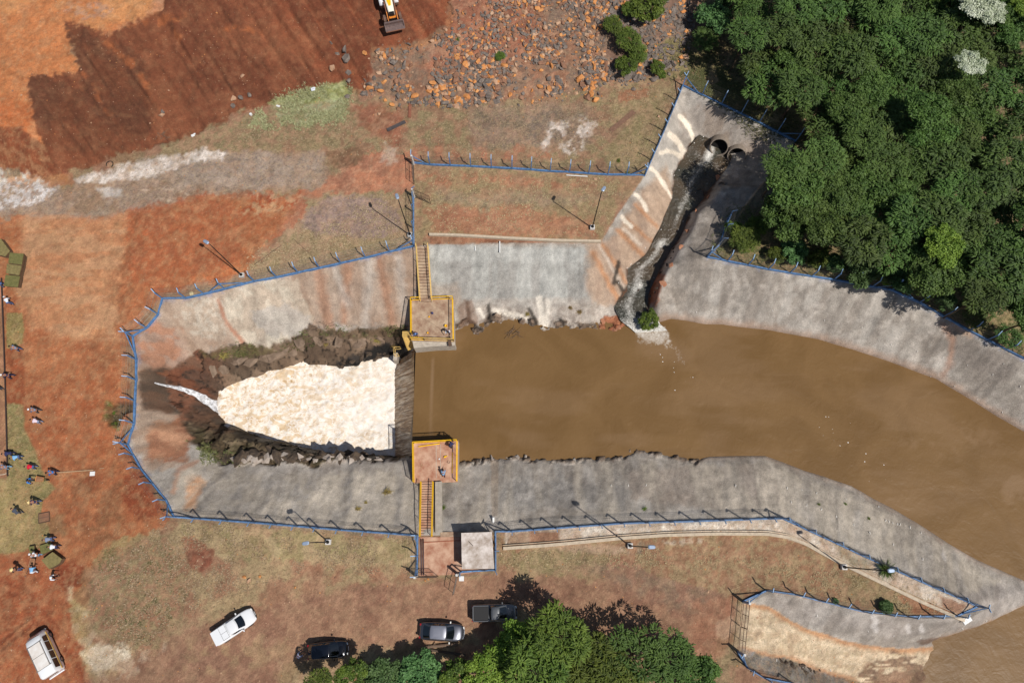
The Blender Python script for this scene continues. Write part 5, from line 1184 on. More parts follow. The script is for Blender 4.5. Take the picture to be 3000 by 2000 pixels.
simple(MB().bar((-1.1, .6, .03), (0, 0, .03), .012).bar((0, 0, .03), (1.4, -1.0, .03), .012), 'rope', M_rust, 1262, 945, 'thin rope stretched diagonally over the northern platform', 'rope', z=DECK)
simple(MB().box((0, 0, 0), (.4, 1.15, .12), .2), 'steel_beam', M_rust, 1317, 1000, 'dark beam overhanging the front corner of the northern platform', 'beam', z=DECK+.15)

# ================================================================== VEHICLES
def paint(name, col, metal=0., rough=.3, coat=.6): return mat(name, col, rough, metal=metal, coat=coat)
M_glass = mat('tinted_glass', (16, 20, 24), .06, spec=.6, coat=1.)
M_tyre = mat('tyre_rubber', (26, 25, 24), .9); M_rim = mat('alloy_rim', (150, 150, 152), .35, metal=.8)
M_black = mat('black_plastic', (24, 24, 25), .55); M_lampc = mat('headlamp_lens', (232, 232, 226), .12, coat=1.); M_lampr = mat('tail_lamp_lens', (150, 20, 24), .2, coat=1.)
def sup(w, l0, l1, y, zprof): pass
def vehicle(name, base, rz, label, cat, L, Wd, H, pm, st, gh, extras=(), rim=True, z0=.28, wheel_r=.31, wx=(.30, -.29), glassm=None):
    """st: stations (x/L from rear -.5 to front .5, half width factor, top z); gh: dict(b0,b1,r0,r1,wr,zb,zr)"""
    t = empty(name, G(*base), rz, label, cat, 'parked vehicles on the dirt')
    hw = Wd/2; g = MB(); rings = []
    for x, k, zt in st:
        X = x*L; w_ = hw*k
        zb = z0+(.12 if abs(x) > .44 else 0)
        zs = zt-.10
        pts = [(-w_*.80, zb), (-w_*.97, zb+.10), (-w_, (zb+zs)/2), (-w_*.985, zs-.06), (-w_*.93, zs+.04), (-w_*.80, zt-.015), (-w_*.4, zt+.01), (0, zt+.02)]
        pts = pts+[(-a, b) for a, b in pts[:-1][::-1]]
        rings.append([Vector((X, a, b)) for a, b in pts])
    g.loft(rings); body = g.build('body', pm, t, True); 
    m = body.modifiers.new('s', 'SUBSURF'); m.levels = 1; m.render_levels = 1
    if gh:
        b0, b1, r0, r1 = [gh[k]*L for k in ('b0', 'b1', 'r0', 'r1')]; zb, zr = gh['zb'], gh['zr']; wb = hw*gh.get('wb', .88); wr = hw*gh['wr']
        def arc(x, w_, z, bow, n=7): return [Vector((x+bow*(1-(2*i/(n-1)-1)**2), -w_+2*w_*i/(n-1), z+.03*(1-(2*i/(n-1)-1)**2)*(z > zb+.01))) for i in range(n)]
        fb, fr = arc(b1, wb, zb, .16), arc(r1, wr, zr, .10); bb, br = arc(b0, wb*.96, zb, -.10), arc(r0, wr*.97, zr, -.06)
        # cabin shell (painted pillars) slightly inside the glass
        c = MB(); n = 7
        lower = fb+bb[::-1]; upper = fr+br[::-1]
        c.loft([lower, upper], cap=False); c.build('pillars', pm, t)
        def pane(nm, A, B, sh):
            p = MB(); ctr = Vector((0, 0, (zb+zr)/2)); q = [(a.lerp(b, .04), a.lerp(b, .93)) for a, b in zip(A, B)]
            off = Vector(sh)*.012; lo = [a+off for a, _ in q]; hi = [b+off for _, b in q]
            k = len(lo); V = lo+hi+[v-off*1.8 for v in lo]+[v-off*1.8 for v in hi]
            F = [(i, i+1, k+i+1, k+i) for i in range(k-1)]+[(2*k+i, 3*k+i, 3*k+i+1, 2*k+i+1) for i in range(k-1)]
            F += [(0, k, 3*k, 2*k), (k-1, 3*k-1, 4*k-1, 2*k-1)]
            p.add(V, F); return p.build(nm, glassm or M_glass, t, True)
        def trim(A, e=.07): 
            a = A[0].lerp(A[-1], e); b = A[-1].lerp(A[0], e); return [a]+A[1:-1]+[b]
        ws = pane('windshield', trim(fb), trim(fr), (1, 0, .6))
        if gh.get('rear', True): pane('rear_window', trim(bb), trim(br), (-1, 0, .6))
        for sgn in (-1, 1):
            A = [bb[0 if sgn < 0 else -1], fb[0 if sgn < 0 else -1]]; B = [br[0 if sgn < 0 else -1], fr[0 if sgn < 0 else -1]]
            ns = gh.get('side', 2); 
            for i in range(ns):
                a0 = (i+.06)/ns; a1 = (i+.94)/ns
                pane('side_window', [A[0].lerp(A[1], a0), A[0].lerp(A[1], a1)], [B[0].lerp(B[1], a0), B[0].lerp(B[1], a1)], (0, sgn, .4))
        rf = MB(); lo = [v+Vector((0, 0, -.02)) for v in upper]; cx = sum(upper, Vector())/len(upper)
        md = [cx+(v-cx)*1.0+Vector((0, 0, .03)) for v in upper]; hi = [cx+(v-cx)*.90+Vector((0, 0, .06)) for v in upper]; hi2 = [cx+(v-cx)*.5+Vector((0, 0, .085)) for v in upper]
        rf.loft([lo, md, hi, hi2]); roof = rf.build('roof', gh.get('roofm', pm), t, True)
    for sx in wx:
        for sgn in (-1, 1):
            wl = MB(); n = 20; c = Vector((sx*L, sgn*(hw-.10), wheel_r)); 
            rg = lambda y, r: [c+Vector((r*math.cos(2*math.pi*i/n), y, r*math.sin(2*math.pi*i/n))) for i in range(n)]
            wl.loft([rg(-.10, wheel_r*.62), rg(-.10, wheel_r*.93), rg(-.06, wheel_r), rg(.06, wheel_r), rg(.10, wheel_r*.93), rg(.10, wheel_r*.62)], cap=False)
            wh = empty('wheel', (0, 0, 0)); wh.parent = t; wl.build('tyre', M_tyre, wh, True)
            r_ = MB(); r_.loft([rg(-.06, wheel_r*.62), rg(.07, wheel_r*.62), rg(.055, wheel_r*.2)]); r_.build('rim', M_rim, wh)
    xf = st[-1][0]*L; xr = st[0][0]*L; fz = st[-2][2]; rz_ = st[1][2]; kf = st[-2][1]; kr = st[1][1]
    for sgn in (-1, 1):
        h = MB(); h.loft([[Vector((st[-2][0]*L+dx-.02, sgn*(hw*kf*.74+dy), fz-.08+dz)) for dx, dy, dz in ((-.14, .10*sgn*0+.13*sgn*sgn*0, .03), (.10, -.08, .03), (.07, .12*1, .03))], [Vector((st[-2][0]*L+dx, sgn*(hw*kf*.74+dy), fz+.0+dz)) for dx, dy, dz in ((-.16, .12, .0), (.10, -.10, -.01), (.05, .14, -.02))]])
        h.build('headlight', M_lampc, t)
        if name != 'cargo_van':
            m_ = MB(); mx = gh['b1']*L-.30 if gh else 0; m_.box((mx, sgn*(hw+.08), (gh['zb'] if gh else 1)+.06), (.12, .20, .13), 0); m_.build('side_mirror', extras[0] if extras else pm, t, bevel=.02)
        q = MB(); q.box((st[1][0]*L-.02, sgn*hw*kr*.80, rz_-.12), (.14, .20, .16)); q.build('tail_light', M_lampr, t, bevel=.02)
    q = MB(); q.box((xf-.02, 0, z0+.14), (.16, Wd*kf*.80, .16)); q.build('front_bumper', extras[1] if len(extras) > 1 else pm, t, bevel=.04)
    q = MB(); q.box((xr+.02, 0, z0+.14), (.14, Wd*kr*.82, .16)); q.build('rear_bumper', extras[1] if len(extras) > 1 else pm, t, bevel=.04)
    q = MB(); q.box((xf+.07, 0, z0+.20), (.02, .40, .12)); q.build('number_plate', M_white, t)
    return t
P_white = paint('white_car_paint', (226, 228, 230), rough=.35); P_black = paint('black_car_paint', (16, 20, 30), .3, .18, 1.); P_grey = paint('graphite_car_paint', (92, 94, 102), .75, .3, .8); P_silv = paint('grey_pickup_paint', (112, 114, 116), .7, .35, .6)
P_roofs = paint('silver_roof_paint', (150, 152, 162), .6, .35, .5)
hd = lambda a, b: heading(a[0], a[1], b[0], b[1], .7)
# white pickup with bed cover
rz = hd((632, 1869), (736, 1800))
st = [(-.5, .80, .72), (-.488, .93, .98), (-.30, 1, 1.02), (0, 1, 1.0), (.18, 1, .98), (.36, .97, .90), (.45, .88, .80), (.49, .74, .66), (.5, .62, .5)]
t = vehicle('pickup_truck', (693, 1832), rz, 'small white pickup with a closed white bed cover, parked on the dry grass', 'pickup', 4.45, 1.70, 1.5, P_white, st,
            dict(b0=-.10, b1=.25, r0=-.07, r1=.11, wr=.74, zb=.99, zr=1.46, side=1, rear=False), (P_white, M_black))
g = MB(); g.box((-.305*4.45, 0, 1.07), (.36*4.45, 1.45, .12)); g.build('bed_cover', P_white, t, bevel=.03)
g = MB(); g.box((-.14*4.45, -.36, 1.12), (.012, .1, .02)); 
for a, b in (((-1.27, -.68), (-1.27, .68)), ((-.62, -.68), (-.62, .68)), ((-1.27, 0), (-.62, 0)), ((-1.27, -.66), (-.62, -.66))): g.bar((a[0], a[1], 1.133), (b[0], b[1], 1.133), .022, .012)
g.build('seam', M_black, t)
g = MB(); g.box((.95, .1, 1.06), (.3, .2, .02)); g.box((.74, -.1, 1.15), (.2, .16, .02)); 
# black hatchback
st = [(-.5, .74, .62), (-.48, .90, .92), (-.36, .99, 1.0), (0, 1, .98), (.22, 1, .95), (.38, .95, .88), (.46, .84, .76), (.49, .70, .62), (.5, .6, .5)]
vehicle('hatchback', (965, 1901), hd((904, 1908), (1013, 1898)), 'small black hatchback with glossy roof, parked half in the tree shade', 'car', 3.95, 1.68, 1.5, P_black, st,
        dict(b0=-.45, b1=.27, r0=-.35, r1=.08, wr=.76, zb=.98, zr=1.45, side=2), (P_black, P_black))
# grey sedan
st = [(-.5, .70, .60), (-.485, .86, .90), (-.40, .96, .97), (-.25, 1, .97), (0, 1, .95), (.20, 1, .93), (.36, .96, .86), (.45, .84, .74), (.49, .66, .60), (.5, .55, .48)]
vehicle('sedan', (1296, 1847), hd((1230, 1846), (1356, 1853)), 'graphite grey sedan with a silver roof, parked beside the fallen logs', 'car', 4.45, 1.76, 1.45, P_grey, st,
        dict(b0=-.40, b1=.26, r0=-.24, r1=.10, wr=.74, zb=.95, zr=1.40, side=2, roofm=P_roofs), (M_lampc, P_grey))
# grey pickup with open bed
st = [(-.5, .92, .90), (-.495, .97, 1.0), (-.30, 1, 1.0), (-.12, 1, 1.0), (.18, 1, .98), (.36, .97, .90), (.45, .88, .80), (.49, .74, .66), (.5, .62, .5)]
t = vehicle('pickup_truck', (1449, 1792), hd((1389, 1794), (1505, 1791)), 'grey pickup with an empty black open bed, parked against the bright tree', 'pickup', 4.45, 1.72, 1.5, P_silv, st,
            dict(b0=-.10, b1=.25, r0=-.06, r1=.10, wr=.74, zb=.99, zr=1.46, side=1), (P_silv, M_black))
g = MB(); g.box((-.305*4.45, 0, 1.045), (.35*4.45, 1.30, .03)); g.build('bed_liner', mat('bed_black', (12, 12, 15), .6), t, bevel=.01)
for s in (-1, 1): g = MB(); g.bar((-.48*4.45, s*.72, 1.10), (-.14*4.45, s*.72, 1.10), .10, .10); g.build('bed_rail', P_silv, t, bevel=.02)
g = MB(); g.bar((-.485*4.45, -.70, 1.08), (-.485*4.45, .70, 1.08), .09, .12); g.build('tailgate', P_silv, t, bevel=.02)
# white van
base = (150, 1911); rz = hd((154, 1967), (106, 1862)); Lv, Wv, Hv = 4.5, 1.78, 1.95
t = empty('cargo_van', G(*base), rz, 'old white passenger van with a dusty seamed roof, parked on the red soil', 'van', 'parked vehicles on the dirt')
def vring(x, w_, z0_, zt, rr=.16):
    pts = [(-w_*.9, z0_), (-w_, z0_+.12), (-w_, .95), (-w_*.99, 1.05), (-w_*.87, zt-rr), (-w_*.80, zt-.05), (-w_*.60, zt), (0, zt+.03)]
    pts = pts+[(-a, b) for a, b in pts[:-1][::-1]]; return [Vector((x, a, b)) for a, b in pts]
g = MB(); g.loft([vring(-2.22, .62, .5, 1.55), vring(-2.18, .80, .36, 1.80), vring(-2.0, .88, .30, 1.90), vring(-1, .89, .28, 1.94), vring(0, .89, .28, 1.95), vring(1.3, .89, .28, 1.93), vring(1.75, .87, .30, 1.84), vring(2.02, .84, .32, 1.50), vring(2.17, .78, .36, 1.15), vring(2.25, .66, .45, 1.0)])
g.build('body', P_white, t, True)
g = MB(); g.loft([[Vector((x, y, z)) for y in (-.80, .80)] + [Vector((x+.03, .80*.9, z+.01)), Vector((x+.03, -.80*.9, z+.01))] for x, z in ((2.08, 1.22), (1.80, 1.80))]) ; 
g = MB(); V = []
for i in range(9):
    y = -.74+1.48*i/8; b = .09*(1-(i/4-1)**2); V += [Vector((2.10+b, y, 1.20)), Vector((1.80+b*.8, y*.92, 1.78))]
g.add(V+[v+Vector((-.04, 0, -.02)) for v in V], [(2*i, 2*i+2, 2*i+3, 2*i+1) for i in range(8)]+[(18+2*i, 18+2*i+1, 18+2*i+3, 18+2*i+2) for i in range(8)]); g.build('windshield', M_glass, t, True)
g = MB()
for x in (1.05, -.15, -1.25): pass
g.loft([[Vector((x, y, 1.945+(.035 if abs(x) < 1.29 and abs(y) < .60 else 0))) for x, y in ((-1.3, -.62), (1.2, -.62), (1.2, .62), (-1.3, .62))], [Vector((x, y, 2.0)) for x, y in ((-1.28, -.58), (1.18, -.58), (1.18, .58), (-1.28, .58))]])
g.build('roof_panel', mat('dusty_white_roof', (206, 196, 186), .6, scale=.9, col2=(228, 226, 222)), t, bevel=.02)
g = MB()
for a, b in (((1.22, -.78), (1.22, .78)), ((-1.32, -.78), (-1.32, .78)), ((-.05, -.6), (-.05, .6)), ((-1.32, -.66), (1.22, -.66)), ((-1.32, .66), (1.22, .66))):
    g.bar((a[0], a[1], 1.985 if abs(a[0]) < .1 else 1.955), (b[0], b[1], 1.985 if abs(a[0]) < .1 else 1.955), .035, .07)
g.build('roof_seam', mat('seam_grey', (120, 116, 112), .7), t)
for s in (-1, 1):
    for x0_, x1_ in ((1.0, 1.62), (.0, .92), (-.85, -.10), (-1.85, -.95)):
        g = MB(); A = [Vector((x0_, s*.905, 1.08)), Vector((x1_, s*.905, 1.08)), Vector((x1_-(.12 if x1_ > 1.5 else 0), s*.815, 1.66)), Vector((x0_, s*.815, 1.66))]; n_ = Vector((0, s*.02, .006))
        g.loft([[p-n_*.5 for p in A], [p+n_*.4 for p in A]]); g.build('side_window', M_glass, t)
    g = MB(); g.bar((-2.1, s*.90, .93), (1.95, s*.90, .93), .06, .13); g.build('side_stripe', mat('ochre_stripe', (196, 158, 80), .5, var=.25, scale=3), t)
    h = MB(); h.cyl((2.22, s*.58, .80), .11, .08, 14, 'X'); h.build('headlight', M_lampc, t)
    h = MB(); h.box((-2.2, s*.66, .85), (.06, .14, .26)); h.build('tail_light', M_lampr, t)
    for x in (1.55, -1.2):
        wl = MB(); n = 20; c = Vector((x, s*.80, .33)); rg = lambda y, r: [c+Vector((r*math.cos(2*math.pi*i/n), y, r*math.sin(2*math.pi*i/n))) for i in range(n)]
        wl.loft([rg(-.10, .2), rg(-.10, .31), rg(-.06, .33), rg(.06, .33), rg(.11, .31), rg(.11, .2)], cap=False); wh = empty('wheel', (0, 0, 0)); wh.parent = t; wl.build('tyre', M_tyre, wh, True)
        r_ = MB(); r_.loft([rg(-.06, .2), rg(.08, .2), rg(.06, .08)]); r_.build('rim', M_rim, wh)
g = MB(); g.loft([[Vector((-2.24, y, z)) for y, z in ((-.6, 1.15), (.6, 1.15))]+[Vector((-2.15, .55, 1.66)), Vector((-2.15, -.55, 1.66))], [Vector((-2.26, y, z)) for y, z in ((-.6, 1.15), (.6, 1.15))]+[Vector((-2.17, .55, 1.66)), Vector((-2.17, -.55, 1.66))]]); g.build('rear_window', M_glass, t)
g = MB(); g.box((2.30, 0, .52), (.12, 1.6, .18)); g.build('front_bumper', mat('bumper_grey', (150, 152, 156), .5), t, bevel=.04)
g = MB(); g.box((-2.30, 0, .52), (.12, 1.6, .18)); g.build('rear_bumper', P_white, t, bevel=.04)

# ---- backhoe loader
o = G(1139, 8); dirv = W(1160, 100, 3)-W(1137, 8, 3); rz = math.atan2(dirv.y, dirv.x)
t = empty('backhoe_loader', o, rz, 'yellow and white backhoe loader with its muddy bucket down, working on the brown fill', 'backhoe')
M_mud = mat('muddy_steel', (128, 84, 62), .8, var=.25, scale=4); M_mudg = mat('worn_bucket_steel', (118, 100, 96), .6, metal=.3, var=.2, scale=5); M_or = mat('amber_paint', (212, 128, 44), .5, var=.2)
def hoewheel(x, y, r, wd):
    wl = MB(); n = 26; c = Vector((x, y, r)); rg = lambda yy, rr: [c+Vector((rr*math.cos(2*math.pi*i/n)*(1+.03*(i % 2)*(rr > r*.9)), yy, rr*math.sin(2*math.pi*i/n)*(1+.03*(i % 2)*(rr > r*.9)))) for i in range(n)]
    wl.loft([rg(-wd/2, r*.55), rg(-wd/2, r*.92), rg(-wd*.38, r), rg(wd*.38, r), rg(wd/2, r*.92), rg(wd/2, r*.55)], cap=False); wh = empty('wheel', (0, 0, 0)); wh.parent = t
    wl.build('tyre', mat('muddy_tyre', (110, 86, 74), .95, var=.2), wh, False); r_ = MB(); r_.loft([rg(-wd*.2, r*.55), rg(wd*.25, r*.55), rg(wd*.2, r*.2)]); r_.build('rim', M_yel, wh)
for s in (-1, 1):
    hoewheel(2.75, s*.98, .46, .34); hoewheel(.35, s*.92, .75, .48)
    g = MB(); pr = [Vector((.35+.86*math.cos(a), 0, .75+.86*math.sin(a))) for a in [R(d) for d in range(15, 170, 17)]]
    g.loft([[p+Vector((0, s*(.92-.28), 0)), p+Vector((0, s*(.92+.28), 0)), p*1+Vector((0, s*(.92+.28), .05)), p+Vector((0, s*(.92-.28), .05))] for p in pr]); g.build('rear_fender', P_white, t, True)
g = MB(); g.loft([[Vector((x, y*w_, z)) for y, z in ((-1, .75), (1, .75), (1, zt-.08), (.75, zt), (-.75, zt), (-1, zt-.08))] for x, w_, zt in ((1.0, .46, 1.72), (1.6, .44, 1.66), (2.3, .40, 1.56), (2.75, .36, 1.46))]); g.build('hood', mat('hood_white', (236, 232, 214), .35, coat=.4), t, bevel=.02)
g = MB(); g.loft([[Vector((x, y*w_, z)) for y, z in ((-1, zt), (1, zt), (1, zt+.03), (-1, zt+.03))] for x, w_, zt in ((1.02, .28, 1.725), (1.5, .24, 1.68), (2.0, .14, 1.615))]); g.build('hood_badge_patch', M_yel, t)
g = MB(); g.box((2.92, 0, 1.15), (.35, .62, .62)); g.build('grille', M_dark, t, bevel=.04)
g = MB(); g.box((1.9, 0, .70), (2.9, .6, .35)); g.box((.2, 0, .8), (1.8, 1.1, .5)); g.build('chassis', M_dark, t, bevel=.03)
g = MB(); g.box((2.75, 0, .45), (.18, 1.7, .2)); g.build('front_axle', M_mud, t)
for s in (-1, 1):
    g = MB(); g.bar((1.15, s*.60, 1.55), (2.7, s*.60, 1.30), .13, .22); g.bar((2.7, s*.60, 1.30), (3.75, s*.60, .52), .13, .20); g.build('loader_arm', M_mud, t, bevel=.01)
    g = MB(); g.bar((1.7, s*.60, 1.0), (2.9, s*.60, 1.12), .05, n=8); g.bar((2.75, s*.60, 1.52), (3.55, s*.60, .88), .05, n=8); g.build('hydraulic_ram', M_or, t)
g = MB(); g.box((3.15, 0, .95), (.34, .85, .10)); g.build('cross_member', M_or, t, bevel=.02)
g = MB(); pr = [(3.72, .78), (3.66, .40), (3.78, .10), (4.42, .06), (4.44, .10), (3.84, .17), (3.76, .42), (3.80, .76)]
g.loft([[Vector((x, y, z)) for x, z in pr] for y in (-1.2, 1.2)])
for s in (-1, 1): g.loft([[Vector((x, s*1.2+dy, z)) for x, z in ((3.70, .78), (3.66, .3), (3.80, .08), (4.40, .08))] for dy in (-.03, .03)])
bk = g.build('bucket', M_mudg, t)
g = MB(); g.bar((4.42, -1.2, .07), (4.42, 1.2, .07), .24, .05); g.build('cutting_edge', M_mud, bk)
g = MB(); g.bar((3.72, -1.2, .80), (3.72, 1.2, .80), .22, .06); g.build('spill_guard', M_mudg, bk)
g = MB(); g.box((.1, 0, 2.72), (1.65, 1.45, .12)); g.build('cab_roof', M_yel, t, bevel=.05)
g = MB()
for x in (-.65, .88):
    for y in (-.66, .66): g.bar((x, y, 1.0), (x, y, 2.68), .08, .08)
g.build('cab_frame', M_dark, t)
g = MB(); g.box((.9, 0, 1.9), (.02, 1.2, 1.3)); g.build('windshield', M_glass, t)
g = MB(); g.box((.95, .3, 1.95), (.5, .35, .12)); g.box((1.1, -.55, 1.35), (.25, .2, .3)); g.build('engine_gear', M_dark, t)
g = MB(); g.bar((1.45, -.62, 1.3), (1.9, -.66, 1.32), .05, n=8); g.build('red_cover', mat('red_cover', (190, 70, 50), .5), t)
g = MB(); g.bar((-1.3, 0, 1.0), (-1.9, 0, 3.1), .30, .34); g.bar((-1.9, 0, 3.1), (-2.4, 0, 1.6), .26, .28); g.build('boom', M_yel, t, bevel=.02)
g = MB(); g.loft([[Vector((-2.4+x, y, 1.6+z)) for x, z in ((0, 0), (-.45, -.2), (-.5, -.65), (.1, -.75), (.12, -.68), (-.40, -.60), (-.36, -.22), (.02, -.06))] for y in (-.35, .35)]); g.build('digging_bucket', M_mudg, t)

# ================================================================== PEOPLE
SKIN = mat('skin', (150, 104, 80), .6); HAIR = mat('dark_hair', (30, 24, 20), .8); STRAW = mat('straw_hat', (226, 200, 140), .8, var=.12, scale=12); BOOT = mat('work_boots', (44, 38, 34), .8)
def skin_mesh(name, V, E, Rr, m, parent, sub=1, root=0):
    me = bpy.data.meshes.new(name); me.from_pydata(V, E, []); me.materials.append(m)
    o = bpy.data.objects.new(name, me); link(o, parent)
    me.skin_vertices or me.attributes
    md = o.modifiers.new('skin', 'SKIN'); md.use_smooth_shade = True
    for i, r in enumerate(Rr): me.skin_vertices[0].data[i].radius = (r, r) if not isinstance(r, tuple) else r; me.skin_vertices[0].data[i].use_root = (i == root)
    s = o.modifiers.new('sub', 'SUBSURF'); s.levels = sub; s.render_levels = sub
    return o
def person(px, py, face, label, shirt, trousers, hat=None, pose='stand', z=None, hgt=1.0, group=None):
    """face: world heading in degrees"""
    loc = G(px, py) if z is None else W(px, py, z)
    t = empty('person', loc, R(face), label, 'person', group)
    bend = {'stand': 10, 'bend': 72, 'work': 38, 'crouch': 45, 'push': 30}[pose]; hipz = .92 if pose != 'crouch' else .50
    kx = .05 if pose != 'crouch' else .32
    b = R(bend); up = Vector((math.sin(b), 0, math.cos(b))); hip = Vector((-.10 if pose in ('bend', 'work') else 0, 0, hipz))
    chest = hip+up*.36; neck = hip+up*.52; b2 = b*.8; hu = Vector((math.sin(b2), 0, math.cos(b2))); head = neck+hu*.17; crown = neck+hu*.27
    V = [hip, hip+up*.18, chest, neck, head, crown]; E = [(0, 1), (1, 2), (2, 3), (3, 4), (4, 5)]; RR = [(.15, .11), (.14, .10), (.19, .11), .055, (.085, .10), (.06, .07)]
    SH = []; LG = []
    fw = Vector((math.cos(b*.25), 0, -.15))
    for s in (-1, 1):
        sh = neck+Vector((0, s*.19, 0))-up*.06
        if pose == 'stand': el = sh+Vector((.04+.05*s, s*.08, -.27)); ha = el+Vector((.16, -s*.02, -.20))
        elif pose == 'push' or pose == 'work': el = sh+Vector((.12, s*.06, -.24)); ha = el+Vector((.22, -s*.04, -.10))
        elif pose == 'bend': el = sh+Vector((.06, s*.04, -.27)); ha = el+Vector((.10, -s*.03, -.23))
        else: el = sh+Vector((.16, s*.03, -.20)); ha = el+Vector((.20, -s*.04, -.08))
        i = len(V); V += [sh, el, ha]; E += [(2, i), (i, i+1), (i+1, i+2)]; RR += [.062, .045, .032]; SH.append((sh, el, ha))
        d = (ha-el).normalized(); side = Vector((0, 1, 0)); palm = ha+d*.06; j = len(V); V.append(palm); E.append((i+2, j)); RR.append((.036, .02))
        for k, (off, ln) in enumerate(((-.030, .055), (-.010, .068), (.010, .064), (.028, .050))):
            V.append(palm+side*off+d*.035); V.append(palm+side*off+d*(.035+ln)+Vector((0, 0, -.018))); E += [(j, j+1+2*k), (j+1+2*k, j+2+2*k)]; RR += [.010, .008]
        V.append(ha+d*.03-side*s*.045+Vector((.02, 0, 0))); E.append((i+2, len(V)-1)); RR.append(.010)
        st_ = .13 if pose != 'stand' else .09; fx_ = {'stand': .08*s, 'work': .16*s, 'bend': .10*s, 'push': .22*s, 'crouch': .05*s}[pose]
        hp = hip+Vector((0, s*.09, -.03)); kn = Vector((hip.x*.5+kx+fx_*.6+(.10 if pose == 'bend' else .02), s*st_, .48 if pose != 'crouch' else .46)); an = Vector((fx_*1.0+(-.1 if pose == 'crouch' else 0), s*st_, .09))
        i = len(V); V += [hp, kn, an, an+Vector((.14, s*.02, -.04))]; E += [(0, i), (i, i+1), (i+1, i+2), (i+2, i+3)]; RR += [.09, .058, .042, .035]; LG.append((hp, kn, an))
    skin_mesh('body', [tuple(v*hgt) for v in V], E, RR, SKIN, t)
    # clothing follows the same skeleton
    v = [hip, hip+up*.18, chest, neck-up*.03]; e = [(0, 1), (1, 2), (2, 3)]; r = [(.17, .13), (.165, .125), (.215, .135), .085]
    for sh, el, ha in SH: i = len(v); v += [sh, el, el.lerp(ha, .35)]; e += [(2, i), (i, i+1), (i+1, i+2)]; r += [.085, .065, .058]
    skin_mesh('shirt', [tuple(q*hgt) for q in v], e, r, shirt, t)
    v = [hip+up*.05, hip]; e = [(0, 1)]; r = [(.165, .125), (.17, .13)]
    for hp, kn, an in LG: i = len(v); v += [hp, kn, an+Vector((0, 0, .03))]; e += [(1, i), (i, i+1), (i+1, i+2)]; r += [.105, .075, .065]
    skin_mesh('trousers', [tuple(q*hgt) for q in v], e, r, trousers, t)
    bt = MB()
    for hp, kn, an in LG:
        bt = MB(); a = an*hgt; bt.loft([[a+Vector((x, y, z_)) for y, z_ in ((-.045, -.085), (.045, -.085), (.04, .03*k), (-.04, .03*k))] for x, k in ((-.07, 1), (.02, 1), (.12, -.4), (.19, -1.2))]); bt.build('boot', BOOT, t, True)
    hc = head*hgt; nrm = hu
    def hatmesh(r0, r1, hh):
        X = Vector((0, 1, 0)); Y = nrm.cross(X).normalized(); n = 14; g = MB()
        rg = lambda k, rr: [hc+nrm*k+(X*math.cos(2*math.pi*i/n)+Y*math.sin(2*math.pi*i/n))*rr for i in range(n)]
        g.loft([rg(.035, r1), rg(.055, r1*.97), rg(.06, r0), rg(.06+hh*.7, r0*.95), rg(.06+hh, r0*.6)]); return g
    # ears, nose, eyes
    fdir = Vector((nrm.z, 0, -nrm.x)); f = MB()
    f.box(hc+fdir*.105-nrm*.005, (.03, .025, .04)); f.box(hc+Vector((0, .09, 0)), (.03, .02, .05)); f.box(hc+Vector((0, -.09, 0)), (.03, .02, .05)); f.build('face', SKIN, t)
    if hat == 'straw': hatmesh(.10, .22, .10).build('hat', STRAW, t, True)
    elif hat is not None: hatmesh(.112, .13, .09).build('cap', hat, t, True)
    else:
        g = hatmesh(.108, .108, .085); g.build('hair', HAIR, t, True)
    return t
c_navy = mat('navy_cloth', (38, 44, 82), .9); c_blue = mat('bright_blue_cloth', (24, 118, 200), .9); c_lb = mat('light_blue_cloth', (120, 170, 210), .9); c_white = mat('white_cloth', (216, 220, 228), .9)
c_grey = mat('blue_grey_cloth', (120, 132, 156), .9); c_red = mat('red_cloth', (196, 24, 48), .9); c_dk = mat('charcoal_cloth', (66, 72, 84), .9); c_blk = mat('black_cloth', (30, 32, 38), .9); c_jean = mat('denim', (72, 92, 132), .9); c_pink = mat('pinkish_white_cloth', (214, 196, 206), .9)
cap_b = mat('blue_cap', (90, 124, 180), .7); cap_w = mat('white_cap_cloth', (220, 222, 224), .7)
GP = 'workers laying turf'
person(16, 838, 180, 'worker in bright blue at the left edge, reaching toward the turf stacks', mat('royal_blue_cloth', (30, 84, 170), .9), c_jean, pose='bend', group=GP)
person(38, 892, 120, 'worker in a white shirt bending over a lone turf square', c_white, c_jean, cap_w, 'bend', group=GP)
person(63, 1026, 170, 'worker in pale blue-grey walking at the top of the laid turf', c_grey, c_jean, pose='work', group=GP)
person(41, 1104, 200, 'worker in navy pushing a pole across the dark strip', c_navy, c_navy, cap_w, 'push', group=GP)
person(9, 1140, 150, 'worker in navy cut off by the left edge of the photo', c_navy, c_dk, pose='stand', group=GP)
person(119, 1205, 185, 'worker in a slate-blue shirt, upper one of the pair on the turf border', c_grey, c_dk, cap_w, 'work', group=GP)
person(125, 1238, 165, 'worker in a pale shirt, lower one of the pair on the turf border', c_pink, c_grey, pose='bend', group=GP)
person(45, 1330, 190, 'worker in dark navy bending beside the dark strip', c_navy, c_navy, pose='bend', group=GP)
person(68, 1340, 200, 'worker in light blue stooping on the turf', c_lb, c_jean, pose='bend', group=GP)
person(33, 1370, 180, 'worker in faded blue at the end of the clay pavement', c_grey, c_lb, pose='work', group=GP)
person(110, 1369, 180, 'worker in a red shirt on the turf', c_red, c_jean, pose='bend', group=GP)
person(171, 1385, 200, 'worker in a bright blue shirt at the end of the plank', c_blue, c_navy, pose='work', group=GP)
person(98, 1412, 10, 'worker in a bright blue shirt pushing the orange wheelbarrow', c_blue, c_dk, pose='push', group=GP)
person(120, 1471, 190, 'worker in navy with a straw hat above the drain grate', c_navy, c_jean, 'straw', 'work', group=GP)
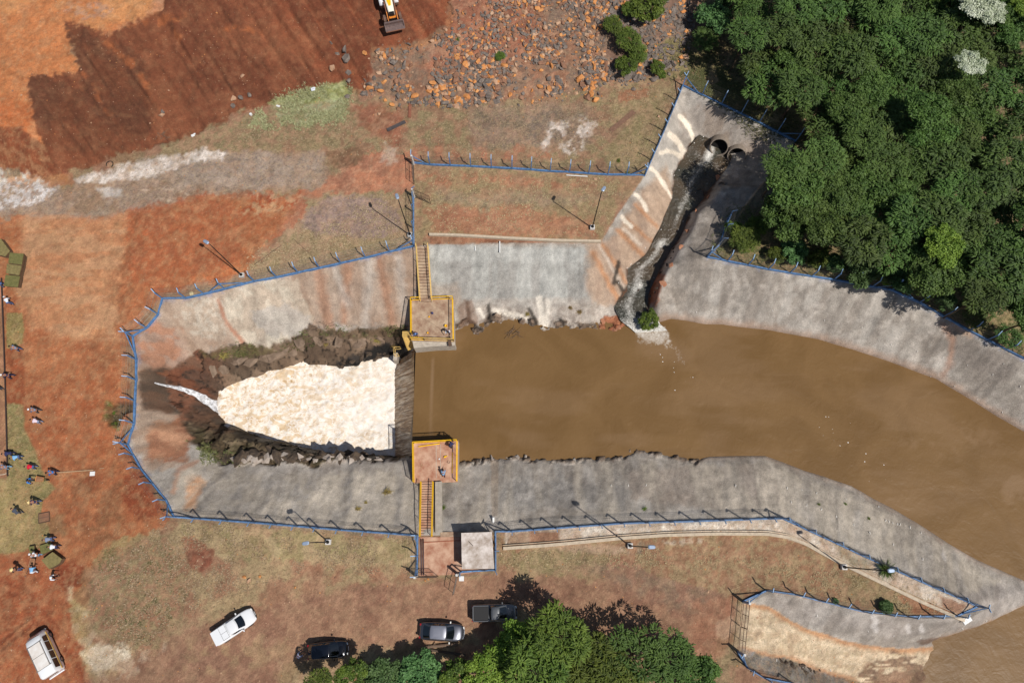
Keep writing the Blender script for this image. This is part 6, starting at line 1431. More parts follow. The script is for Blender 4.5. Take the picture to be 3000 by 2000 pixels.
person(66, 1501, 140, 'worker in charcoal crouching on the dry turf', c_dk, c_dk, pose='bend', group=GP)
person(163, 1578, 190, 'worker in grey-blue bending over the green turf pile', c_grey, c_jean, pose='bend', group=GP)
person(177, 1601, 180, 'worker in white and pink carrying turf beside the green pile', c_white, c_navy, pose='bend', group=GP)
person(123, 1625, 160, 'worker in white standing between the small and the large turf pile', c_white, c_lb, cap_w, 'work', group=GP)
person(68, 1666, 180, 'worker in black under a wide straw hat on the red soil', c_blk, c_jean, 'straw', 'stand', group=GP)
person(110, 1672, 90, 'worker in light blue below the wheelbarrow', c_lb, c_white, pose='bend', group=GP)
person(167, 1692, 20, 'worker in a white shirt shovelling at the dark soil heap', c_white, c_blk, cap_w, 'work', group=GP)
person(1218, 982, -60, 'person with a pale blue cap at the left corner of the northern platform', c_jean, c_navy, cap_b, 'work', z=DECK)
person(1312, 974, -70, 'person in light grey leaning on the right corner of the northern platform', c_white, c_jean, None, 'work', z=DECK)
person(1321, 1308, 60, 'person in navy leaning over the corner rail of the southern platform', c_navy, c_blk, None, 'bend', z=DECK)
person(1300, 1392, 90, 'person in light blue crouching over tools on the southern platform', c_lb, c_navy, None, 'crouch', z=DECK)
person(876, 1922, 45, 'person in pale blue sitting on the ground behind the black hatchback', mat('pale_blue_cloth', (150, 160, 190), .9), c_grey, None, 'crouch')

# ================================================================== SITE CLUTTER
M_sod = mat('rolled_turf', (108, 98, 60), 1., scale=3, bump=.8, bscale=10, col2=(138, 124, 80)); M_sodg = mat('fresh_turf', (92, 92, 50), 1., scale=4, bump=.8, bscale=12, col2=(118, 112, 66)); M_sods = mat('turf_soil', (88, 66, 46), 1., var=.2, scale=5)
def sod(cor, h, label, m, layers=5):
    P = [G(*c) for c in cor]; o = sum(P, Vector())/len(P); o.z = height(o.x, o.y); t = empty('turf_stack', o, 0, label, 'turf stack', 'stacks of cut turf')
    q = [Vector((p.x-o.x, p.y-o.y, 0)) for p in P]
    for i in range(layers):
        z0 = h*i/layers; z1 = h*(i+1)/layers-.015; j = Vector((random.uniform(-.05, .05), random.uniform(-.05, .05), 0)); g = MB()
        g.loft([[p*1+j+Vector((0, 0, z0)) for p in q], [p+j+Vector((0, 0, z1)) for p in q]]); g.build('turf_slab', m if i == layers-1 else M_sods, t, bevel=.03)
sod([(-14, 713), (14, 705), (40, 740), (26, 756), (-12, 748)], .7, 'turf stack cut by the left edge, uppermost of the left column', M_sod)
sod([(40, 748), (80, 751), (75, 783), (36, 778)], .75, 'top turf stack of the three touching each other', M_sodg)
sod([(32, 778), (75, 784), (68, 812), (30, 806)], .7, 'middle turf stack of the three touching each other', M_sod)
sod([(26, 808), (68, 813), (62, 845), (22, 842)], .65, 'bottom turf stack of the three touching each other', M_sodg)
sod([(90, 1600), (106, 1597), (110, 1618), (94, 1621)], .45, 'smallest green turf stack beside the worker in white', M_sodg)
sod([(120, 1598), (152, 1588), (160, 1610), (126, 1625)], .35, 'low green turf stack between the workers', M_sodg)
sod([(136, 1640), (168, 1616), (194, 1636), (186, 1650), (158, 1666)], .8, 'largest turf stack, set diagonally beside the dark soil heap', M_sod)
def barrow(px, py, rz, label, m):
    t = empty('wheelbarrow', G(px, py), R(rz), label, 'wheelbarrow'); g = MB()
    g.loft([[Vector((x*k+.05, y*k, z)) for x, y in ((-.42, -.30), (.48, -.22), (.48, .22), (-.42, .30))] for k, z in ((.6, .30), (1, .58))], cap=False); g.add([Vector((x*.6+.05, y*.6, .30)) for x, y in ((-.42, -.30), (.48, -.22), (.48, .22), (-.42, .30))], [(0, 1, 2, 3)])
    ob = g.build('tray', m, t); ob.modifiers.new('s', 'SOLIDIFY').thickness = .02
    g = MB(); g.cyl((.72, 0, .18), .18, .08, 16, 'Y'); g.build('wheel', M_tyre, t)
    for s in (-1, 1): g = MB(); g.bar((.72, s*.06, .2), (-1.0, s*.28, .55), .02, n=6); g.bar((-.25, s*.24, .40), (-.35, s*.24, 0), .02, n=6); g.build('handle', M_dark, t)
    g = MB(); g.loft([[Vector((x*k+.05, y*k, z)) for x, y in ((-.42, -.30), (.48, -.22), (.48, .22), (-.42, .30))] for k, z in ((.62, .34), (.9, .55), (.4, .62))]); g.build('load', mat('barrow_soil', (150, 108, 78), 1., var=.2), t)
barrow(124, 1404, -5, 'orange wheelbarrow pushed by the worker in bright blue', mat('orange_barrow', (206, 140, 70), .6))
barrow(103, 1650, 85, 'tan wheelbarrow between the two workers in pale clothes', mat('tan_barrow', (176, 138, 110), .6))
simple(MB().bar((-1.9, 0, .06), (1.9, .28, .06), .12, .04), 'timber_plank', M_wood, 222, 1384, 'long thin timber plank lying on the red soil', 'plank', .02)
simple(MB().box((0, 0, .05), (.52, .46, .08), .05), 'white_tile', M_white, 272, 1387, 'small white square slab at the end of the plank', 'slab', .03, bevel=.01)
simple(MB().bar((-.25, 0, .03), (.25, .06, .03), .08, .04), 'timber_offcut', M_wood, 299, 1372, 'short pale offcut beyond the white slab', 'offcut', .02)
simple(MB().bar((-1.3, -.2, .04), (1.1, 1.0, .04), .04, n=5), 'pale_pole', M_wood, 12, 1122, 'thin pale pole held across the dark strip by the navy worker', 'pole', .8)
t = empty('drain_grate', G(130, 1515), .2, 'rusty rectangular drain grate set in the soil', 'drain grate')
g = MB(); 
for s in (-1, 1): g.bar((-.55, s*.5, .05), (.55, s*.5, .05), .08, .06); g.bar((s*.55, -.5, .05), (s*.55, .5, .05), .08, .06)
g.bar((-.55, 0, .05), (.55, 0, .05), .06, .05); g.build('frame', M_rust, t); g = MB()
for i in range(11): x = -.5+i*.1; g.bar((x, -.5, .06), (x, .5, .06), .035, .04)
g.build('bars', mat('grate_bars', (150, 110, 90), .7), t)
simple(MB().bar((-1.9, -.05, .15), (1.7, .28, .15), .16, n=9).bar((-.9, .1, .15), (-.5, .35, .3), .05, n=6), 'fallen_log', M_wooddk, 1292, 1893, 'pale fallen log lying beside the grey sedan', 'log', 0)
simple(MB().bar((-1.6, .15, .15), (1.9, -.35, .15), .13, n=9), 'fallen_log', mat('dark_log', (84, 70, 58), .9, var=.2), 1310, 1907, 'darker fallen log in the shade, just below the pale one', 'log', 0)
simple(MB().bar((-1.4, -1.2, .03), (1.5, 1.2, .03), .035, n=6), 'bamboo_pole', M_wooddk, 783, 748, 'thin bamboo pole lying in the dry grass, lower left of the lilac gravel', 'pole', .03)
simple(MB().bar((-1.3, 1.1, .03), (1.1, -1.1, .03), .03, n=6), 'bamboo_pole', M_wooddk, 893, 728, 'thin bamboo pole lying near the middle of the northern fence', 'pole', .03)
simple(MB().bar((0, 1.0, .08), (0, -1.0, .08), .35, .14), 'steel_plate', mat('brown_board', (134, 84, 64), .9, var=.2), 1201, 325, 'brown board lying upright below the rubble', 'board', .02)
simple(MB().bar((-1.1, -.4, .05), (1.2, .6, .05), .45, .08), 'rubber_sheet', mat('dark_sheet', (74, 68, 68), .9, var=.2), 1160, 372, 'dark flat sheet lying below the rubble', 'sheet', .02, rz=.1)
simple(MB().bar((-1.5, -1.3, .05), (1.6, 1.5, .05), .6, .06), 'trampled_board', mat('weathered_board', (122, 92, 74), .95, var=.2), 1822, 358, 'weathered board in the dry grass near the channel', 'board', .0)
g = MB(); n = 26
for i in range(n*3//4): a = 2*math.pi*i/n-.9; b = 2*math.pi*(i+1)/n-.9; g.bar((.42*math.cos(a), .42*math.sin(a), .06), (.42*math.cos(b), .42*math.sin(b), .06), .05, n=6)
simple(g, 'old_tyre', M_tyre, 322, 482, 'curved piece of old tyre at the edge of the lime', 'tyre', 0)
simple(MB().box((0, 0, .08), (.42, .3, .14), .5).box((.2, .2, .1), (.2, .2, .1), .2), 'plastic_container', M_white, 566, 398, 'white plastic container at the foot of the brown fill', 'container', 0, bevel=.03)
simple(MB().cyl((0, 0, .12), .17, .24, 12), 'paint_pot', M_white, 736, 337, 'white pot on the green strip left of the pale grass', 'pot', 0)
simple(MB().box((0, 0, .06), (.42, .22, .1), -.4).cyl((.2, 0, .08), .08, .12, 10), 'plastic_bottle', M_white, 815, 312, 'white bottle in the pale grass under the brown fill', 'bottle', 0)
simple(MB().box((0, 0, .05), (.5, .5, .08), .3).box((.2, .1, .1), (.25, .2, .08), 1), 'crumpled_bag', c_white, 917, 262, 'crumpled white bag caught on the edge of the pale grass', 'bag', 0, bevel=.03)
simple(MB().box((0, 0, .2), (.45, .4, .4), .3), 'ochre_stone', mat('ochre_stone', (214, 196, 150), .9, var=.1), 564, 862, 'pale yellow stone beside the broken fence', 'stone', 0, bevel=.08)

# ================================================================== ROCKS
def rock_mesh(name, seed, m, flat=.65, n=16):
    r = random.Random(seed); bm = bmesh.new()
    for _ in range(n):
        v = Vector((r.gauss(0, 1), r.gauss(0, 1), r.gauss(0, 1))).normalized(); bm.verts.new((v.x*r.uniform(.75, 1.15), v.y*r.uniform(.55, .9), v.z*flat))
    bmesh.ops.convex_hull(bm, input=bm.verts); loose = [v for v in bm.verts if not v.link_faces]; bmesh.ops.delete(bm, geom=loose, context='VERTS')
    me = bpy.data.meshes.new(name); bm.to_mesh(me); bm.free(); me.materials.append(m); return me
def rmat(n_, a, b): return mat(n_, a, .9, scale=1.2, bump=.5, bscale=4, col2=b)
RM = dict(grey=rmat('grey_rock', (92, 82, 76), (132, 120, 110)), brown=rmat('brown_rock', (122, 86, 66), (150, 112, 88)), orange=rmat('orange_rock', (186, 118, 62), (206, 148, 92)), tan=rmat('tan_rock', (168, 128, 98), (190, 158, 130)))
RMESH = {k: [rock_mesh('rubble_rock', i*7+len(k), m) for i in range(5)] for k, m in RM.items()}
RUB = OV([(1050, 0), (1250, -30), (1400, 0), (1570, -30), (1590, 100), (1560, 145), (1480, 180), (1400, 190), (1370, 215), (1290, 215), (1180, 240), (1090, 235), (1000, 250), (900, 225), (838, 195), (840, 130), (880, 125), (950, 105), (1040, 70)])
def inpoly(p, poly):
    c = False; n = len(poly); x, y = p
    for i in range(n):
        x0, y0 = poly[i]; x1, y1 = poly[(i+1) % n]
        if (y0 > y) != (y1 > y) and x < (x1-x0)*(y-y0)/(y1-y0)+x0: c = not c
    return c
def density(x, y):
    d = .55
    if y > 180: d = 1.0
    if 1330 < x < 1500 and y < 150: d = .45
    if 1000 < x < 1330 and 180 < y < 250: d = .45
    if x < 1330 and 120 < y < 190: d = 1.0
    if x > 1760: d = 1.0
    return d*max(.06, 1.9*float(vnoise(x/55., y/55., 8))-.35)
rr = random.Random(5); cand = []
while len(cand) < 5600:
    x = rr.uniform(1060, 2040); y = rr.uniform(-30, 320)
    if inpoly((x+rr.gauss(0, 16), y+rr.gauss(0, 12)), RUB) and rr.random() < density(x, y):
        s = .13+.36*rr.random()**2.6
        if y > 180 and rr.random() < .09: s = rr.uniform(.36, .66)
        orange = .10 if 1330 < x < 1780 else .05
        if y > 230: orange = .16
        k = rr.random(); kind = 'orange' if k < orange*(1.6 if s > .25 else 1) else ('tan' if k < orange*1.6+.14 else ('brown' if k < .5 else 'grey'))
        if x > 1780: kind = 'grey' if k > .08 else 'orange'
        cand.append((s, x, y, kind))
cand.sort(reverse=True)
LAB = dict(grey='grey angular rock in the rubble spread', brown='brown rock in the rubble spread', orange='orange weathered rock in the rubble spread', tan='tan sandy rock in the rubble spread')
for s, x, y, kind in cand[:255]:
    o_ = bpy.data.objects.new('rubble_rock', rr.choice(RMESH[kind])); COL.objects.link(o_); o_.location = G(x, y, s*.2)
    o_.rotation_euler = (rr.uniform(-.4, .4), rr.uniform(-.4, .4), rr.uniform(0, 6.3)); o_.scale = (s, s*rr.uniform(.75, 1.1), s*rr.uniform(.7, 1.1))
    tag(o_, LAB[kind], 'rock', kind+' rocks of the rubble spread')
def rock_stuff(items, name):
    """the smaller stones, one object with the four stone kinds as material slots"""
    base_ = {}; V = []; F = []; MI = []; off = 0; keys = list(RM)
    for k in keys: base_[k] = [(np.array([v.co[:] for v in me.vertices]), [tuple(p.vertices) for p in me.polygons]) for me in RMESH[k]]
    for s, x, y, kind in items:
        v, f = rr.choice(base_[kind]); p = G(x, y, s*.15); a = rr.uniform(0, 6.3); c_, s_ = math.cos(a), math.sin(a)
        q = v*np.array([s, s*rr.uniform(.7, 1.1), s*rr.uniform(.6, 1)]); q = np.stack([q[:, 0]*c_-q[:, 1]*s_, q[:, 0]*s_+q[:, 1]*c_, q[:, 2]], 1)+np.array(p)
        V += q.tolist(); F += [tuple(i+off for i in ff) for ff in f]; MI += [keys.index(kind)]*len(f); off += len(v)
    me = bpy.data.meshes.new(name); me.from_pydata(V, [], F)
    for k in keys: me.materials.append(RM[k])
    me.polygons.foreach_set('material_index', MI); o_ = bpy.data.objects.new(name, me); COL.objects.link(o_); return tag(o_, 'small broken stones of the rubble spread', 'rubble', kind='stuff')
rock_stuff(cand[255:], 'rubble')
# scattered boulders with places of their own
BL = [(1014, 147, .62, 'grey', 'large grey boulder, upper one of the touching pair on the brown fill'), (1015, 175, .72, 'grey', 'large grey boulder, lower one of the touching pair on the brown fill'), (989, 160, .38, 'grey', 'small grey boulder left of the touching pair'),
      (973, 200, .55, 'tan', 'tan boulder lying left and below the touching pair'), (1021, 215, .5, 'grey', 'split grey boulder above the pale grass'), (1070, 158, .48, 'orange', 'big orange boulder at the left end of the rubble'), (969, 128, .34, 'grey', 'small grey boulder on the fill, highest of its scatter'),
      (1020, 238, .45, 'grey', 'grey boulder at the right end of the pale grass'), (1020, 285, .45, 'grey', 'grey boulder just right of the pale grass'), (1065, 275, .5, 'grey', 'dark boulder under the left end of the rubble'), (1150, 185, .6, 'grey', 'broad grey slab at the upper rubble edge'),
      (1700, 232, .72, 'orange', 'largest orange boulder at the lower edge of the rubble'), (1722, 242, .5, 'orange', 'brown-orange boulder touching the largest orange one'), (1452, 262, .6, 'brown', 'large brown boulder at the foot of the rubble'), (1462, 290, .42, 'orange', 'upright orange boulder below the large brown one'),
      (1434, 248, .45, 'orange', 'orange boulder, left one of the pair at the rubble foot'), (1456, 242, .45, 'orange', 'orange boulder, right one of the pair at the rubble foot'), (1935, 150, .5, 'grey', 'dark boulder above the grassy corner of the wood'), (2010, 168, .55, 'tan', 'rounded boulder in the grass by the wood'),
      (686, 290, .5, 'tan', 'pale slab at the foot of the fill, longest of its cluster'), (706, 288, .42, 'grey', 'dark stone in the cluster at the foot of the fill'), (730, 282, .45, 'grey', 'grey stone right in the cluster at the foot of the fill'), (683, 312, .42, 'grey', 'dark boulder under the cluster at the foot of the fill'), (712, 225, .36, 'tan', 'pale boulder alone on the lower fill'),
      (475, 338, .42, 'tan', 'pale flat stone beside the stick pile'), (479, 328, .36, 'grey', 'narrow grey stone beside the pale flat one'), (1148, 308, .42, 'orange', 'long ochre stone below the rubble'), (1110, 335, .3, 'tan', 'small block on the soil below the rubble'), (1129, 295, .3, 'orange', 'small ochre stone just under the rubble'),
      (717, 1690, .25, 'orange', 'orange stone in the dry grass, left in its cluster'), (730, 1700, .32, 'tan', 'pale stone in the dry grass cluster'), (1255, 1696, .16, 'orange', 'small orange stone under the forecourt gate, right one'), (1246, 1699, .15, 'orange', 'small orange stone under the forecourt gate, left one'), (865, 1720, .14, 'orange', 'small orange stone alone in the yard grass'), (762, 1688, .2, 'orange', 'orange stone near the middle of the yard grass'),
      (1744, 525, .28, 'tan', 'pale stone beside the white pole'), (1930, 342, .25, 'tan', 'tan stone in the dry grass near the channel fence')]
for x, y, s, kind, lab in BL:
    o_ = bpy.data.objects.new('boulder', rr.choice(RMESH[kind])); COL.objects.link(o_); o_.location = G(x, y, s*.25); o_.rotation_euler = (rr.uniform(-.3, .3), rr.uniform(-.3, .3), rr.uniform(0, 6.3)); o_.scale = (s, s, s)
    tag(o_, lab, 'boulder')
# shore slabs broken off the sprayed concrete
M_slab = rmat('broken_render', (150, 136, 124), (176, 166, 156)); M_wetr = rmat('wet_rock', (48, 40, 34), (96, 80, 64)); M_claysl = rmat('clay_slab', (156, 102, 74), (170, 124, 96))
SLM = [rock_mesh('shore_slab', 90+i, M_slab, .35) for i in range(4)]; WTM = [rock_mesh('shore_rock', 190+i, M_wetr, .55) for i in range(5)]; CLM = [rock_mesh('clay_rock', 290+i, M_claysl, .35) for i in range(3)]
def along(pts, n, jit, meshes, smin, smax, name, lab, cat, grp, dz=0, zfix=None):
    P = resample(pts, n)
    for x, y in P:
        x += rr.uniform(-jit, jit); y += rr.uniform(-jit*.6, jit*.6); s = rr.uniform(smin, smax); o_ = bpy.data.objects.new(name, rr.choice(meshes)); COL.objects.link(o_)
        o_.location = G(x, y, dz); o_.rotation_euler = (rr.uniform(-.5, .5), rr.uniform(-.5, .5), rr.uniform(0, 6.3)); o_.scale = (s, s*rr.uniform(.6, 1), s*rr.uniform(.5, 1)); tag(o_, lab, cat, grp)
along(SHORE_N[1:12], 22, 8, SLM, .25, .62, 'render_slab', 'broken slab of pale render along the northern waterline', 'slab', 'broken slabs, northern waterline', -.05)
along(SHORE_N[1:12], 18, 9, WTM, .2, .45, 'shore_rock', 'dark wet rock along the northern waterline', 'rock', 'wet rocks, northern waterline', -.1)
along([(1770, 935), (1850, 950), (1790, 965), (1850, 962)], 9, 8, CLM, .4, .8, 'clay_rock', 'red-brown slab between the northern bank and the stream mouth', 'rock', 'red-brown slabs at the stream mouth', -.1)
along([(1355, 1347), (1560, 1335), (1700, 1338), (1830, 1328)], 24, 7, SLM, .2, .5, 'render_slab', 'broken slab of pale render along the southern waterline', 'slab', 'broken slabs, southern waterline', -.05)
along([(1370, 1345), (1500, 1332), (1640, 1338), (1824, 1322), (1845, 1310), (2000, 1325)], 26, 6, WTM, .2, .5, 'shore_rock', 'dark wet rock along the southern waterline', 'rock', 'wet rocks, southern waterline', -.1)
along([(650, 1345), (780, 1335), (900, 1345), (1000, 1330), (1100, 1340)], 46, 16, WTM, .4, 1.3, 'fallen_rock', 'jagged dark rock under the southern bank of the plunge pool', 'rock', 'jagged rocks south of the plunge pool', -.1)
along([(680, 1350), (830, 1342), (1010, 1345), (1120, 1345)], 26, 10, SLM, .4, 1.05, 'render_slab', 'broken pale slab above the plunge pool', 'slab', 'broken slabs above the plunge pool', 0)
along([(990, 1070), (1060, 1045), (1150, 1035)], 22, 14, WTM, .25, .7, 'wet_rock', 'glistening black rock beside the weir', 'rock', 'black rocks beside the weir', 0)
along([(2060, 430), (2090, 480), (2050, 520), (2020, 600), (1985, 700), (1935, 800), (1900, 860), (1870, 940)], 44, 16, WTM, .15, .4, 'stream_rock', 'wet brown rock in the stream bed', 'rock', 'rocks in the stream bed', 0)
along([(2100, 470), (2115, 500), (1935, 830)], 8, 10, CLM, .3, .6, 'stream_rock', 'rust-coloured rock in the stream bed', 'rock', 'rust-coloured rocks in the stream bed', .05)
along([(2290, 1935), (2390, 1968)], 18, 12, WTM, .2, .4, 'dark_rock', 'dark rock on the rough bank below the cream ramp', 'rock', 'dark rocks below the ramp', 0)
along([(620, 1080), (700, 1060), (800, 1040), (900, 1000), (1000, 1000), (1100, 990)], 20, 16, [rock_mesh('ledge_boulder', 400+i, rmat('ledge_stone', (108, 90, 74), (140, 120, 102)), .5) for i in range(3)], .5, 1.5, 'ledge_boulder', 'smooth brown boulder of the ledge north of the plunge pool', 'boulder', 'boulders of the northern ledge', -.15)
# loose light scraps and pebbles everywhere on the open ground: nobody could count these
it = []
while len(it) < 2600:
    x = rr.uniform(0, 3000); y = rr.uniform(0, 2000)
    p = W(x, y, 0); 
    if 0 < y < 2000 and not inpoly((x, y), BASIN) and not (x > 2080 and y < 700) and not (x > 2700 and y > 1750) and rr.random() < .25+.9*float(vnoise(x/90., y/90., 12)):
        it.append((rr.uniform(.035, .085)*(2 if rr.random() < .03 else 1), x, y, rr.choice(['tan', 'tan', 'brown', 'orange', 'tan'])))
o_ = rock_stuff(it, 'loose_gravel'); o_['label'] = 'pale pebbles and scraps strewn over the open ground'; o_['category'] = 'gravel'

# ================================================================== VEGETATION
def leaf_mat(name, c1, c2, rough=.6, trans=.25):
    m = bpy.data.materials.new(name); m.use_nodes = True; N = NT(m); t = m.node_tree; b = t.nodes['Principled BSDF']
    a = N.n('VertexColor', layer_name='tone'); s = N.n('SeparateColor'); N.l(a.outputs[0], s.inputs[0]); oi = N.n('ObjectInfo')
    c = N.mix(s.outputs[0], tuple(lin(c1))+(1,), tuple(lin(c2))+(1,))
    hs = N.n('HueSaturation'); N.l(c, hs.inputs['Color']); h = N.math('MULTIPLY_ADD', oi.outputs['Random'], .035); h.node.inputs[2].default_value = .482; N.l(h, hs.inputs['Hue'])
    v = N.math('MULTIPLY_ADD', oi.outputs['Random'], .45); v.node.inputs[2].default_value = .8; N.l(v, hs.inputs['Value'])
    N.l(hs.outputs[0], b.inputs['Base Color']); b.inputs['Roughness'].default_value = rough; b.inputs['Specular IOR Level'].default_value = .3
    tr = N.n('BsdfTranslucent'); N.l(hs.outputs[0], tr.inputs[0]); mx = N.n('MixShader'); mx.inputs[0].default_value = trans
    mx.inputs[0].default_value = trans*.5; out = t.nodes['Material Output']; N.l(b.outputs[0], mx.inputs[1]); N.l(tr.outputs[0], mx.inputs[2]); N.l(mx.outputs[0], out.inputs[0]); return m
def crown_mesh(name, seed, m, style, nl=24, flat=.62, per=60, size=1.0, core=.5):
    """unit crown (radius 1) of leafy lobes; feather: arching sprays of paired leaflets, round: clusters of broad leaves"""
    r = np.random.RandomState(seed); V = []; F = []; T = []
    lob = [(np.array([0, 0, .12]), core, .3)]
    for i in range(nl):
        a = i*2.4+r.rand()*.8; rad = .32+.50*math.sqrt((i+.5)/nl)*(.8+.4*r.rand()); h = (.42-.40*rad*rad)+r.uniform(-.12, .16); lob.append((np.array([math.cos(a)*rad, math.sin(a)*rad, h*flat*1.4+r.uniform(-.08, .14)]), r.uniform(.15, .29), r.rand()))
    for c, R0, tone in lob:
        n = int(per*(R0/.27)**1.7)
        for k in range(n):
            u = r.normal(size=3); u[2] = abs(u[2])*.9-.15 if r.rand() < .85 else u[2]; u /= np.linalg.norm(u)
            p = c+u*R0*r.uniform(.55, 1.02)*np.array([1, 1, .8]); tn = np.clip(tone*.5+r.rand()*.5, 0, 1)
            if style == 'feather':
                d = u*np.array([1, 1, .35])+r.normal(size=3)*.35; d /= np.linalg.norm(d); L = r.uniform(.14, .26)*size; side = np.cross(d, [0, 0, 1.]); side /= np.linalg.norm(side)+1e-6; seg = 5
                w0 = r.uniform(.018, .032)*size; o = len(V); droop = r.uniform(.2, .7); tilt = r.normal()*.35
                up = np.cross(side, d); sd = side*math.cos(tilt)+up*math.sin(tilt)
                for s in range(seg+1):
                    q = s/seg; w_ = w0*(math.sin(math.pi*min(1, q*.9+.12))**.6)*(1.15 if s % 2 else .75); pt = p+d*L*q-np.array([0, 0, 1])*droop*L*q*q
                    V += [pt-sd*w_-np.array([0, 0, w_*.5]), pt, pt+sd*w_-np.array([0, 0, w_*.5])]; T += [tn]*3
                for s in range(seg): a = o+3*s; F += [(a, a+1, a+4, a+3), (a+1, a+2, a+5, a+4)]
            else:
                for _ in range(5):
                    nrm = u*.9+r.normal(size=3)*.55+np.array([0, 0, .5]); nrm /= np.linalg.norm(nrm); x = np.cross(nrm, r.normal(size=3)); x /= np.linalg.norm(x); y = np.cross(nrm, x); s = r.uniform(.028, .052)*size
                    pt = p+r.normal(size=3)*.05; o = len(V); V += [pt-x*s*1.3, pt-y*s*.7+x*s*.1, pt+x*s*1.3-nrm*s*.3, pt+y*s*.7+x*s*.1]; T += [np.clip(tn+r.normal()*.12, 0, 1)]*4; F.append((o, o+1, o+2, o+3))
    me = bpy.data.meshes.new(name); me.from_pydata([tuple(v) for v in V], [], F); me.materials.append(m)
    at = me.color_attributes.new('tone', 'FLOAT_COLOR', 'POINT'); T = np.array(T); at.data.foreach_set('color', np.stack([T, T, T, np.ones_like(T)], 1).astype(np.float32).ravel()); return me
ML = dict(dark=leaf_mat('dark_feathery_leaf', (46, 66, 30), (92, 116, 52)), olive=leaf_mat('olive_leaf', (56, 80, 34), (94, 118, 54)), bright=leaf_mat('bright_leaf', (84, 110, 36), (130, 150, 58)), blue=leaf_mat('bluegreen_leaf', (56, 86, 44), (100, 130, 76)),
          white=leaf_mat('white_blossom', (150, 164, 124), (222, 226, 206), trans=.1), green=leaf_mat('fresh_green_leaf', (56, 76, 27), (108, 124, 48)), dry=leaf_mat('dry_leaf', (116, 98, 54), (156, 138, 84)))
CM = dict(dark=[crown_mesh('crown', 10+i, ML['dark'], 'feather', per=82) for i in range(3)], olive=[crown_mesh('crown', 20+i, ML['olive'], 'round', per=95) for i in range(2)], olivef=[crown_mesh('crown', 60+i, ML['olive'], 'feather', per=85, size=.8) for i in range(2)], bright=[crown_mesh('crown', 30+i, ML['bright'], 'round', per=90, size=1.15) for i in range(2)],
          blue=[crown_mesh('crown', 40+i, ML['blue'], 'round', per=70, size=1.5) for i in range(2)], white=[crown_mesh('crown', 50, ML['white'], 'round', per=70, size=.9)], green=[crown_mesh('crown', 70+i, ML['green'], 'round', nl=15, per=75, size=1.3, core=.25) for i in range(2)], greenf=[crown_mesh('crown', 80, ML['green'], 'feather', per=110, size=.85)],
          dry=[crown_mesh('crown', 75, ML['dry'], 'feather', per=40, size=1.6)])
def tuft_mesh(seed, m, n=90, stiff=1.):
    r = random.Random(seed); V = []; F = []; T = []
    for i in range(n):
        a = r.uniform(0, 6.3); e = r.uniform(.1, 1.3)*stiff; L = r.uniform(.4, 1.1); d = Vector((math.cos(a)*math.cos(e), math.sin(a)*math.cos(e), math.sin(e)*.8)); sd = Vector((-math.sin(a), math.cos(a), 0)); b0 = Vector((r.uniform(-.3, .3), r.uniform(-.3, .3), 0)); o_ = len(V)
        for q in range(3): w_ = .05*(1-q/2.3); p = b0+d*L*q/2-Vector((0, 0, .3*(q/2)**2)); V += [p-sd*w_, p+sd*w_]; T += [r.random()]*2
        F += [(o_, o_+1, o_+3, o_+2), (o_+2, o_+3, o_+5, o_+4)]
    me = bpy.data.meshes.new('crown'); me.from_pydata([tuple(v) for v in V], [], F); me.materials.append(m); at = me.color_attributes.new('tone', 'FLOAT_COLOR', 'POINT'); T = np.array(T); at.data.foreach_set('color', np.stack([T, T, T, np.ones_like(T)], 1).astype(np.float32).ravel()); return me
CM['dry'] = [tuft_mesh(s, ML['dry']) for s in (1, 2, 3)]; CM['weed'] = [tuft_mesh(s, ML['green'], 110) for s in (4, 5)]
M_bark = mat('tree_bark', (78, 64, 50), .95, var=.25, scale=5, bump=.6)
def trunk_mesh(seed):
    r = random.Random(seed); g = MB(); a = Vector((0, 0, -.1)); pts = [a, Vector((r.uniform(-.05, .05), r.uniform(-.05, .05), .35)), Vector((r.uniform(-.08, .08), r.uniform(-.08, .08), .62))]
    g.bar(pts[0], pts[1], .05, n=8, r2=.036); g.bar(pts[1], pts[2], .036, n=8, r2=.026)
    for i in range(6):
        t = i*1.05+r.random(); b = pts[1].lerp(pts[2], r.uniform(.1, 1)); e = b+Vector((math.cos(t)*.34, math.sin(t)*.34, r.uniform(.16, .3))); m_ = b.lerp(e, .5)+Vector((0, 0, -.03)); g.bar(b, m_, .018, n=6, r2=.013); g.bar(m_, e, .013, n=6, r2=.005)
    o = g.build('trunk', M_bark, None, True); me = o.data; bpy.data.objects.remove(o); return me
TM = [trunk_mesh(s) for s in range(3)]
vr = random.Random(21)
def tree(px, py, rad, kind, label, h=None, group=None, name='tree'):
    """px,py: crown centre in the photo; rad in photo px; h: tree height"""
    rm = rad/25.5; h = h or rm*2.3; zc = h*.72; c = W(px, py, zc); gz = height(c.x, c.y); t = empty(name, (c.x, c.y, gz), vr.uniform(0, 6.3), label, 'tree' if name == 'tree' else 'bush', group)
    me = vr.choice(CM[kind]); o = bpy.data.objects.new('crown', me); link(o, t); fl = .8 if name == 'tree' else .9; o.location = (0, 0, h-rm*1.0*.62-.05*h) if kind not in ('dry', 'weed') else (0, 0, .02); o.scale = (rm, rm*vr.uniform(.88, 1.1), rm*fl)
    k = bpy.data.objects.new('trunk', vr.choice(TM)); link(k, t); s = h; k.scale = (rm*1.0, rm*1.0, h*.95) if name == 'tree' else (rm*.9, rm*.9, h*.8)
    return t
WOOD = [(2150, -60), (2160, 190), (2235, 262), (2320, 322), (2392, 392), (2292, 480), (2285, 560), (2295, 630), (2340, 690), (2480, 722), (2560, 762), (2680, 790), (2800, 850), (2900, 918), (3080, 985), (3080, -60)]
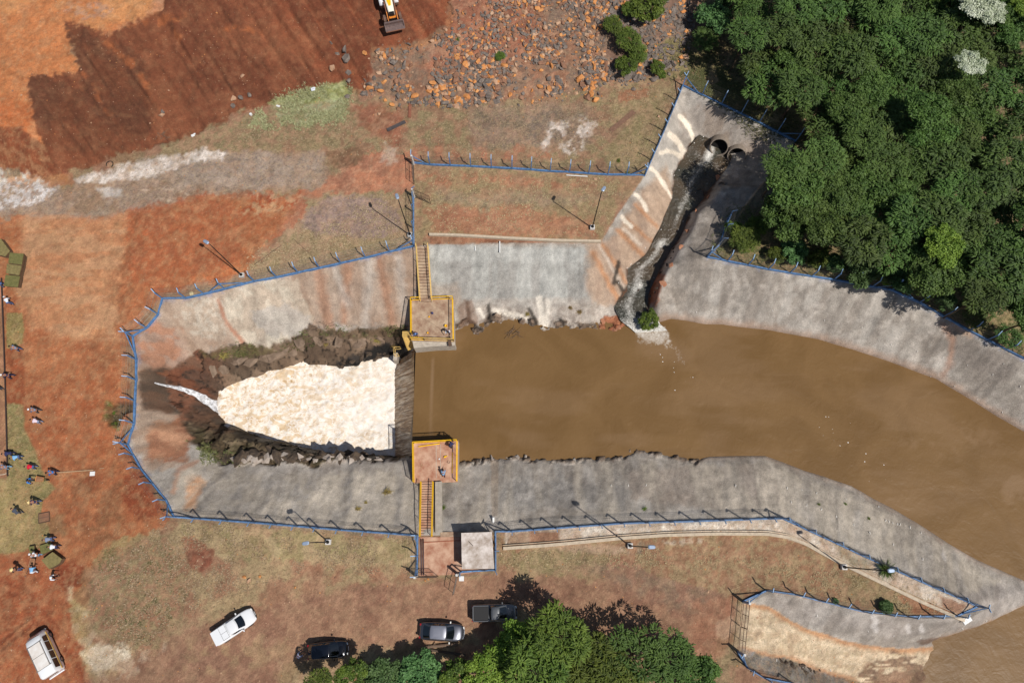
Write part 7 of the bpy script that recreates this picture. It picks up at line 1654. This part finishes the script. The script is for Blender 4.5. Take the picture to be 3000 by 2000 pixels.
row = 0; ords = ['first', 'second', 'third', 'fourth', 'fifth', 'sixth', 'seventh', 'eighth', 'ninth', 'tenth', 'eleventh', 'twelfth', 'thirteenth', 'fourteenth']
kn = dict(dark='dark feathery tree', olive='olive broadleaf tree', olivef='olive feathery tree', bright='bright yellow-green tree')
y = -40
while y < 1040:
    x = 2000+(row % 2)*44; idx_ = 0
    while x < 3080:
        X = x+vr.uniform(-18, 18); Y = y+vr.uniform(-16, 16)
        if inpoly((X, Y), WOOD):
            u = vr.random(); kind = 'dark' if u < .62 else ('olivef' if u < .82 else 'olive')
            if 2440 < X < 2760 and 180 < Y < 560 and u > .35: kind = 'olivef' if u < .7 else 'olive'
            if 2240 < X < 2420 and 440 < Y < 700: kind = 'olive' if u < .7 else 'olivef'
            tree(X, Y, vr.uniform(60, 82), kind, '%s of the wood, %s from left in crown row %s' % (kn[kind], ords[min(idx_, 13)], ['one', 'two', 'three', 'four', 'five', 'six', 'seven', 'eight', 'nine', 'ten', 'eleven', 'twelve', 'thirteen', 'fourteen', 'fifteen'][row]), h=vr.uniform(6.2, 9.0), group='trees of the wood'); idx_ += 1
        x += 88
    y += 76; row += 1
tree(2840, 35, 62, 'white', 'larger white-flowering tree at the top right of the wood', 9.6, 'white-flowering trees')
tree(2882, 60, 46, 'white', 'smaller white-flowering tree touching the larger one', 9.2, 'white-flowering trees'); tree(2818, 212, 46, 'white', 'lone white-flowering tree in the middle of the wood', 9.9, 'white-flowering trees')
tree(2975, 50, 44, 'bright', 'yellowish tree in the top right corner', 9.4); tree(2745, 730, 58, 'bright', 'bright yellow-green tree above the eastern fence', 9.3); tree(2700, 340, 70, 'olive', 'broad sunlit olive crown in the heart of the wood', 9.8)
tree(2320, 545, 88, 'olive', 'large olive tree overhanging the shaded channel bank', 8.6); tree(2400, 470, 70, 'olivef', 'olive tree at the corner beside the crest fence', 8.4); tree(2560, 30, 70, 'olivef', 'sunlit feathery tree at the top edge of the wood', 9.4)
for x, y, r_, k, l in ((2095, 45, 62, 'blue', 'blue-green broadleaf bush at the corner of the wood'), (2150, -5, 50, 'blue', 'blue-green bush cut by the top edge'), (1890, 45, 56, 'green', 'large green bush in the rubble, topmost'), (1845, 60, 34, 'green', 'green bush beside the topmost one in the rubble'), (1930, 15, 34, 'greenf', 'green bush at the top edge in the rubble'),
                      (1790, 98, 34, 'greenf', 'green bush at the left end of the bush group in the rubble'), (1838, 130, 46, 'greenf', 'green bush in the middle of the bush group'), (1868, 160, 34, 'greenf', 'feathery bush right of the middle of the bush group'), (1832, 195, 36, 'green', 'lowest green bush of the group in the rubble'), (1926, 195, 26, 'green', 'small green bush right of the lowest one'), (1940, 215, 16, 'green', 'tiny bush hanging under the small right one'),
                      (2068, 110, 42, 'dark', 'dark bush at the edge of the wood, above the grass'), (2530, 795, 50, 'blue', 'blue-green bush behind the eastern fence, left one'), (2650, 820, 44, 'blue', 'blue-green bush behind the eastern fence, middle one'), (2770, 880, 34, 'blue', 'blue-green bush behind the eastern fence, right one'), (2330, 735, 40, 'blue', 'blue-green bush under the large olive tree'), (2400, 755, 36, 'green', 'green bush by the corner of the eastern fence'), (2280, 745, 30, 'green', 'small green bush by the corner of the eastern fence'),
                      (2450, 770, 34, 'blue', 'blue-green bush behind the eastern fence, farthest left'), (2590, 808, 34, 'green', 'leafy bush behind the eastern fence, between the blue-green ones'), (2715, 850, 34, 'green', 'leafy bush behind the fence where it starts to bend down'), (2860, 930, 34, 'dark', 'dark bush behind the falling part of the eastern fence'), (2960, 985, 34, 'dark', 'dark bush by the eastern fence at the right edge'), (2185, 700, 44, 'greenf', 'bright green shrub inside the fence corner'), (2150, 670, 28, 'green', 'small bright shrub at the top of the shaded bank'), (2220, 660, 34, 'green', 'bright shrub between the shaded bank and the olive tree'), (1925, 900, 34, 'green', 'bush standing in the stream mouth, green part'), (1945, 915, 24, 'dry', 'dry bush standing in the stream mouth, right of the green one'), (1465, 182, 17, 'greenf', 'small feathery bush in the rubble'), (1345, 140, 11, 'weed', 'tiny green bush high in the rubble'),
                      (1813, 468, 11, 'weed', 'tiny bush above the terrace fence'), (1840, 503, 10, 'weed', 'tiny bush just behind the terrace fence'), (1290, 1487, 15, 'weed', 'small leafy plant beside the concrete flume'), (1895, 1490, 10, 'weed', 'tiny green plant on the southern bank'), (1037, 1490, 13, 'dry', 'small dry plant on the southern bank'), (1060, 1470, 9, 'dry', 'tiny dry tuft on the southern bank'),
                      (1120, 1437, 20, 'dry', 'dry reddish shrub on the southern bank left of the stairs'), (2585, 1517, 7, 'weed', 'tiny green weed in the southern grey bank'), (1708, 880, 15, 'dry', 'tuft on the northern bank, right one'), (1678, 870, 11, 'dry', 'tuft on the northern bank, middle one'), (1548, 885, 13, 'dry', 'tuft on the northern bank, left one'),
                      (1685, 932, 20, 'dry', 'dry grass clump at the northern waterline'), (1505, 965, 20, 'dry', 'dead bush dipping into the river from the northern bank'), (1070, 945, 20, 'dry', 'dry grass clump above the weir rocks'), (1120, 955, 18, 'dry', 'dry grass clump nearest the northern platform'), (910, 960, 14, 'dry', 'grass clump on the notched bank edge'), (590, 1000, 22, 'dry', 'grass clump at the lower west bank'),
                      (325, 1240, 14, 'weed', 'green weeds at the bottom of the pit'), (316, 1205, 10, 'weed', 'green weeds at the left of the pit'), (2450, 1760, 8, 'blue', 'pale weed by the peninsula fence'), (2600, 1778, 20, 'blue', 'pale green weed patch at the peninsula fence'), (2425, 1475, 7, 'weed', 'dark green tuft on the southern grey bank, left one'), (2518, 1472, 8, 'weed', 'dark green tuft on the southern grey bank, middle one')):
    tree(x, y, r_, k, l, h=max(.35, r_/25.5*(1.5 if r_ > 25 else 1.0)), name='bush')
for x, y, r_, k, h, l in ((1512, 1892, 62, 'bright', 4.2, 'bright yellow-green tree beside the grey pickup'), (1640, 1862, 76, 'greenf', 7.0, 'tall dark green feathery tree, topmost of the southern group'), (1735, 1940, 78, 'greenf', 6, 'green feathery tree in the middle of the southern group'), (1860, 1925, 80, 'olivef', 5.8, 'olive feathery tree right of the middle of the southern group'), (1965, 1930, 62, 'olivef', 5.2, 'olive tree near the right end of the southern group'),
                          (2040, 1985, 66, 'olive', 4.6, 'rightmost low tree of the southern group'), (1425, 1965, 56, 'bright', 4.2, 'bright tree cut by the bottom edge below the grey pickup'), (1575, 1965, 80, 'greenf', 7.0, 'green tree cut by the bottom edge under the tall one'), (1330, 1995, 52, 'green', 3.4, 'broadleaf tree at the bottom edge, right of the logs'), (1232, 1972, 58, 'blue', 3.2, 'blue-green broadleaf tree below the logs'), (1122, 1985, 50, 'blue', 3.0, 'blue-green tree at the bottom edge, left of the logs'),
                          (1030, 1978, 42, 'green', 4.4, 'small green tree below the black hatchback'), (940, 2002, 40, 'greenf', 5.2, 'feathery tree at the bottom edge, leftmost of the group'), (1800, 2010, 70, 'greenf', 6.0, 'green tree at the bottom edge, middle of the group'), (1690, 2030, 70, 'dark', 5.5, 'dark tree mostly below the bottom edge')):
    tree(x, y, r_, k, l, h=h, group='trees along the southern edge')
# the spiky palm-like bush on the peninsula
t = empty('spiky_bush', G(2590, 1668), 0, 'dark spiky bush under the leaning lamp on the peninsula', 'bush'); V = []; F = []; T = []
for i in range(150):
    a = vr.uniform(0, 6.3); e = vr.uniform(.15, 1.2); L = vr.uniform(.9, 1.5); d = Vector((math.cos(a)*math.cos(e), math.sin(a)*math.cos(e), math.sin(e))); s = Vector((-math.sin(a), math.cos(a), 0)); o_ = len(V)
    for q in range(4): w_ = .055*(1-q/3.2); p = d*L*q/3-Vector((0, 0, .35*(q/3)**2))+Vector((0, 0, .2)); V += [p-s*w_, p+s*w_]; T += [i/150]*2
    for q in range(3): F.append((o_+2*q, o_+2*q+1, o_+2*q+3, o_+2*q+2))
me = bpy.data.meshes.new('fronds'); me.from_pydata([tuple(v) for v in V], [], F); me.materials.append(ML['dark']); at = me.color_attributes.new('tone', 'FLOAT_COLOR', 'POINT'); T = np.array(T); at.data.foreach_set('color', np.stack([T, T, T, np.ones_like(T)], 1).astype(np.float32).ravel()); ob = bpy.data.objects.new('fronds', me); link(ob, t)
ob = bpy.data.objects.new('trunk', TM[0]); link(ob, t); ob.scale = (1, 1, .8)
# driftwood and dead branches
def sticks(px, py, n, L, label, z=None, spread=.8, name='dead_branches'):
    g = MB()
    for i in range(n):
        a = vr.uniform(0, 6.3); c = Vector((vr.uniform(-spread, spread), vr.uniform(-spread*.6, spread*.6), vr.uniform(0, .25))); d = Vector((math.cos(a), math.sin(a), vr.uniform(-.1, .25)))*L*vr.uniform(.4, 1); g.bar(c-d/2, c+d/2, .025, n=5, r2=.01)
    simple(g, name, M_wooddk, px, py, label, 'branches', .05, z=z)
sticks(480, 398, 12, 1.8, 'pile of dead sticks at the foot of the brown fill'); sticks(1505, 975, 16, 1.6, 'dead branches dipping into the river below the northern bank', z=WZ+.05); sticks(1465, 1328, 14, 1.4, 'driftwood caught at the southern waterline, left'); sticks(1640, 1335, 18, 1.2, 'driftwood caught at the southern waterline, right', spread=1.6)
sticks(960, 950, 14, 1.4, 'dry roots hanging over the rock north of the plunge pool', spread=1.6)
# grass: real blades on the pale strip, on the rock ledges and between the trees' feet
def grass(poly, n, hmin, hmax, m, name, label):
    V = []; F = []; T = []; xs = [p[0] for p in poly]; ys = [p[1] for p in poly]; k = 0
    while k < n:
        x = vr.uniform(min(xs), max(xs)); y = vr.uniform(min(ys), max(ys))
        if not inpoly((x+vr.uniform(-16, 16), y+vr.uniform(-16, 16)), poly): continue
        k += 1
        if float(vnoise(x/40., y/40., 3))+.5*float(vnoise(x/12., y/12., 4)) < .62+.15*vr.random(): continue
        p = G2(x, y)
        if p is None: continue
        for _ in range(4):
            a = vr.uniform(0, 6.3); h = vr.uniform(hmin, hmax); d = Vector((math.cos(a), math.sin(a), 0)); s = Vector((-d.y, d.x, 0))*.035; o_ = len(V); q = p+d*vr.uniform(0, .12); tt = vr.random()
            V += [q-s, q+s, q+d*h*.9+Vector((0, 0, h*.6))]; T += [tt]*3; F.append((o_, o_+1, o_+2))
    me = bpy.data.meshes.new(name); me.from_pydata([tuple(v) for v in V], [], F); me.materials.append(m); at = me.color_attributes.new('tone', 'FLOAT_COLOR', 'POINT'); T = np.array(T); at.data.foreach_set('color', np.stack([T, T, T, np.ones_like(T)], 1).astype(np.float32).ravel())
    ob = bpy.data.objects.new(name, me); COL.objects.link(ob); return tag(ob, label, 'grass', kind='stuff')
def G2(px, py):
    z = 0
    for _ in range(5): p = W(px, py, z); z = .5*z+.5*height(p.x, p.y)
    p = W(px, py, z); p.z = height(p.x, p.y)+.01; return p
M_pg = leaf_mat('pale_grass', (124, 124, 84), (172, 172, 130), trans=.1); M_dg = leaf_mat('dry_grass', (136, 116, 86), (184, 164, 132), trans=.1); M_gg = leaf_mat('green_grass', (72, 80, 42), (120, 118, 74), trans=.1)
grass(OV([(610, 245), (690, 205), (795, 192), (812, 215), (790, 275), (700, 300), (600, 300), (560, 290)]), 2600, .15, .35, M_pg, 'pale_grass', 'pale green tall grass strip under the brown fill')
grass(OV([(400, 1200), (948, 1240), (948, 1320), (700, 1310), (450, 1400), (300, 1500), (190, 1420), (250, 1280)]), 4200, .07, .2, M_dg, 'dry_grass', 'dry straw-coloured grass of the southern yard')
grass(OV([(500, 330), (640, 250), (810, 220), (850, 330), (1080, 250), (1480, 190), (1560, 190), (1480, 400), (1000, 370), (760, 345)]), 2600, .07, .2, M_dg, 'dry_grass', 'dry grass of the northern terrace')
grass(OV([(1500, 150), (1640, 100), (1690, 230), (1850, 330), (1740, 320), (1570, 180)]), 2500, .1, .3, M_gg, 'green_grass', 'rough green grass along the foot of the wood')
grass(OV([(230, 1270), (400, 1240), (430, 1400), (330, 1480), (210, 1400)]), 420, .07, .2, M_gg, 'green_grass', 'greenish grass in the left part of the southern yard')
grass(OV([(1940, 1310), (2060, 1350), (2190, 1405), (2060, 1410), (1950, 1370), (1700, 1300), (1150, 1300), (1150, 1270), (1500, 1260)]), 1300, .07, .2, M_dg, 'dry_grass', 'dry grass south of the drain channel and on the peninsula')
grass([(585, 1024), (716, 1012), (800, 1018), (930, 955), (1195, 950), (1195, 980), (1000, 980), (800, 1040), (640, 1050)], 600, .1, .4, M_gg, 'ledge_grass', 'grass tufts on the ledge north of the plunge pool')
grass([(530, 1290), (620, 1310), (700, 1350), (690, 1365), (600, 1350), (560, 1310)], 350, .15, .45, M_gg, 'ledge_grass', 'grass tufts hanging under the southern bank of the plunge pool')
grass([(2080, 740), (2150, 600), (2350, 640), (2500, 700), (2700, 780), (3000, 960), (3000, 1040), (2836, 955), (2692, 875), (2611, 840), (2441, 808), (2250, 778)], 4200, .12, .35, M_gg, 'green_grass', 'rough green undergrowth between the eastern fence and the wood')
grass([(2010, 240), (2100, 200), (2350, 380), (2330, 408), (2170, 326)], 1800, .12, .35, M_gg, 'green_grass', 'rough grass behind the crest fence above the culverts')
grass([(960, 640), (1190, 560), (1200, 700), (850, 790), (720, 820), (730, 760)], 2200, .07, .18, M_dg, 'dry_grass', 'dry grass around the lilac gravel')
grass([(1215, 500), (1870, 530), (1850, 580), (1750, 690), (1270, 680)], 1500, .06, .15, M_dg, 'dry_grass', 'dry grass in the northern enclosure')
